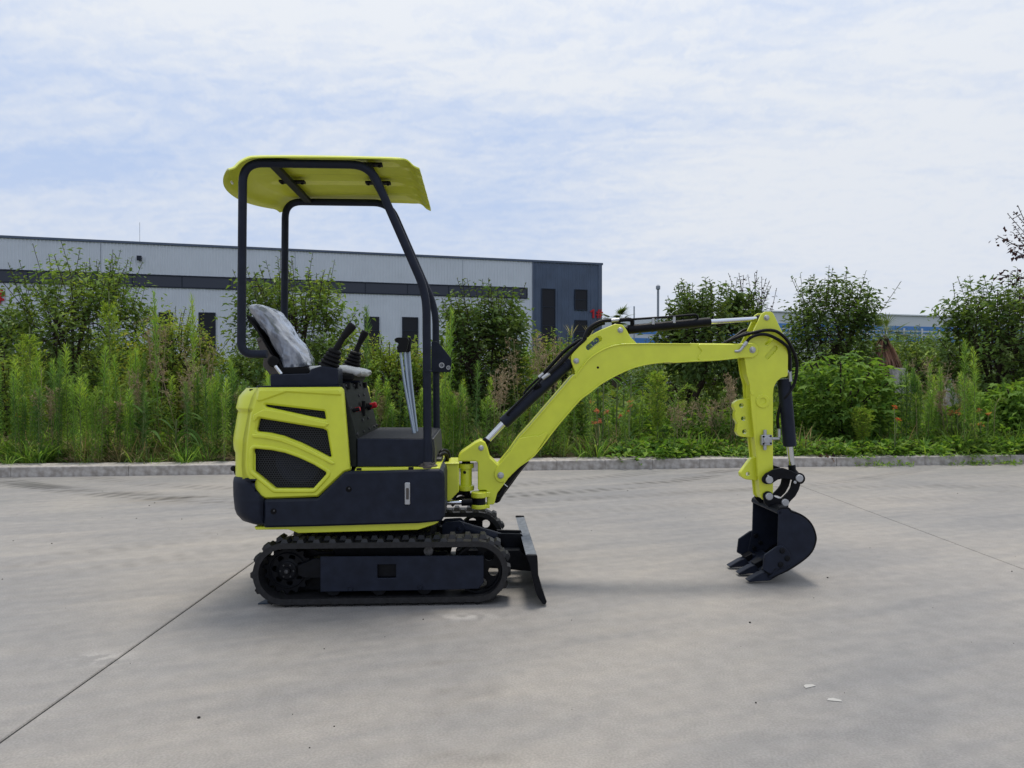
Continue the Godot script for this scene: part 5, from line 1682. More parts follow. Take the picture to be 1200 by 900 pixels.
func yard() -> void:
	var conc := concrete()
	var mb := MB.new()
	sheet(mb, -400, 400, -500, 60, -0.020)
	setting(obj("terrain", mb, M["far turf"]), "flat green ground running out to the horizon")
	mb = MB.new()
	sheet(mb, -33, 36, -15, 20, -0.009)
	var ground := setting(obj("concrete_yard", mb, M["joint filler"]), "pale grey concrete yard in long strips with dark sawn joints")
	for k in range(-4, 5):
		var x := -1.618 + 4.698 * k
		obj("concrete_slab", slab_mesh(x + 0.0045, x + 4.6935, -13.0, 18.0), conc, ground)
	# the kerb, stone by stone
	var kerb := setting(node_of("kerb", self), "low pale concrete kerb between the yard and the planting bed")
	kerb.position = KERB_AT
	kerb.rotation.y = KERB_ANGLE
	rng.seed = 77
	var u := -11.2
	while u < 11.5:
		var l := 0.615
		if u < -0.9:
			l = rng.randf_range(1.15, 1.3)
		mb = MB.new()
		var h := 0.118 + rng.randf_range(-0.003, 0.003)
		var f := rng.randf_range(-0.003, 0.003)
		mb.xf = Transform3D(Basis.from_euler(Vector3(0, PI / 2, 0)), Vector3(0, 0, 0))
		prism(mb, rnd(PackedVector2Array([Vector2(-f, -0.05), Vector2(-f, h - 0.01), Vector2(0.006 - f, h), Vector2(0.34, h + 0.002), Vector2(0.34, -0.05)]), 0.008), u + 0.0015, u + l - 0.0015, 0.004)
		obj("kerb_stone", mb, M["kerb concrete"], kerb)
		u += l
	# soil of the bed
	mb = MB.new()
	var hn := FastNoiseLite.new()
	hn.frequency = 1.2
	hn.seed = 3
	var nu := 120
	var nw := 40
	for a in nu:
		for b in nw:
			var p := []
			for q in [[a, b], [a + 1, b], [a + 1, b + 1], [a, b + 1]]:
				var uu: float = lerpf(-18.0, 18.0, q[0] / float(nu))
				var ww: float = 0.33 + 16.0 * pow(q[1] / float(nw), 1.5)
				var hh := 0.088 + hn.get_noise_2d(uu, ww) * 0.035 * clampf((ww - 0.19) * 4.0, 0.0, 1.0)
				p.append(bed(uu, ww, hh))
			mb.flat(p[0], p[1], p[2], p[3], Vector3.UP)
	setting(obj("planting_bed", mb, M["dry soil"]), "strip of dry brown soil behind the kerb")

func scraps() -> void:
	var mb := MB.new()
	prism(mb, PackedVector2Array([Vector2(0, 0), Vector2(0.115, 0.012), Vector2(0.12, 0.075), Vector2(0.07, 0.082), Vector2(0.015, 0.06)]), 0.0, 0.006, 0.001)
	var o := obj("rubber_scrap", mb, M["scrap rubber"])
	o.transform = Transform3D(Basis(Vector3(1, 0, 0), Vector3(0, 0, -1), Vector3(0, 1, 0)), Vector3(-1.29, 0.001, -3.63))
	tag(o, "dark blue scrap lying flat on the concrete at the rear end of the near track", "scrap")
	for q in [[1.0884, -2.645, 0.3, "upper of two small white paper scraps on the concrete in front of the bucket"], [1.1232, -2.545, -0.35, "lower of two small white paper scraps on the concrete in front of the bucket"]]:
		mb = MB.new()
		prism(mb, PackedVector2Array([Vector2(0, 0), Vector2(0.05, 0.006), Vector2(0.046, 0.02), Vector2(0.02, 0.027), Vector2(0.004, 0.018)]), 0.0, 0.0015, 0.0004)
		o = obj("paper_scrap", mb, M["scrap paper"])
		o.transform = Transform3D(Basis(Vector3(1, 0, 0), Vector3(0, 0, -1), Vector3(0, 1, 0)).rotated(Vector3.UP, q[2]), Vector3(q[0], 0.001, q[1]))
		tag(o, q[3], "paper scrap")
	rng.seed = 91
	var st := MB.new()
	for k in 150:
		var c := Vector3(rng.randf_range(-4.5, 5.0), 0.0, rng.randf_range(-7.5, -1.6))
		var r := 0.0015 + 0.0045 * pow(rng.randf(), 3.0)
		st.xf = Transform3D(Basis.from_euler(Vector3(0, rng.randf() * TAU, 0)), c)
		lathe(st, Vector3(0, 0, 0), Vector3.UP, PackedVector2Array([Vector2(0, r), Vector2(r * 0.7, r * 0.8), Vector2(r, r * 0.3), Vector2(r, 0)]), 5)
	var grit := stuff(obj("grit", st, M["joint filler"]))
	grit.set_meta("label", "small dark crumbs of grit strewn over the concrete")

# ---------------------------------------------------------------- halls

func ribbed(mb: MB, x0: float, x1: float, y0: float, y1: float, pitch: float, depth: float) -> void:
	var x := x0
	while x < x1 - 0.01:
		var e := minf(x + pitch, x1)
		var a := x + pitch * 0.55
		var b := x + pitch * 0.65
		var c := x + pitch * 0.90
		mb.flat(Vector3(x, y0, 0), Vector3(minf(a, e), y0, 0), Vector3(minf(a, e), y1, 0), Vector3(x, y1, 0), Vector3(0, 0, 1))
		if c < e:
			mb.flat(Vector3(a, y0, 0), Vector3(b, y0, depth), Vector3(b, y1, depth), Vector3(a, y1, 0), Vector3(-0.7, 0, 0.7))
			mb.flat(Vector3(b, y0, depth), Vector3(c, y0, depth), Vector3(c, y1, depth), Vector3(b, y1, depth), Vector3(0, 0, 1))
			mb.flat(Vector3(c, y0, depth), Vector3(e, y0, 0), Vector3(e, y1, 0), Vector3(c, y1, depth), Vector3(0.7, 0, 0.7))
		x += pitch

func hall_window(hall: Node, a: Vector2, b: Vector2, cols: int, rows: int) -> void:
	var lo := a.min(b)
	var hi := a.max(b)
	var mb := MB.new()
	var f := 0.07
	prism(mb, rect(lo, hi), 0.03, 0.10, 0.004, [rect(lo + Vector2(f, f), hi - Vector2(f, f))])
	for k in range(1, cols):
		var x := lerpf(lo.x, hi.x, float(k) / cols)
		box(mb, Vector3(x, (lo.y + hi.y) / 2, 0.07), Vector3(0.05, hi.y - lo.y - 2 * f - 0.004, 0.05), 0.002)
	for k in range(1, rows):
		var y := lerpf(lo.y, hi.y, float(k) / rows)
		box(mb, Vector3((lo.x + hi.x) / 2, y, 0.072), Vector3(hi.x - lo.x - 2 * f - 0.004, 0.06, 0.05), 0.002)
	var w := obj("window", mb, M["window frame"], hall)
	mb = MB.new()
	prism(mb, rect(lo + Vector2(f - 0.01, f - 0.01), hi - Vector2(f - 0.01, f - 0.01)), 0.045, 0.055, 0.0)
	obj("pane", mb, M["dark glazing"], w)

func letters(text: String, at: Vector2, z: float, size: float, parent: Node) -> void:
	var t := TextMesh.new()
	var f := SystemFont.new()
	f.font_names = PackedStringArray(["Droid Sans"])
	f.font_weight = 700
	t.font = f
	t.text = text
	t.font_size = 64
	t.pixel_size = size / 64.0
	t.depth = 0.08
	var o := obj("sign_letters", t, M["red letters"], parent)
	o.position = Vector3(at.x, at.y, z)

func halls() -> void:
	var hall := thing("factory_hall", "long grey ribbed factory hall with a dark window band and a navy corner block", "factory hall")
	hall.position = Vector3(6.92, 0, -55.9)
	hall.rotation.y = 0.27053
	var top := Vector2(-0.2943, 9.9761).y
	var xb := Vector2(-5.5363, 10.0131).x
	var left := -75.0
	var mb := MB.new()
	box(mb, Vector3((left - 0.02) / 2 , top / 2 - 0.1, -15.05), Vector3(-left - 0.02, top - 0.2, 30.0), 0.01)
	obj("core", mb, M["pale wall"], hall)
	mb = MB.new()
	ribbed(mb, left, xb, 0.0, top, 0.21, 0.035)
	obj("grey_wall", mb, M["grey cladding"], hall)
	mb = MB.new()
	ribbed(mb, xb, 0.0, 0.0, top, 0.30, 0.035)
	obj("navy_wall", mb, M["blue cladding"], hall)
	mb = MB.new()
	box(mb, Vector3(xb, top / 2, 0.03), Vector3(0.10, top - 0.01, 0.06), 0.004)
	obj("corner_trim", mb, M["edge trim"], hall)
	mb = MB.new()
	box(mb, Vector3(-0.08, top / 2, 0.02), Vector3(0.30, top - 0.01, 0.12), 0.004)
	obj("corner_trim", mb, M["edge trim"], hall)
	mb = MB.new()
	box(mb, Vector3(left / 2, top + 0.05, -0.10), Vector3(-left + 0.3, 0.16, 0.40), 0.01)
	obj("parapet_trim", mb, M["edge trim"], hall)
	for px in [Vector2(-34.8774, 9.0678).x, Vector2(-22.7886, 9.6169).x, Vector2(-10.9710, 10.1538).x]:
		mb = MB.new()
		box(mb, Vector3(px, top / 2, 0.035), Vector3(0.025, top - 0.2, 0.01), 0.002)
		obj("panel_seam", mb, M["grey pole"], hall)
	# window band
	var bt := Vector2(-25.3650, 7.9835).y
	var bb := Vector2(-25.3673, 7.1374).y
	var bx := Vector2(-5.9749, 7.8014).x
	mb = MB.new()
	prism(mb, rect(Vector2(left + 1.0, bb), Vector2(bx, bt)), 0.03, 0.09, 0.004, [rect(Vector2(left + 1.1, bb + 0.08), Vector2(bx - 0.08, bt - 0.08))])
	prism(mb, rect(Vector2(left + 1.1, bb + 0.08), Vector2(bx - 0.08, bt - 0.08)), 0.036, 0.042, 0.0)
	var band := obj("window_band", mb, M["window frame"], hall)
	var x := bx - 0.08
	while x > left + 4.0:
		mb = MB.new()
		prism(mb, rect(Vector2(x - 2.93, bb + 0.08), Vector2(x, bt - 0.08)), 0.045, 0.056, 0.0)
		obj("pane", mb, M["band glazing"], band)
		x -= 3.0
	for q in [[Vector2(-31.4532, 5.5000), Vector2(-30.5830, 2.4564)], [Vector2(-28.9953, 5.5602), Vector2(-27.9386, 2.4758)], [Vector2(-18.0872, 5.5237), Vector2(-17.0424, 2.5555)], [Vector2(-15.4267, 5.5538), Vector2(-14.2580, 2.5758)], [Vector2(-43.2970, 5.2101), Vector2(-42.1814, 2.3716)]]:
		hall_window(hall, Vector2(q[0].x, q[0].y), Vector2(q[1].x, q[1].y), 1, 3)
	hall_window(hall, Vector2(-4.8565, 7.9677), Vector2(-3.7571, 2.3261), 1, 4)
	hall_window(hall, Vector2(-2.1981, 7.9907), Vector2(-1.1421, 6.3741), 1, 2)
	hall_window(hall, Vector2(-2.1963, 5.6244), Vector2(-1.1397, 3.8623), 1, 2)
	mb = MB.new()
	var d0 := Vector2(-41.4835, 4.5620)
	var d1 := Vector2(-39.8715, 2.3885)
	prism(mb, rect(d0, Vector2(d1.x, 0.1)), 0.03, 0.08, 0.004)
	obj("gateway", mb, M["dark inside"], hall)
	letters("1#", Vector2(-0.3970, 6.1275), 0.10, 0.95, hall)
	letters("#", Vector2(-40.6212, 6.1856), 0.10, 1.3, hall)
	# small things on the wall
	mb = MB.new()
	var lp := Vector2(-32.5670, 9.0047)
	tube(mb, PackedVector3Array([Vector3(lp.x, top, 0.03), Vector3(lp.x, top + 1.4, 0.03)]), 0.012, 6)
	obj("lightning_rod", mb, M["grey pole"], hall)
	mb = MB.new()
	box(mb, Vector3(lp.x, lp.y, 0.2), Vector3(0.25, 0.30, 0.3), 0.02)
	obj("wall_lamp", mb, M["window frame"], hall)

	var far := thing("far_hall", "long low white hall with blue stripes far behind the arm of the excavator", "factory hall")
	far.position = Vector3(39.286, 0, -110.0)
	far.rotation.y = 0.27053
	var ft := Vector2(-0.0369, 11.3548).y
	var fx0 := Vector2(-8.0162, 11.1569).x
	var fx1 := Vector2(70.5790, 13.1056).x
	mb = MB.new()
	var ridge := Vector2(-6.5623, 11.3216).x
	prism(mb, PackedVector2Array([Vector2(fx0, 0), Vector2(fx1, 0), Vector2(fx1, ft - 0.1), Vector2(ridge, ft - 0.1), Vector2(fx0, ft - 0.9)]), -40.0, 0.0, 0.02)
	obj("wall", mb, M["pale wall"], far)
	mb = MB.new()
	prism(mb, PackedVector2Array([Vector2(fx0 - 0.2, ft - 0.95), Vector2(ridge, ft - 0.08), Vector2(fx1, ft - 0.08), Vector2(fx1, ft + 0.15), Vector2(ridge, ft + 0.15), Vector2(fx0 - 0.2, ft - 0.7)]), -40.2, 0.25, 0.02)
	obj("roof_edge", mb, M["pale roof"], far)
	for q in [[Vector2(-0.0308, 9.5898).y, Vector2(-0.0286, 8.9360).y], [Vector2(-0.0277, 8.6744).y, Vector2(-0.0266, 8.3475).y], [Vector2(-0.0252, 7.9551).y, Vector2(-0.0221, 7.0395).y]]:
		mb = MB.new()
		prism(mb, rect(Vector2(fx0 + 0.3, q[1]), Vector2(fx1, q[0])), 0.01, 0.06, 0.004)
		obj("stripe", mb, M["stripe blue"], far)
	var c := fx0 + 1.0
	while c < fx1:
		mb = MB.new()
		box(mb, Vector3(c, ft / 2 - 1.0, 0.09), Vector3(0.35, ft - 2.2, 0.16), 0.01)
		obj("column", mb, M["pale wall"], far)
		c += 3.6
	var low := thing("low_hall", "low pale hall with blue stripes behind the upper cylinder of the excavator", "factory hall")
	low.position = Vector3(39.286 - 12.0, 0, -122.0)
	low.rotation.y = 0.27053
	var lt := 11.5667
	mb = MB.new()
	prism(mb, PackedVector2Array([Vector2(-13.0, 0), Vector2(8, 0), Vector2(8, lt - 0.4), Vector2(-2, lt), Vector2(-13.0, lt - 0.9)]), -30.0, 0.0, 0.02)
	obj("wall", mb, M["pale wall"], low)
	for q in [[0.60, 0.68], [0.74, 0.78]]:
		mb = MB.new()
		prism(mb, rect(Vector2(-12.7, lt * q[0]), Vector2(8, lt * q[1])), 0.01, 0.06, 0.004)
		obj("stripe", mb, M["stripe blue"], low)
	for q in [[17.9143, -88.0, 12.4643, 0.14, "taller grey chimney pole with a round cap above the far hall"], [16.1726, -95.0, 10.6500, 0.09, "shorter thin grey pole left of the capped chimney"]]:
		var pole := thing("chimney_pole", q[4], "pole")
		pole.position = Vector3(q[0], 0, q[1])
		mb = MB.new()
		cyl(mb, Vector3.ZERO, Vector3(0, q[2], 0), q[3], 10, 0.01)
		obj("shaft", mb, M["grey pole"], pole)
		mb = MB.new()
		if q[3] > 0.1:
			lathe(mb, Vector3(0, q[2] - 0.5, 0), Vector3.UP, PackedVector2Array([Vector2(0, 0.14), Vector2(0.1, 0.27), Vector2(0.45, 0.27), Vector2(0.62, 0.1), Vector2(0.62, 0)]), 12)
			obj("cap", mb, M["grey pole"], pole)
	for q in [[9.4714, -17.0, 0.10, 1.40, "left of two leaning grey concrete slabs among the weeds"], [9.4661, -15.5, -0.35, 1.15, "right of two leaning grey concrete slabs among the weeds"]]:
		mb = MB.new()
		prism(mb, PackedVector2Array([Vector2(-0.22, 0), Vector2(0.26, 0), Vector2(0.26, q[3] - 0.06), Vector2(-0.2, q[3])]), -0.05, 0.05, 0.01)
		var slab := obj("concrete_panel", mb, M["weathered slab"])
		slab.position = Vector3(q[0], 0.05, q[1])
		slab.rotation = Vector3(-0.22, 0.3, q[2])
		tag(slab, q[4], "concrete slab")

# ---------------------------------------------------------------- plants

func leaf(mb: MB, at: Vector3, dir: Vector3, up: Vector3, l: float, w: float, bend: float) -> void:
	var side := dir.cross(up)
	if side.length() < 0.01:
		side = dir.cross(Vector3(0.3, 0.2, 0.9))
	side = side.normalized()
	var nrm := side.cross(dir).normalized()
	var mid := at + dir * l * 0.5
	var tip := at + dir * l - nrm * bend * l
	var a := mid + side * w * 0.5 + nrm * w * 0.16
	var b := mid - side * w * 0.5 + nrm * w * 0.16
	var n0 := (a - at).cross(tip - at).normalized()
	var n1 := (tip - at).cross(b - at).normalized()
	if n0.dot(nrm) < 0.0:
		n0 = -n0
	if n1.dot(nrm) < 0.0:
		n1 = -n1
	mb.tri(at, a, tip, n0, n0, n0)
	mb.tri(at, tip, b, n1, n1, n1)

func bent_leaf(mb: MB, at: Vector3, d0: Vector3, d1: Vector3, l: float, w: float) -> void:
	var side := d0.cross(d1)
	if side.length() < 0.02:
		side = d0.cross(Vector3(0.3, 0.9, 0.2))
	side = side.normalized()
	var mid := at + d0 * l * 0.5
	var tip := mid + d1 * l * 0.5
	var a := mid + side * w * 0.5
	var b := mid - side * w * 0.5
	var n0 := side.cross(d0).normalized()
	var n1 := side.cross(d1).normalized()
	if n0.y < 0.0:
		n0 = -n0
	if n1.dot(n0) < 0.0:
		n1 = -n1
	mb.tri(at, a, b, n0, n0, n0)
	mb.tri(a, tip, b, n1, n1, n1)

func blade(mb: MB, at: Vector3, dir: Vector3, l: float, w: float, droop: float, segs: int, fold := 0.0) -> void:
	var p := at
	var d := dir.normalized()
	var side := d.cross(Vector3.UP)
	side = (side if side.length() > 0.05 else Vector3.RIGHT).normalized()
	var last_a := p
	var last_b := p
	for k in range(1, segs + 1):
		var t := float(k) / segs
		d = (d + Vector3.DOWN * droop / segs).normalized()
		p += d * l / segs
		var ww := w * 0.5 * (sin(PI * pow(t, 0.7)) if k < segs else 0.04) + 0.0006
		var nrm := side.cross(d).normalized()
		var a := p + side * ww + nrm * ww * fold
		var b := p - side * ww + nrm * ww * fold
		mb.flat(last_a, last_b, b, a, nrm if nrm.y > 0.0 else -nrm)
		last_a = a
		last_b = b

func rv(s := 1.0) -> Vector3:
	return Vector3(rng.randf_range(-s, s), rng.randf_range(-s, s), rng.randf_range(-s, s))

func vary(c: Color, d: float) -> Color:
	var k := 1.0 + rng.randf_range(-d, d)
	var h := rng.randf_range(-d, d) * 0.35
	return Color(c.r * k * (1.0 + h), c.g * k, c.b * k * (1.0 - h))

# a woody plant: [wood, leaves]
func woody(s: int, h: float, w: float, trunk_h: float, shoots: int, per: int, ll: float, lw: float, cols: Array, upright: float, spikes: int, trunk_r: float, deep := 1.0, foot_x := 0.0) -> Array:
	rng.seed = s
	var wood := MB.new()
	var leaves := MB.new()
	var ch := h - trunk_h
	var cen := Vector3(0, trunk_h + ch * 0.42, 0)
	var rad := Vector3(w * 0.5, ch * 0.46, w * 0.5 * deep)
	var stems := 1 if trunk_h > 0.4 else 4
	var joint := Vector3(rng.randf_range(-0.05, 0.05) * h, trunk_h + ch * 0.12, rng.randf_range(-0.05, 0.05) * h)
	for k in stems:
		var foot := Vector3(foot_x, -0.1, 0) if stems == 1 else Vector3(rng.randf_range(-0.12, 0.12), -0.1, rng.randf_range(-0.12, 0.12))
		var top := joint if stems == 1 else cen + Vector3(rng.randf_range(-0.3, 0.3) * w, rng.randf_range(0.0, 0.25) * ch, rng.randf_range(-0.3, 0.3) * w)
		var mid := foot.lerp(top, 0.5) + Vector3(rng.randf_range(-0.04, 0.04), 0, rng.randf_range(-0.04, 0.04)) * h
		tube(wood, curve(PackedVector3Array([foot, foot.lerp(mid, 0.5), mid, top]), 3), trunk_r * (1.0 if stems == 1 else 0.5), 7)
		tube(wood, PackedVector3Array([foot, foot + (mid - foot) * 0.3]), trunk_r * (1.25 if stems == 1 else 0.6), 7)
	var limbs := []
	for k in 7:
		var d := rv().normalized()
		d.y = absf(d.y) * 0.9
		var e := cen + Vector3(d.x * rad.x, d.y * rad.y, d.z * rad.z) * 0.62
		var m := joint.lerp(e, 0.5) + Vector3(0, 0.06 * ch, 0)
		tube(wood, curve(PackedVector3Array([joint, m, e]), 3), trunk_r * 0.42, 6)
		limbs.append([joint, m, e])
	for k in shoots:
		var spike := k < spikes
		var d := rv().normalized()
		if spike:
			d.y = 0.25 + absf(d.y)
			d = d.normalized()
		var depth := 0.45 + 0.55 * pow(rng.randf(), 0.55)
		var base := cen + Vector3(d.x * rad.x, d.y * rad.y, d.z * rad.z) * depth * (0.82 if spike else 0.92)
		var out := Vector3(d.x, d.y * 0.6 + 0.15, d.z).normalized()
		var sd := (out.lerp(Vector3.UP, upright + (0.15 if spike else rng.randf_range(-0.25, 0.15))) + rv(0.22)).normalized()
		var sl := ch * (rng.randf_range(0.18, 0.40) if spike else rng.randf_range(0.10, 0.20))
		if base.y + sd.y * sl > h:
			sl = maxf(0.05, (h - base.y) / maxf(sd.y, 0.2))
		var tip := base + sd * sl
		var lm: Array = limbs[k % limbs.size()]
		if spike or k % 3 == 0:
			tube(wood, PackedVector3Array([base - sd * sl * 0.4, tip]), 0.0045 if spike else 0.006, 4)
		if k % 4 == 0:
			tube(wood, PackedVector3Array([lm[2].lerp(lm[1], rng.randf() * 0.6), base]), 0.007, 4)
		var cc := vary(cols[rng.randi() % cols.size()], 0.22)
		var n := int(per * (0.7 if spike else 1.0))
		for j in n:
			var t := (j + rng.randf()) / n
			var spread := (0.0 if spike else 0.10) * ch * 0.5
			var p := base + sd * sl * t + rv(spread)
			var a := j * 2.4 + rng.randf()
			var f := frame_of(sd)
			var r := f.x * cos(a) + f.y * sin(a)
			var ld := (r * 0.9 + sd * rng.randf_range(0.1, 0.9) + Vector3.DOWN * rng.randf_range(0.0, 0.35)).normalized()
			leaves.tint = vary(cc, 0.18)
			var q := rng.randf_range(0.65, 1.15) * (1.0 - 0.4 * t if spike else 1.0)
			leaf(leaves, p, ld, (Vector3.UP + rv(0.5)).normalized(), ll * q, lw * q, rng.randf_range(0.0, 0.3))
	return [wood, leaves]

func plant_of(called: String, label: String, category: String, at: Vector3, parts: Array, wood: Material, leafm: Material, group := "", crown := "crown", stem := "trunk") -> Node3D:
	var t := thing(called, label, category, group)
	t.position = at
	obj(stem, parts[0], wood, t)
	stuff(obj(crown, parts[1], leafm, t))
	return t

# tall narrow-leaved weed
func weed(s: int, h: float, leaf_len: float, n: int, cols: Array, hook := 0.0) -> Array:
	rng.seed = s
	var stem := MB.new()
	var lv := MB.new()
	var line := PackedVector3Array()
	var lean := Vector3(rng.randf_range(-0.05, 0.05), 0, rng.randf_range(-0.05, 0.05))
	for k in 9:
		var t := k / 8.0
		var p := Vector3(0, h * t, 0) + lean * h * t * t
		if hook > 0.0 and t > 0.72:
			var e := (t - 0.72) / 0.28
			p.x += hook * e * 0.35
			p.y = h * 0.72 + h * 0.13 * sin(e * PI * 0.8) 
		line.append(p)
	tube(stem, curve(line, 2), 0.0045, 5)
	for j in n:
		var t := pow((j + rng.randf()) / n, 0.85)
		t = 0.06 + 0.94 * t
		var f := t * 8.0
		var k := mini(int(f), 7)
		var p := line[k].lerp(line[k + 1], f - k)
		var along := (line[k + 1] - line[k]).normalized()
		var a := j * 2.39996 + rng.randf_range(-0.4, 0.4)
		var fr := frame_of(along)
		var out := fr.x * cos(a) + fr.y * sin(a)
		var rise := lerpf(0.15, 0.95, t * t) + rng.randf_range(-0.25, 0.2)
		var l := leaf_len * rng.randf_range(0.7, 1.15) * (1.0 if t < 0.82 else lerpf(1.0, 0.55, (t - 0.82) / 0.18))
		if t < 0.25:
			l *= 0.75
		lv.tint = vary(cols[0] if t < 0.78 or rng.randf() < 0.4 else cols[1], 0.25)
		if t < 0.3 and rng.randf() < 0.16:
			lv.tint = vary(cols[2], 0.2)
		var d0 := (out + along * (rise + 0.45)).normalized()
		var sag := rng.randf_range(0.3, 1.5) * (1.0 - 0.75 * t)
		bent_leaf(lv, p, d0, (out * 0.8 + along * (rise - sag) + rv(0.15)).normalized(), l, l * 0.095)
	return [stem, lv]

# bushy fleabane with a feathery light top
func feather(s: int, h: float, w: float, cols: Array) -> Array:
	rng.seed = s
	var stem := MB.new()
	var lv := MB.new()
	tube(stem, PackedVector3Array([Vector3.ZERO, Vector3(0.01, h * 0.5, 0), Vector3(0, h * 0.95, 0)]), 0.008, 5)
	for k in 70:
		var t := 0.35 + 0.65 * (k + rng.randf()) / 70.0
		var a := k * 2.4
		var reach := w * 0.5 * sin(PI * clampf((t - 0.25) / 0.80, 0.0, 1.0)) * rng.randf_range(0.7, 1.1) + 0.03
		var d := Vector3(cos(a), rng.randf_range(0.8, 1.4), sin(a)).normalized()
		var p := Vector3(0, h * t * 0.86, 0)
		var e := p + d * reach
		tube(stem, PackedVector3Array([p, e]), 0.0025, 3)
		for j in 26:
			var q := p.lerp(e, 0.15 + 0.9 * (j + rng.randf()) / 26.0)
			lv.tint = vary(cols[rng.randi() % cols.size()], 0.2)
			leaf(lv, q, (d + rv(0.9)).normalized(), (Vector3.UP + rv(0.5)).normalized(), rng.randf_range(0.03, 0.06), 0.011, 0.2)
	for k in 60:
		var a := k * 2.4
		lv.tint = vary(cols[0], 0.2)
		leaf(lv, Vector3(0, h * 0.5 * k / 60.0, 0), Vector3(cos(a), 0.5, sin(a)).normalized(), Vector3.UP, 0.10, 0.016, 0.2)
	return [stem, lv]

# a seeding grass or dock with a loose tan head
func dry_head(s: int, h: float, w: float, head: float, cols: Array) -> Array:
	rng.seed = s
	var stem := MB.new()
	var lv := MB.new()
	for b in 5:
		var foot := Vector3(rng.randf_range(-0.06, 0.06), 0, rng.randf_range(-0.06, 0.06))
		var top := foot + Vector3(rng.randf_range(-0.5, 0.5) * w, h * rng.randf_range(0.82, 1.0), rng.randf_range(-0.5, 0.5) * w)
		tube(stem, PackedVector3Array([foot, foot.lerp(top, 0.5) + rv(0.02), top]), 0.004, 4)
		for k in 26:
			var t := 1.0 - head / h * rng.randf()
			var p := foot.lerp(top, t)
			var d := (rv() + Vector3(0, 0.5, 0)).normalized()
			var l := w * 0.32 * rng.randf_range(0.3, 1.0)
			tube(stem, PackedVector3Array([p, p + d * l]), 0.0012, 3)
			for j in 10:
				lv.tint = vary(cols[rng.randi() % cols.size()], 0.25)
				leaf(lv, p + d * l * rng.randf_range(0.3, 1.05) + rv(0.012), rv().normalized(), rv().normalized(), rng.randf_range(0.012, 0.024), 0.009, 0.1)
		for k in 14:
			lv.tint = vary(Color(0.08, 0.13, 0.03), 0.3)
			var a := rng.randf() * TAU
			blade(lv, foot.lerp(top, rng.randf() * 0.6), Vector3(cos(a), 1.1, sin(a)), rng.randf_range(0.15, 0.3), 0.018, 1.3, 4)
	return [stem, lv]

func lobed(s: int, lobes: int, r: float, col: Color) -> ArrayMesh:    # a broad lobed leaf
	rng.seed = s
	var mb := MB.new()
	var rim := PackedVector3Array()
	for k in lobes:
		var a := lerpf(-2.1, 2.1, k / float(lobes - 1))
		var len := r * (1.0 - 0.38 * absf(a) / 2.1)
		rim.append(Vector3(cos(a - 0.2) * len * 0.62, -0.03 * len, sin(a - 0.2) * len * 0.62))
		rim.append(Vector3(cos(a) * len, -0.22 * len, sin(a) * len))
		rim.append(Vector3(cos(a + 0.2) * len * 0.62, -0.03 * len, sin(a + 0.2) * len * 0.62))
	mb.tint = col
	for k in rim.size() - 1:
		var a := rim[k]
		var b := rim[k + 1]
		var q := a.cross(b).normalized()
		q = q if q.y > 0.0 else -q
		mb.tri(Vector3.ZERO, a, b, q, q, q)
	var stalk := Vector3(-r * 0.9, -r * 0.35, 0)
	mb.flat(Vector3(0, 0, 0.004), Vector3(0, 0, -0.004), stalk + Vector3(0, 0, -0.004), stalk + Vector3(0, 0, 0.004), Vector3.UP)
	return mb.done()

func broad_bush(label: String, at: Vector3, h: float, w: float, n: int, s: int, cols: Array, r: float) -> void:
	var t := thing("broad_leaved_shrub", label, "shrub")
	t.position = at
	var meshes := []
	for k in 8:
		meshes.append(lobed(s + k, 5, r * (0.75 + 0.07 * k), cols[k % cols.size()]))
	rng.seed = s
	var wood := MB.new()
	var ends := []
	for k in 12:
		var a := TAU * k / 12.0 + rng.randf()
		var e := Vector3(cos(a) * w * 0.42 * rng.randf_range(0.3, 1.0), h * rng.randf_range(0.55, 0.92), sin(a) * w * 0.34)
		tube(wood, curve(PackedVector3Array([Vector3(0, -0.05, 0), Vector3(e.x * 0.25, e.y * 0.5, e.z * 0.25), e]), 4), 0.012, 6)
	obj("stem", wood, M["bark"], t)
	var inner := MB.new()
	for k in 2600:
		var d := rv().normalized() * pow(rng.randf(), 0.4) * 0.9
		inner.tint = vary(cols[rng.randi() % cols.size()], 0.3)
		leaf(inner, Vector3(d.x * w * 0.5, h * 0.47 + d.y * h * 0.44, d.z * w * 0.40), (Vector3(d.x, 0.1, d.z) + rv(0.6)).normalized(), (Vector3.UP + rv(0.4)).normalized(), r * rng.randf_range(0.6, 1.0), r * 0.45, 0.25)
	stuff(obj("inner_leaves", inner, M["soft leaves"], t))
	for k in n:
		var d := rv().normalized()
		var p := Vector3(d.x * w * 0.5, h * 0.52 + d.y * h * 0.46, d.z * w * 0.42) * Vector3.ONE
		var shell := 0.72 + 0.28 * rng.randf()
		p = Vector3(p.x * shell, h * 0.5 + (p.y - h * 0.5) * shell, p.z * shell)
		p.y = maxf(p.y, 0.12)
		var o := obj("leaf", meshes[rng.randi() % meshes.size()], M["soft leaves"], t)
		var yaw := atan2(-d.z, d.x) + rng.randf_range(-0.8, 0.8)
		o.transform = Transform3D(Basis.from_euler(Vector3(rng.randf_range(-0.3, 0.3), yaw, rng.randf_range(-0.55, 0.15))), p)

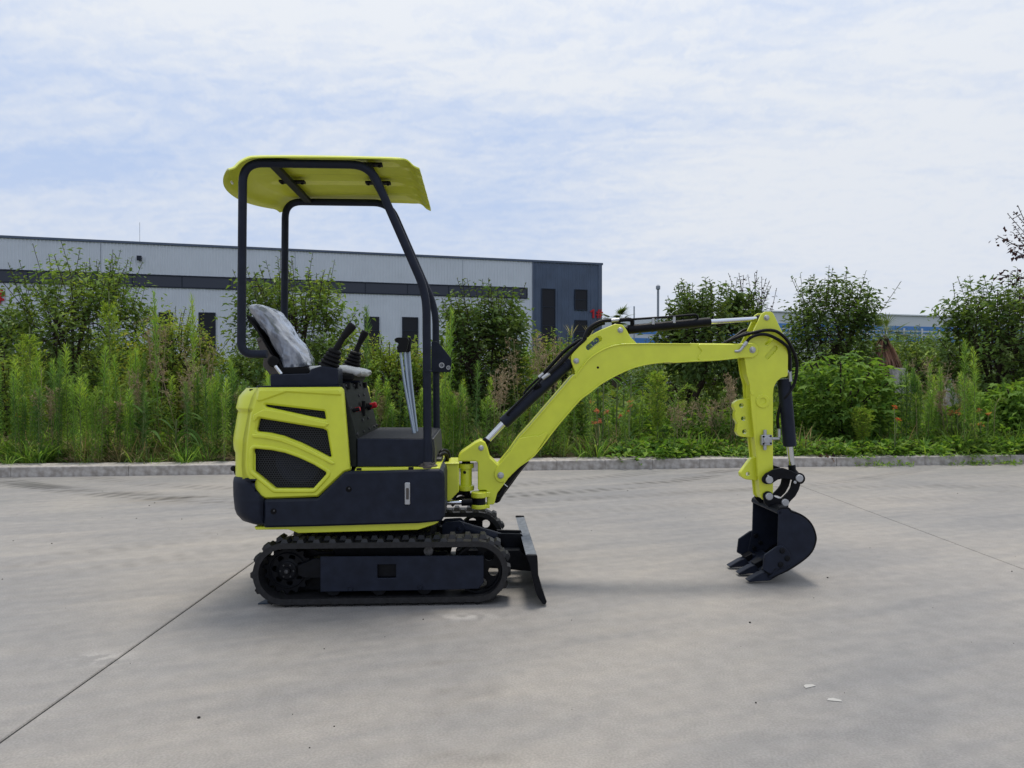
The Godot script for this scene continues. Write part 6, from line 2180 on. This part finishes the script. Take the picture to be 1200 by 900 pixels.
func maize(label: String, at: Vector3, h: float, s: int, tassel: bool, group: String) -> void:
	rng.seed = s
	var t := thing("maize_plant", label, "maize plant", group)
	t.position = at
	var stem := MB.new()
	tube(stem, PackedVector3Array([Vector3.ZERO, Vector3(0.01, h * 0.5, 0), Vector3(0.02, h * 0.9, 0)]), 0.012, 6)
	obj("stalk", stem, M["green stem"], t)
	for k in 10:
		var mb := MB.new()
		mb.tint = vary(Color(0.085, 0.175, 0.036), 0.25)
		var a := (0.0 if k % 2 else PI) + rng.randf_range(-0.8, 0.8)
		blade(mb, Vector3(0.01, h * (0.12 + 0.08 * k), 0), Vector3(cos(a) * 0.7, 1.1, sin(a) * 0.7), rng.randf_range(0.5, 0.75), 0.055, rng.randf_range(1.8, 2.8), 8, 0.3)
		obj("leaf", mb, M["soft leaves"], t)
	if tassel:
		var mb := MB.new()
		for k in 9:
			mb.tint = vary(Color(0.36, 0.32, 0.14), 0.2)
			var a := TAU * k / 9.0
			blade(mb, Vector3(0.02, h * 0.88, 0), Vector3(cos(a) * 0.4, 1.0, sin(a) * 0.4), 0.28, 0.012, 0.7, 4)
		obj("tassel", mb, M["dry heads"], t)

func palm(label: String, at: Vector3, trunk: float, r: float, n: int, skirt: bool, s: int) -> void:
	rng.seed = s
	var t := thing("fan_palm", label, "palm")
	t.position = at
	var mb := MB.new()
	lathe(mb, Vector3(0, -0.1, 0), Vector3.UP, PackedVector2Array([Vector2(0, 0.13), Vector2(trunk * 0.5, 0.11), Vector2(trunk + 0.1, 0.12), Vector2(trunk + 0.2, 0.0)]), 10)
	obj("trunk", mb, M["bark"], t)
	for k in n:
		mb = MB.new()
		var a := k * 2.4 + rng.randf_range(-0.2, 0.2)
		var el := rng.randf_range(-0.1, 1.2)
		var d := Vector3(cos(a) * cos(el), sin(el), sin(a) * cos(el))
		var hub := Vector3(0, trunk, 0) + d * r * 0.45
		mb.tint = Color(0.09, 0.12, 0.04)
		blade(mb, Vector3(0, trunk, 0), d, r * 0.5, 0.03, 0.0, 2)
		var side := d.cross(Vector3.UP).normalized()
		var up := side.cross(d).normalized()
		for j in 17:
			var b := lerpf(-1.35, 1.35, j / 16.0)
			mb.tint = vary(Color(0.12, 0.17, 0.05), 0.25)
			blade(mb, hub, d * cos(b) + side * sin(b) + up * 0.12, r * 0.55 * rng.randf_range(0.85, 1.1), 0.035, 0.5, 3)
		obj("frond", mb, M["leaves"], t)
	if skirt:
		for k in 26:
			mb = MB.new()
			var a := k * 2.4
			var d := Vector3(cos(a) * 0.55, -0.85, sin(a) * 0.55).normalized()
			var from := Vector3(cos(a) * 0.1, trunk * rng.randf_range(0.85, 1.02), sin(a) * 0.1)
			for j in 9:
				mb.tint = vary(Color(0.19, 0.105, 0.075), 0.3)
				blade(mb, from + rv(0.04), (d + rv(0.16)).normalized(), rng.randf_range(0.7, 1.05), 0.04, 0.6, 3)
			obj("dead_frond", mb, M["dry heads"], t)

func flower(label: String, at: Vector3, h: float, s: int, col: Color, group: String) -> void:
	rng.seed = s
	var t := thing("orange_flower", label, "flower", group)
	t.position = at
	var mb := MB.new()
	var top := Vector3(rng.randf_range(-0.06, 0.06), h, rng.randf_range(-0.06, 0.06))
	tube(mb, PackedVector3Array([Vector3.ZERO, Vector3(top.x * 0.3, h * 0.5, top.z * 0.3), top]), 0.005, 5)
	obj("stem", mb, M["green stem"], t)
	mb = MB.new()
	for k in 6:
		mb.tint = Color(0.05, 0.12, 0.025)
		var a := rng.randf() * TAU
		blade(mb, Vector3(0, h * 0.08 * k, 0), Vector3(cos(a), 1.3, sin(a)), 0.22, 0.03, 1.4, 5)
	stuff(obj("leaves", mb, M["soft leaves"], t))
	mb = MB.new()
	for k in 14:
		var a := k * 2.4
		mb.tint = vary(col, 0.2)
		leaf(mb, top + rv(0.022), Vector3(cos(a), rng.randf_range(-0.3, 1.2), sin(a)).normalized(), (Vector3.UP + rv(0.8)).normalized(), rng.randf_range(0.026, 0.046), 0.022, 0.2)
	obj("bloom", mb, M["soft leaves"], t)

func clump(s: int, n: int, r: float, hh: float, ll: float, lw: float, cols: Array, upright: float) -> ArrayMesh:
	rng.seed = s
	var mb := MB.new()
	for k in n:
		var a := rng.randf() * TAU
		var q := sqrt(rng.randf()) * r
		var p := Vector3(cos(a) * q, hh * (0.15 + 0.85 * rng.randf()) * (1.0 - 0.5 * q / r), sin(a) * q)
		mb.tint = vary(cols[rng.randi() % cols.size()], 0.28)
		leaf(mb, p, (Vector3(cos(a), upright, sin(a)) + rv(0.7)).normalized(), (Vector3.UP + rv(0.4)).normalized(), ll * rng.randf_range(0.6, 1.2), lw * rng.randf_range(0.7, 1.2), rng.randf_range(0.0, 0.4))
	return mb.done()

func tuft(s: int, n: int, r: float, l: float, w: float, cols: Array) -> ArrayMesh:
	rng.seed = s
	var mb := MB.new()
	for k in n:
		var a := rng.randf() * TAU
		mb.tint = vary(cols[rng.randi() % cols.size()], 0.28)
		blade(mb, Vector3(cos(a), 0, sin(a)) * r * rng.randf(), Vector3(cos(a) * 0.5, 1.0, sin(a) * 0.5) + rv(0.25), l * rng.randf_range(0.6, 1.15), w, rng.randf_range(0.5, 2.0), 4)
	return mb.done()

func strew(called: String, label: String, mesh: Mesh, m: Material, places: Array) -> void:
	var mm := MultiMesh.new()
	mm.transform_format = MultiMesh.TRANSFORM_3D
	mm.mesh = mesh
	mm.instance_count = places.size()
	for k in places.size():
		mm.set_instance_transform(k, places[k])
	var o := MultiMeshInstance3D.new()
	o.name = numbered(called, self)
	o.multimesh = mm
	o.material_override = m
	add_child(o, true)
	o.set_meta("kind", "stuff")
	o.set_meta("label", label)

func spots(s: int, n: int, u0: float, u1: float, w0: float, w1: float, smin: float, smax: float, y := 0.09, bias := 1.0) -> Array:
	rng.seed = s
	var o := []
	for k in n:
		var sc := rng.randf_range(smin, smax)
		var b := Basis.from_euler(Vector3(rng.randf_range(-0.12, 0.12), rng.randf() * TAU, rng.randf_range(-0.12, 0.12))).scaled(Vector3.ONE * sc)
		o.append(Transform3D(b, bed(rng.randf_range(u0, u1), lerpf(w0, w1, pow(rng.randf(), bias)), y)))
	return o

func stand(protos: Array, s: int, n: int, u0: float, u1: float, w0: float, w1: float, h0: float, h1: float, label: String, group: String) -> void:
	rng.seed = s
	for k in n:
		var p: Node3D = protos[rng.randi() % protos.size()]
		var d: Node3D = p.duplicate()
		d.name = numbered("tall_weed", self)
		add_child(d, true)
		var f := (k + rng.randf()) / n
		var u := lerpf(u0, u1, fposmod(f * 7.31 + rng.randf() * 0.05, 1.0))
		var w := lerpf(w0, w1, pow(rng.randf(), 1.3))
		d.position = bed(u, w, 0.08)
		var sc := rng.randf_range(h0, h1)
		var wide := rng.randf_range(0.8, 1.25)
		d.transform.basis = Basis.from_euler(Vector3(rng.randf_range(-0.05, 0.05), rng.randf() * TAU, rng.randf_range(-0.05, 0.05))).scaled(Vector3(wide, sc, wide))
		tag(d, label, "weed", group)

func plants() -> void:
	var G1 := Color(0.115, 0.180, 0.055)
	var G2 := Color(0.17, 0.26, 0.06)
	var G3 := Color(0.25, 0.34, 0.075)
	var dark := [G1, G1, G2, Color(0.13, 0.20, 0.06)]
	var deep_green := [G1 * 0.75, G1, G2 * 0.75, Color(0.10, 0.16, 0.05)]
	var fresh := [G2, G3, Color(0.13, 0.21, 0.042)]
	var lime_leaf := [Color(0.21, 0.29, 0.045), Color(0.16, 0.25, 0.04), Color(0.28, 0.31, 0.06)]
	var L: Material = M["leaves"]
	var S: Material = M["soft leaves"]
	var B: Material = M["bark"]
	# trees and big shrubs behind the weeds
	plant_of("leafy_tree", "broad dark green bushy tree in front of the hall at the far left", "tree", Vector3(-7.7690, 0.05, -13.0), woody(101, 3.42, 2.35, 0.5, 260, 28, 0.125, 0.058, dark + [G2, G3], 0.62, 60, 0.05), B, L)
	plant_of("leafy_tree", "small dark tree at the left edge beside the hall's black gateway", "tree", Vector3(-10.0076, 0.05, -14.2), woody(102, 2.75, 1.3, 0.5, 130, 28, 0.125, 0.058, dark, 0.5, 25, 0.04), B, L)
	plant_of("leafy_tree", "dark green bushy tree seen between the canopy posts behind the seat", "tree", Vector3(-3.7643, 0.05, -12.4), woody(103, 3.16, 2.15, 0.4, 230, 28, 0.125, 0.058, dark + [G2, G3], 0.65, 55, 0.05), B, L)
	plant_of("leafy_tree", "dark green tree just right of the front canopy posts", "tree", Vector3(-0.4857, 0.05, -12.0), woody(104, 2.72, 1.65, 0.35, 250, 28, 0.125, 0.058, deep_green, 0.6, 50, 0.045), B, L)
	plant_of("leafy_tree", "dark green tree with a bare trunk showing under the boom", "tree", Vector3(3.1067, 0.05, -11.2), woody(105, 2.62, 1.75, 0.85, 260, 28, 0.12, 0.055, deep_green, 0.55, 60, 0.05, 1.0, -0.50), B, L)
	plant_of("leafy_tree", "thin sparse tree with dark purplish leaves left of the arm's top", "tree", Vector3(4.1700, 0.05, -12.6), woody(106, 2.95, 0.95, 0.8, 34, 16, 0.075, 0.04, [Color(0.055, 0.035, 0.04), Color(0.045, 0.045, 0.035)], 0.6, 22, 0.025), B, L)
	plant_of("leafy_tree", "dark green bushy tree right of the arm behind the broad-leaved shrub", "tree", Vector3(6.2000, 0.05, -14.0), woody(107, 3.22, 1.75, 0.4, 230, 28, 0.125, 0.058, deep_green, 0.62, 50, 0.05), B, L)
	plant_of("leafy_tree", "dark green tree at the right edge of the view", "tree", Vector3(8.3076, 0.05, -12.2), woody(108, 2.88, 1.9, 0.4, 270, 28, 0.12, 0.055, dark, 0.7, 60, 0.05), B, L)
	plant_of("purple_plum", "purple-leaved tree reaching into the view at the upper right edge", "tree", Vector3(7.6136, 0.05, -9.9), woody(109, 3.60, 1.45, 2.0, 50, 22, 0.075, 0.05, [Color(0.05, 0.022, 0.03), Color(0.035, 0.02, 0.028)], 0.35, 30, 0.05), B, L)
	# far green mass
	var far_spots := [[12.857, -24.000, 2.813, 3.2, "round green shrub far back beside the palm"], [13.280, -23.000, 2.576, 3.4, "wide green shrub far back right of the palm"], [15.476, -25.000, 2.915, 3.0, "darker green shrub far back near the right-hand tree"], [7.988, -22.000, 2.196, 2.6, "low dark shrub far back behind the arm"], [12.690, -26.000, 2.865, 3.4, "green shrub far back left of the palm"], [2.571, -24.000, 2.356, 3.0, "green shrub in front of the hall's navy corner"], [1.048, -22.000, 2.144, 2.6, "green shrub below the hall's tall navy window"], [4.488, -26.000, 2.463, 3.6, "green shrub below the far pole"], [7.714, -27.000, 2.516, 3.6, "green shrub in front of the far striped hall"], [16.857, -24.000, 2.756, 3.4, "dark shrub behind the tree at the right edge"], [-3.452, -20.000, 1.975, 3.0, "green shrub below the hall's pair of windows"], [-8.595, -19.000, 1.930, 3.0, "green shrub in front of the hall left of the canopy"], [-13.571, -20.000, 1.975, 3.0, "green shrub at the foot of the hall at the far left"], [-9.005, -15.500, 2.085, 2.2, "dark shrub behind the broad tree at the left"], [-8.381, -16.000, 1.965, 2.2, "dark shrub below the hall window at the left"], [-5.036, -15.000, 1.981, 2.0, "dark shrub behind the canopy's rear posts"], [-4.152, -15.500, 2.140, 2.4, "dark shrub behind the joysticks"], [-0.714, -15.000, 1.981, 2.6, "dark shrub behind the tree right of the canopy posts"], [3.539, -14.500, 1.812, 2.6, "dark shrub behind the bare trunk under the boom"], [-9.643, -15.000, 1.981, 2.0, "dark shrub at the left below the hall's band"]]
	var pr := []
	for k in 4:
		pr.append(woody(120 + k, 2.6, 3.0, 0.1, 230, 30, 0.13, 0.06, fresh + dark, 0.35, 25, 0.05))
	for k in far_spots.size():
		var q: Array = far_spots[k]
		var p: Array = pr[k % 4]
		var t := plant_of("far_shrub", q[4], "shrub", Vector3(q[0], 0.0, q[1]), p, B, L, "shrubs far behind the bed")
		var k2: float = (q[2] + 0.08) / 2.6
		t.scale = Vector3(q[3] / 3.0, k2, q[3] / 3.0)
		t.rotation.y = k * 1.7
	# hedges with yellow-green young leaves
	plant_of("yellow_hedge", "yellow-green leafy hedge bush between the seat and the front canopy posts", "shrub", Vector3(-1.7414, 0.05, -10.6), woody(131, 1.80, 1.5, 0.05, 300, 30, 0.065, 0.042, lime_leaf + [G3, G2], 0.4, 30, 0.03, 0.6), B, S)
	plant_of("yellow_hedge", "yellow-green leafy bush among tan seed heads left of the excavator", "shrub", Vector3(-5.2667, 0.05, -11.2), woody(132, 2.22, 1.35, 0.05, 240, 30, 0.07, 0.045, lime_leaf + [G3], 0.45, 30, 0.03, 0.7), B, S)
	plant_of("yellow_hedge", "light green bush at the left edge below the hall's gateway", "shrub", Vector3(-7.5083, 0.05, -10.6), woody(133, 1.62, 0.9, 0.05, 160, 28, 0.065, 0.042, fresh + lime_leaf, 0.4, 20, 0.03), B, S)
	plant_of("yellow_hedge", "yellow-green bush behind the boom cylinder", "shrub", Vector3(0.6810, 0.05, -11.0), woody(134, 1.85, 0.9, 0.05, 150, 28, 0.07, 0.045, lime_leaf + fresh, 0.5, 20, 0.03), B, S)
	# feathery plants
	for q in [[-6.861, -10.200, 1.896, 0.55, "bright yellow-green feathery plant tapering to a point at the left", 141], [-6.293, -11.200, 2.550, 0.62, "tall yellow-green feathery plant in front of the broad tree at the left", 142], [1.973, -9.750, 1.279, 0.42, "feathery yellow-green plant under the middle of the boom", 143], [4.832, -9.900, 0.693, 0.35, "low feathery green plant beside the broad-leaved shrub", 144]]:
		var t := plant_of("feathery_weed", q[4], "weed", Vector3(q[0], 0.08, q[1]), feather(q[5], q[2], q[3], [Color(0.34, 0.47, 0.07), Color(0.27, 0.42, 0.07), Color(0.42, 0.50, 0.10), Color(0.22, 0.34, 0.06)]), M["green stem"], S, "", "leaves", "stem")
	# tan seed heads
	var tan := [Color(0.36, 0.27, 0.17), Color(0.30, 0.22, 0.13), Color(0.42, 0.33, 0.21)]
	var heads := [[-5.051, -9.600, 1.219, 0.50, "tan seed heads left of a tall green weed at the left"], [-4.976, -10.000, 1.915, 0.55, "tallest tan seed heads among the weeds left of the excavator"], [-4.354, -9.500, 1.274, 0.45, "rusty tan seed heads close behind the kerb left of the excavator"], [-4.353, -10.100, 1.707, 0.45, "tan seed heads beside the rear of the excavator"], [0.151, -10.600, 1.764, 0.55, "pale tan seed heads left of the boom cylinder"], [0.466, -10.300, 1.659, 0.50, "pale tan seed heads nearest the hall's tall navy window"], [-0.266, -9.700, 1.278, 0.50, "bare pale branching seed stalks right of the canopy posts"], [6.443, -11.000, 1.371, 0.55, "tan seed heads between the two leaning concrete slabs"], [3.088, -9.900, 1.105, 0.40, "tan seed stalks just left of the arm"], [7.261, -11.400, 1.111, 0.5, "tan seed heads left of the tree at the right edge"], [2.357, -9.900, 0.728, 0.45, "short tan seed heads under the boom by the bare trunk"], [2.826, -10.100, 0.745, 0.45, "short rusty seed heads between the bare trunk and the arm"]]
	for k in heads.size():
		var q: Array = heads[k]
		var h: float = q[2]
		plant_of("seed_heads", q[4], "dry weed", Vector3(q[0], 0.08, q[1]), dry_head(150 + k, h, q[3], h * 0.42, tan), M["dry stem"], M["dry heads"], "", "seeds", "stem")
	# tall weeds
	var protos := []
	for k in 9:
		var t := Node3D.new()
		var hh := 1.0
		var parts := weed(200 + k, hh, 0.105, 300, [[Color(0.19, 0.35, 0.062), Color(0.29, 0.45, 0.080), Color(0.085, 0.18, 0.050)][k % 3], [Color(0.32, 0.48, 0.08), Color(0.40, 0.55, 0.09), Color(0.16, 0.29, 0.06)][k % 3], Color(0.46, 0.40, 0.17)])
		obj("stem", parts[0], M["green stem"], t)
		stuff(obj("leaves", parts[1], S, t))
		protos.append(t)
	stand(protos, 301, 46, -7.5, -5.35, 0.34, 1.5, 0.80, 1.50, "tall narrow-leaved green weed in the dense stand at the far left behind the kerb", "tall weeds at the far left")
	stand(protos, 307, 18, -5.4, -4.0, 0.32, 1.5, 0.70, 1.15, "narrow-leaved green weed among the tan seed heads left of the excavator", "weeds among the tan seed heads")
	stand(protos, 302, 28, -4.3, -2.6, 0.30, 1.3, 0.85, 1.32, "tall narrow-leaved green weed right behind the excavator's rear", "tall weeds behind the excavator's rear")
	stand(protos, 303, 24, -2.7, -1.2, 0.32, 1.0, 0.65, 1.10, "narrow-leaved green weed between the seat and the front canopy posts", "weeds behind the levers")
	stand(protos, 304, 30, -1.3, 0.7, 0.32, 1.4, 0.60, 1.12, "narrow-leaved green weed below the boom cylinder", "weeds below the boom cylinder")
	stand(protos, 305, 26, 0.7, 3.2, 0.6, 2.2, 0.45, 0.85, "narrow-leaved green weed below the boom", "weeds below the boom")
	stand(protos, 306, 46, 4.2, 7.6, 0.6, 2.8, 0.50, 1.10, "narrow-leaved green weed right of the broad-leaved shrub", "weeds at the right")
	stand(protos, 308, 14, 5.15, 6.2, 0.6, 1.5, 1.0, 1.28, "green weed hiding the foot of the leaning concrete slabs", "weeds before the leaning slabs")
	for q in [[-4.693, -9.500, 2.178, 0, "tallest narrow weed spire right of the broad tree at the left"], [-4.251, -9.600, 2.133, 1, "tall narrow weed spire beside the hall window left of the canopy"], [-1.902, -9.400, 1.976, 2, "tall thin weed spire behind the far joystick"], [-0.808, -9.300, 1.934, 3, "very tall feathered weed against the front canopy posts"], [-0.893, -9.500, 1.782, 4, "tall weed behind the front canopy posts"], [-0.460, -9.200, 1.267, 5, "pointed green weed standing by the thin dark stake"], [6.183, -9.800, 1.572, 6, "dark tall weed in front of the tree at the right edge"], [6.400, -9.900, 1.482, 7, "second dark tall weed in front of the tree at the right edge"]]:
		var d: Node3D = protos[q[3]].duplicate()
		d.name = numbered("tall_weed", self)
		add_child(d, true)
		d.position = Vector3(q[0], 0.08, q[1])
		d.scale = Vector3(1.05, q[2], 1.05)
		tag(d, q[4], "weed")
	for k in 9:
		protos[k].free()
	for q in [[-5.626, -8.950, 1.027, 0.5, "weed with a drooping hooked top among the stand at the left", 231], [-5.464, -9.000, 1.209, -0.4, "second weed with a drooping top at the left", 232], [2.137, -9.450, 1.025, 0.75, "leaning weed with a drooping hooked top under the boom", 233], [1.480, -9.350, 0.769, 0.45, "low hooked weed among the orange flowers", 234]]:
		var parts := weed(q[5], q[2] + 0.12, 0.11, 230, [Color(0.16, 0.27, 0.055), Color(0.24, 0.36, 0.06), Color(0.3, 0.27, 0.1)], q[3])
		plant_of("hooked_weed", q[4], "weed", Vector3(q[0], 0.08, q[1]), parts, M["green stem"], S, "", "leaves", "stem")
	var bends := [[-6.193, -9.000, 0.909, 0.35], [-5.980, -9.100, 1.102, -0.5], [-5.229, -9.000, 0.974, 0.4], [-5.038, -9.200, 0.862, -0.3], [-3.662, -9.100, 0.777, -0.4], [-1.621, -9.200, 0.687, 0.35], [-0.609, -9.300, 0.771, -0.4], [0.000, -9.400, 0.678, 0.45], [5.711, -10.100, 0.745, -0.4], [6.861, -10.200, 0.839, 0.4]]
	for k in bends.size():
		var q: Array = bends[k]
		var parts := weed(240 + k, q[2] + 0.1, 0.105, 170, [Color(0.16, 0.27, 0.06), Color(0.26, 0.38, 0.07), Color(0.36, 0.30, 0.13)], q[3])
		plant_of("hooked_weed", "bent weed with a nodding top among the upright weeds", "weed", Vector3(q[0], 0.08, q[1]), parts, M["dry stem"], S, "bent weeds among the upright ones", "leaves", "stem")
	var dry := [[-5.914, -9.200, 0.971, 0.35], [-5.113, -9.100, 0.777, 0.3], [-3.488, -9.300, 0.937, 0.35], [-1.810, -9.500, 0.934, 0.3], [-0.743, -9.600, 0.876, 0.35], [6.376, -10.400, 0.921, 0.35]]
	for k in dry.size():
		var q: Array = dry[k]
		plant_of("dry_stalks", "thin dry stalks with tan seeds standing between green weeds", "dry weed", Vector3(q[0], 0.08, q[1]), dry_head(260 + k, q[2], q[3], q[2] * 0.35, tan), M["dry stem"], M["dry heads"], "dry stalks between the green weeds", "seeds", "stem")
	var stake := MB.new()
	cyl(stake, Vector3.ZERO, Vector3(0.01, 0.72, 0), 0.028, 8)
	var st := obj("wooden_stake", stake, M["bark"])
	st.position = Vector3(-0.3200, 0.08, -9.6)
	tag(st, "thin dark stake standing in the weeds below the boom cylinder", "stake")
	# broad-leaved shrubs
	broad_bush("big light green broad-leaved shrub right of the bucket cylinder", Vector3(4.8583, 0.08, -10.6), 1.58, 1.75, 290, 401, [Color(0.17, 0.295, 0.06), Color(0.22, 0.36, 0.075), Color(0.12, 0.22, 0.05)], 0.13)
	broad_bush("light green broad-leaved shrub at the right edge below the tree", Vector3(7.7338, 0.08, -10.9), 1.12, 1.3, 150, 402, [Color(0.22, 0.36, 0.075), Color(0.17, 0.295, 0.06)], 0.12)
	for k in 9:
		var at: Vector3 = [Vector3(0.883, 0.08, -10.300), Vector3(1.136, 0.08, -10.600), Vector3(1.287, 0.08, -10.200), Vector3(1.554, 0.08, -10.700), Vector3(1.709, 0.08, -10.400), Vector3(1.954, 0.08, -10.800), Vector3(1.333, 0.08, -11.200), Vector3(1.764, 0.08, -11.400), Vector3(2.190, 0.08, -11.500)][k]
		maize("green maize plant in the rows behind the orange flowers under the boom", at, [1.05, 1.15, 1.2, 1.1, 1.15, 1.05, 1.6, 1.2, 1.1][k], 420 + k, false, "maize under the boom")
	for k in 4:
		maize("pale green maize plant among the weeds and tan seed heads left of the excavator", [Vector3(-4.945, 0.08, -9.150), Vector3(-4.894, 0.08, -9.300), Vector3(-4.691, 0.08, -9.100), Vector3(-4.326, 0.08, -9.200)][k], [0.85, 0.7, 0.8, 0.6][k], 460 + k, false, "maize left of the excavator")
	maize("maize plant with a tassel before the hall's navy corner", Vector3(0.9390, 0.08, -11.6), 1.95, 441, true, "")
	maize("maize plant with a tassel right of the tan seed heads", Vector3(1.3286, 0.08, -12.4), 2.0, 442, true, "")
	palm("fan palm with a brown skirt of dead fronds far back on the right", Vector3(10.3810, 0.0, -20.0), 2.25, 0.85, 16, true, 451)
	palm("fan palm whose green tip shows above the boom", Vector3(2.7595, 0.0, -19.0), 2.65, 0.55, 12, false, 452)
	# flowers
	for k in 11:
		rng.seed = 500 + k
		var z := rng.randf_range(9.5, 10.0)
		var x := rng.randf_range(1.10, 1.84)
		flower("orange flower in the patch under the boom", Vector3(x, 0.08, -z), rng.randf_range(0.45, 0.78), 520 + k, Color(0.52, 0.19, 0.13), "orange flowers under the boom")
	for k in 8:
		rng.seed = 600 + k
		var z := rng.randf_range(10.0, 10.4)
		var x := rng.randf_range(6.3, 6.75)
		flower("orange flower in the patch at the right", Vector3(x, 0.08, -z), rng.randf_range(0.40, 0.68), 620 + k, Color(0.52, 0.22, 0.11), "orange flowers at the right")
	for k in 4:
		rng.seed = 700 + k
		var z := rng.randf_range(9.2, 9.8)
		var x := rng.randf_range(-6.7, -6.5) if k < 2 else rng.randf_range(5.0, 5.15)
		flower("small orange flower at the left edge" if k < 2 else "small orange flower right of the broad-leaved shrub", Vector3(x, 0.08, -z), rng.randf_range(0.5, 0.7), 720 + k, Color(0.62, 0.15, 0.07), "orange flowers at the left edge" if k < 2 else "orange flowers by the shrub")
	# ground cover
	var gc := [Color(0.14, 0.265, 0.050), Color(0.19, 0.33, 0.058), Color(0.10, 0.19, 0.042), Color(0.24, 0.36, 0.08)]
	strew("leafy_weeds", "low leafy green weeds spilling over the kerb from the boom to the right edge", clump(801, 60, 0.20, 0.24, 0.085, 0.055, gc, 0.5), S, spots(811, 400, 1.0, 8.2, 0.20, 2.4, 0.7, 1.3, 0.08, 1.4))
	strew("leafy_weeds", "taller leafy green weeds behind the low ones on the right", clump(802, 80, 0.24, 0.48, 0.09, 0.05, gc, 0.7), S, spots(812, 200, 1.6, 8.4, 0.9, 4.5, 0.8, 1.35, 0.08))
	strew("leafy_weeds", "trailing sprigs hanging over the kerb's face on the right", clump(803, 34, 0.16, 0.07, 0.055, 0.03, gc, 0.1), S, spots(813, 26, 3.6, 8.2, 0.0, 0.2, 0.6, 1.1, 0.10))
	strew("leafy_weeds", "sprigs growing at the foot of the kerb on the right", clump(804, 30, 0.11, 0.08, 0.045, 0.025, gc, 0.4), S, spots(814, 16, 3.9, 7.9, -0.10, -0.02, 0.5, 1.1, 0.0))
	strew("leafy_weeds", "low green weeds under the tall ones at the left and middle", clump(805, 50, 0.18, 0.30, 0.07, 0.04, gc, 0.8), S, spots(815, 190, -8.0, 1.6, 0.45, 3.2, 0.6, 1.2, 0.08))
	strew("grass_tufts", "green grass tufts through the planting bed", tuft(806, 46, 0.10, 0.34, 0.010, gc), S, spots(816, 420, -8.5, 8.5, 0.24, 4.5, 0.6, 1.4, 0.08))
	strew("grass_tufts", "long grass at the right edge of the bed", tuft(807, 60, 0.10, 0.50, 0.014, [Color(0.10, 0.17, 0.04), Color(0.13, 0.20, 0.05)]), S, spots(817, 60, 5.6, 8.3, 0.3, 1.6, 0.7, 1.2, 0.08))
	strew("dry_grass", "dry straw tufts on the bare soil behind the kerb", tuft(808, 40, 0.12, 0.34, 0.008, [Color(0.32, 0.25, 0.13), Color(0.26, 0.21, 0.10), Color(0.16, 0.16, 0.06)]), M["dry heads"], spots(818, 320, -8.0, 8.0, 0.34, 3.0, 0.6, 1.5, 0.08))
	strew("far_weeds", "rough green growth behind the planting bed", clump(809, 70, 0.6, 0.8, 0.16, 0.08, [G2, G3, Color(0.085, 0.13, 0.035), G1], 0.8), L, spots(819, 520, -16.0, 18.0, 3.4, 15.0, 0.8, 1.5, 0.0))
	# withered clump by the kerb
	var mb := MB.new()
	rng.seed = 850
	for k in 40:
		mb.tint = vary([Color(0.12, 0.06, 0.05), Color(0.25, 0.16, 0.10), Color(0.08, 0.05, 0.045)][k % 3], 0.3)
		leaf(mb, Vector3(rng.randf_range(-0.09, 0.09), rng.randf_range(0.0, 0.09), rng.randf_range(-0.05, 0.03)), rv().normalized(), rv().normalized(), 0.09, 0.05, 0.3)
	var dead := obj("withered_leaves", mb, M["dry heads"])
	dead.position = Vector3(4.1269, 0.01, -9.40)
	tag(dead, "small heap of withered brown leaves against the kerb right of the bucket cylinder", "dead leaves")
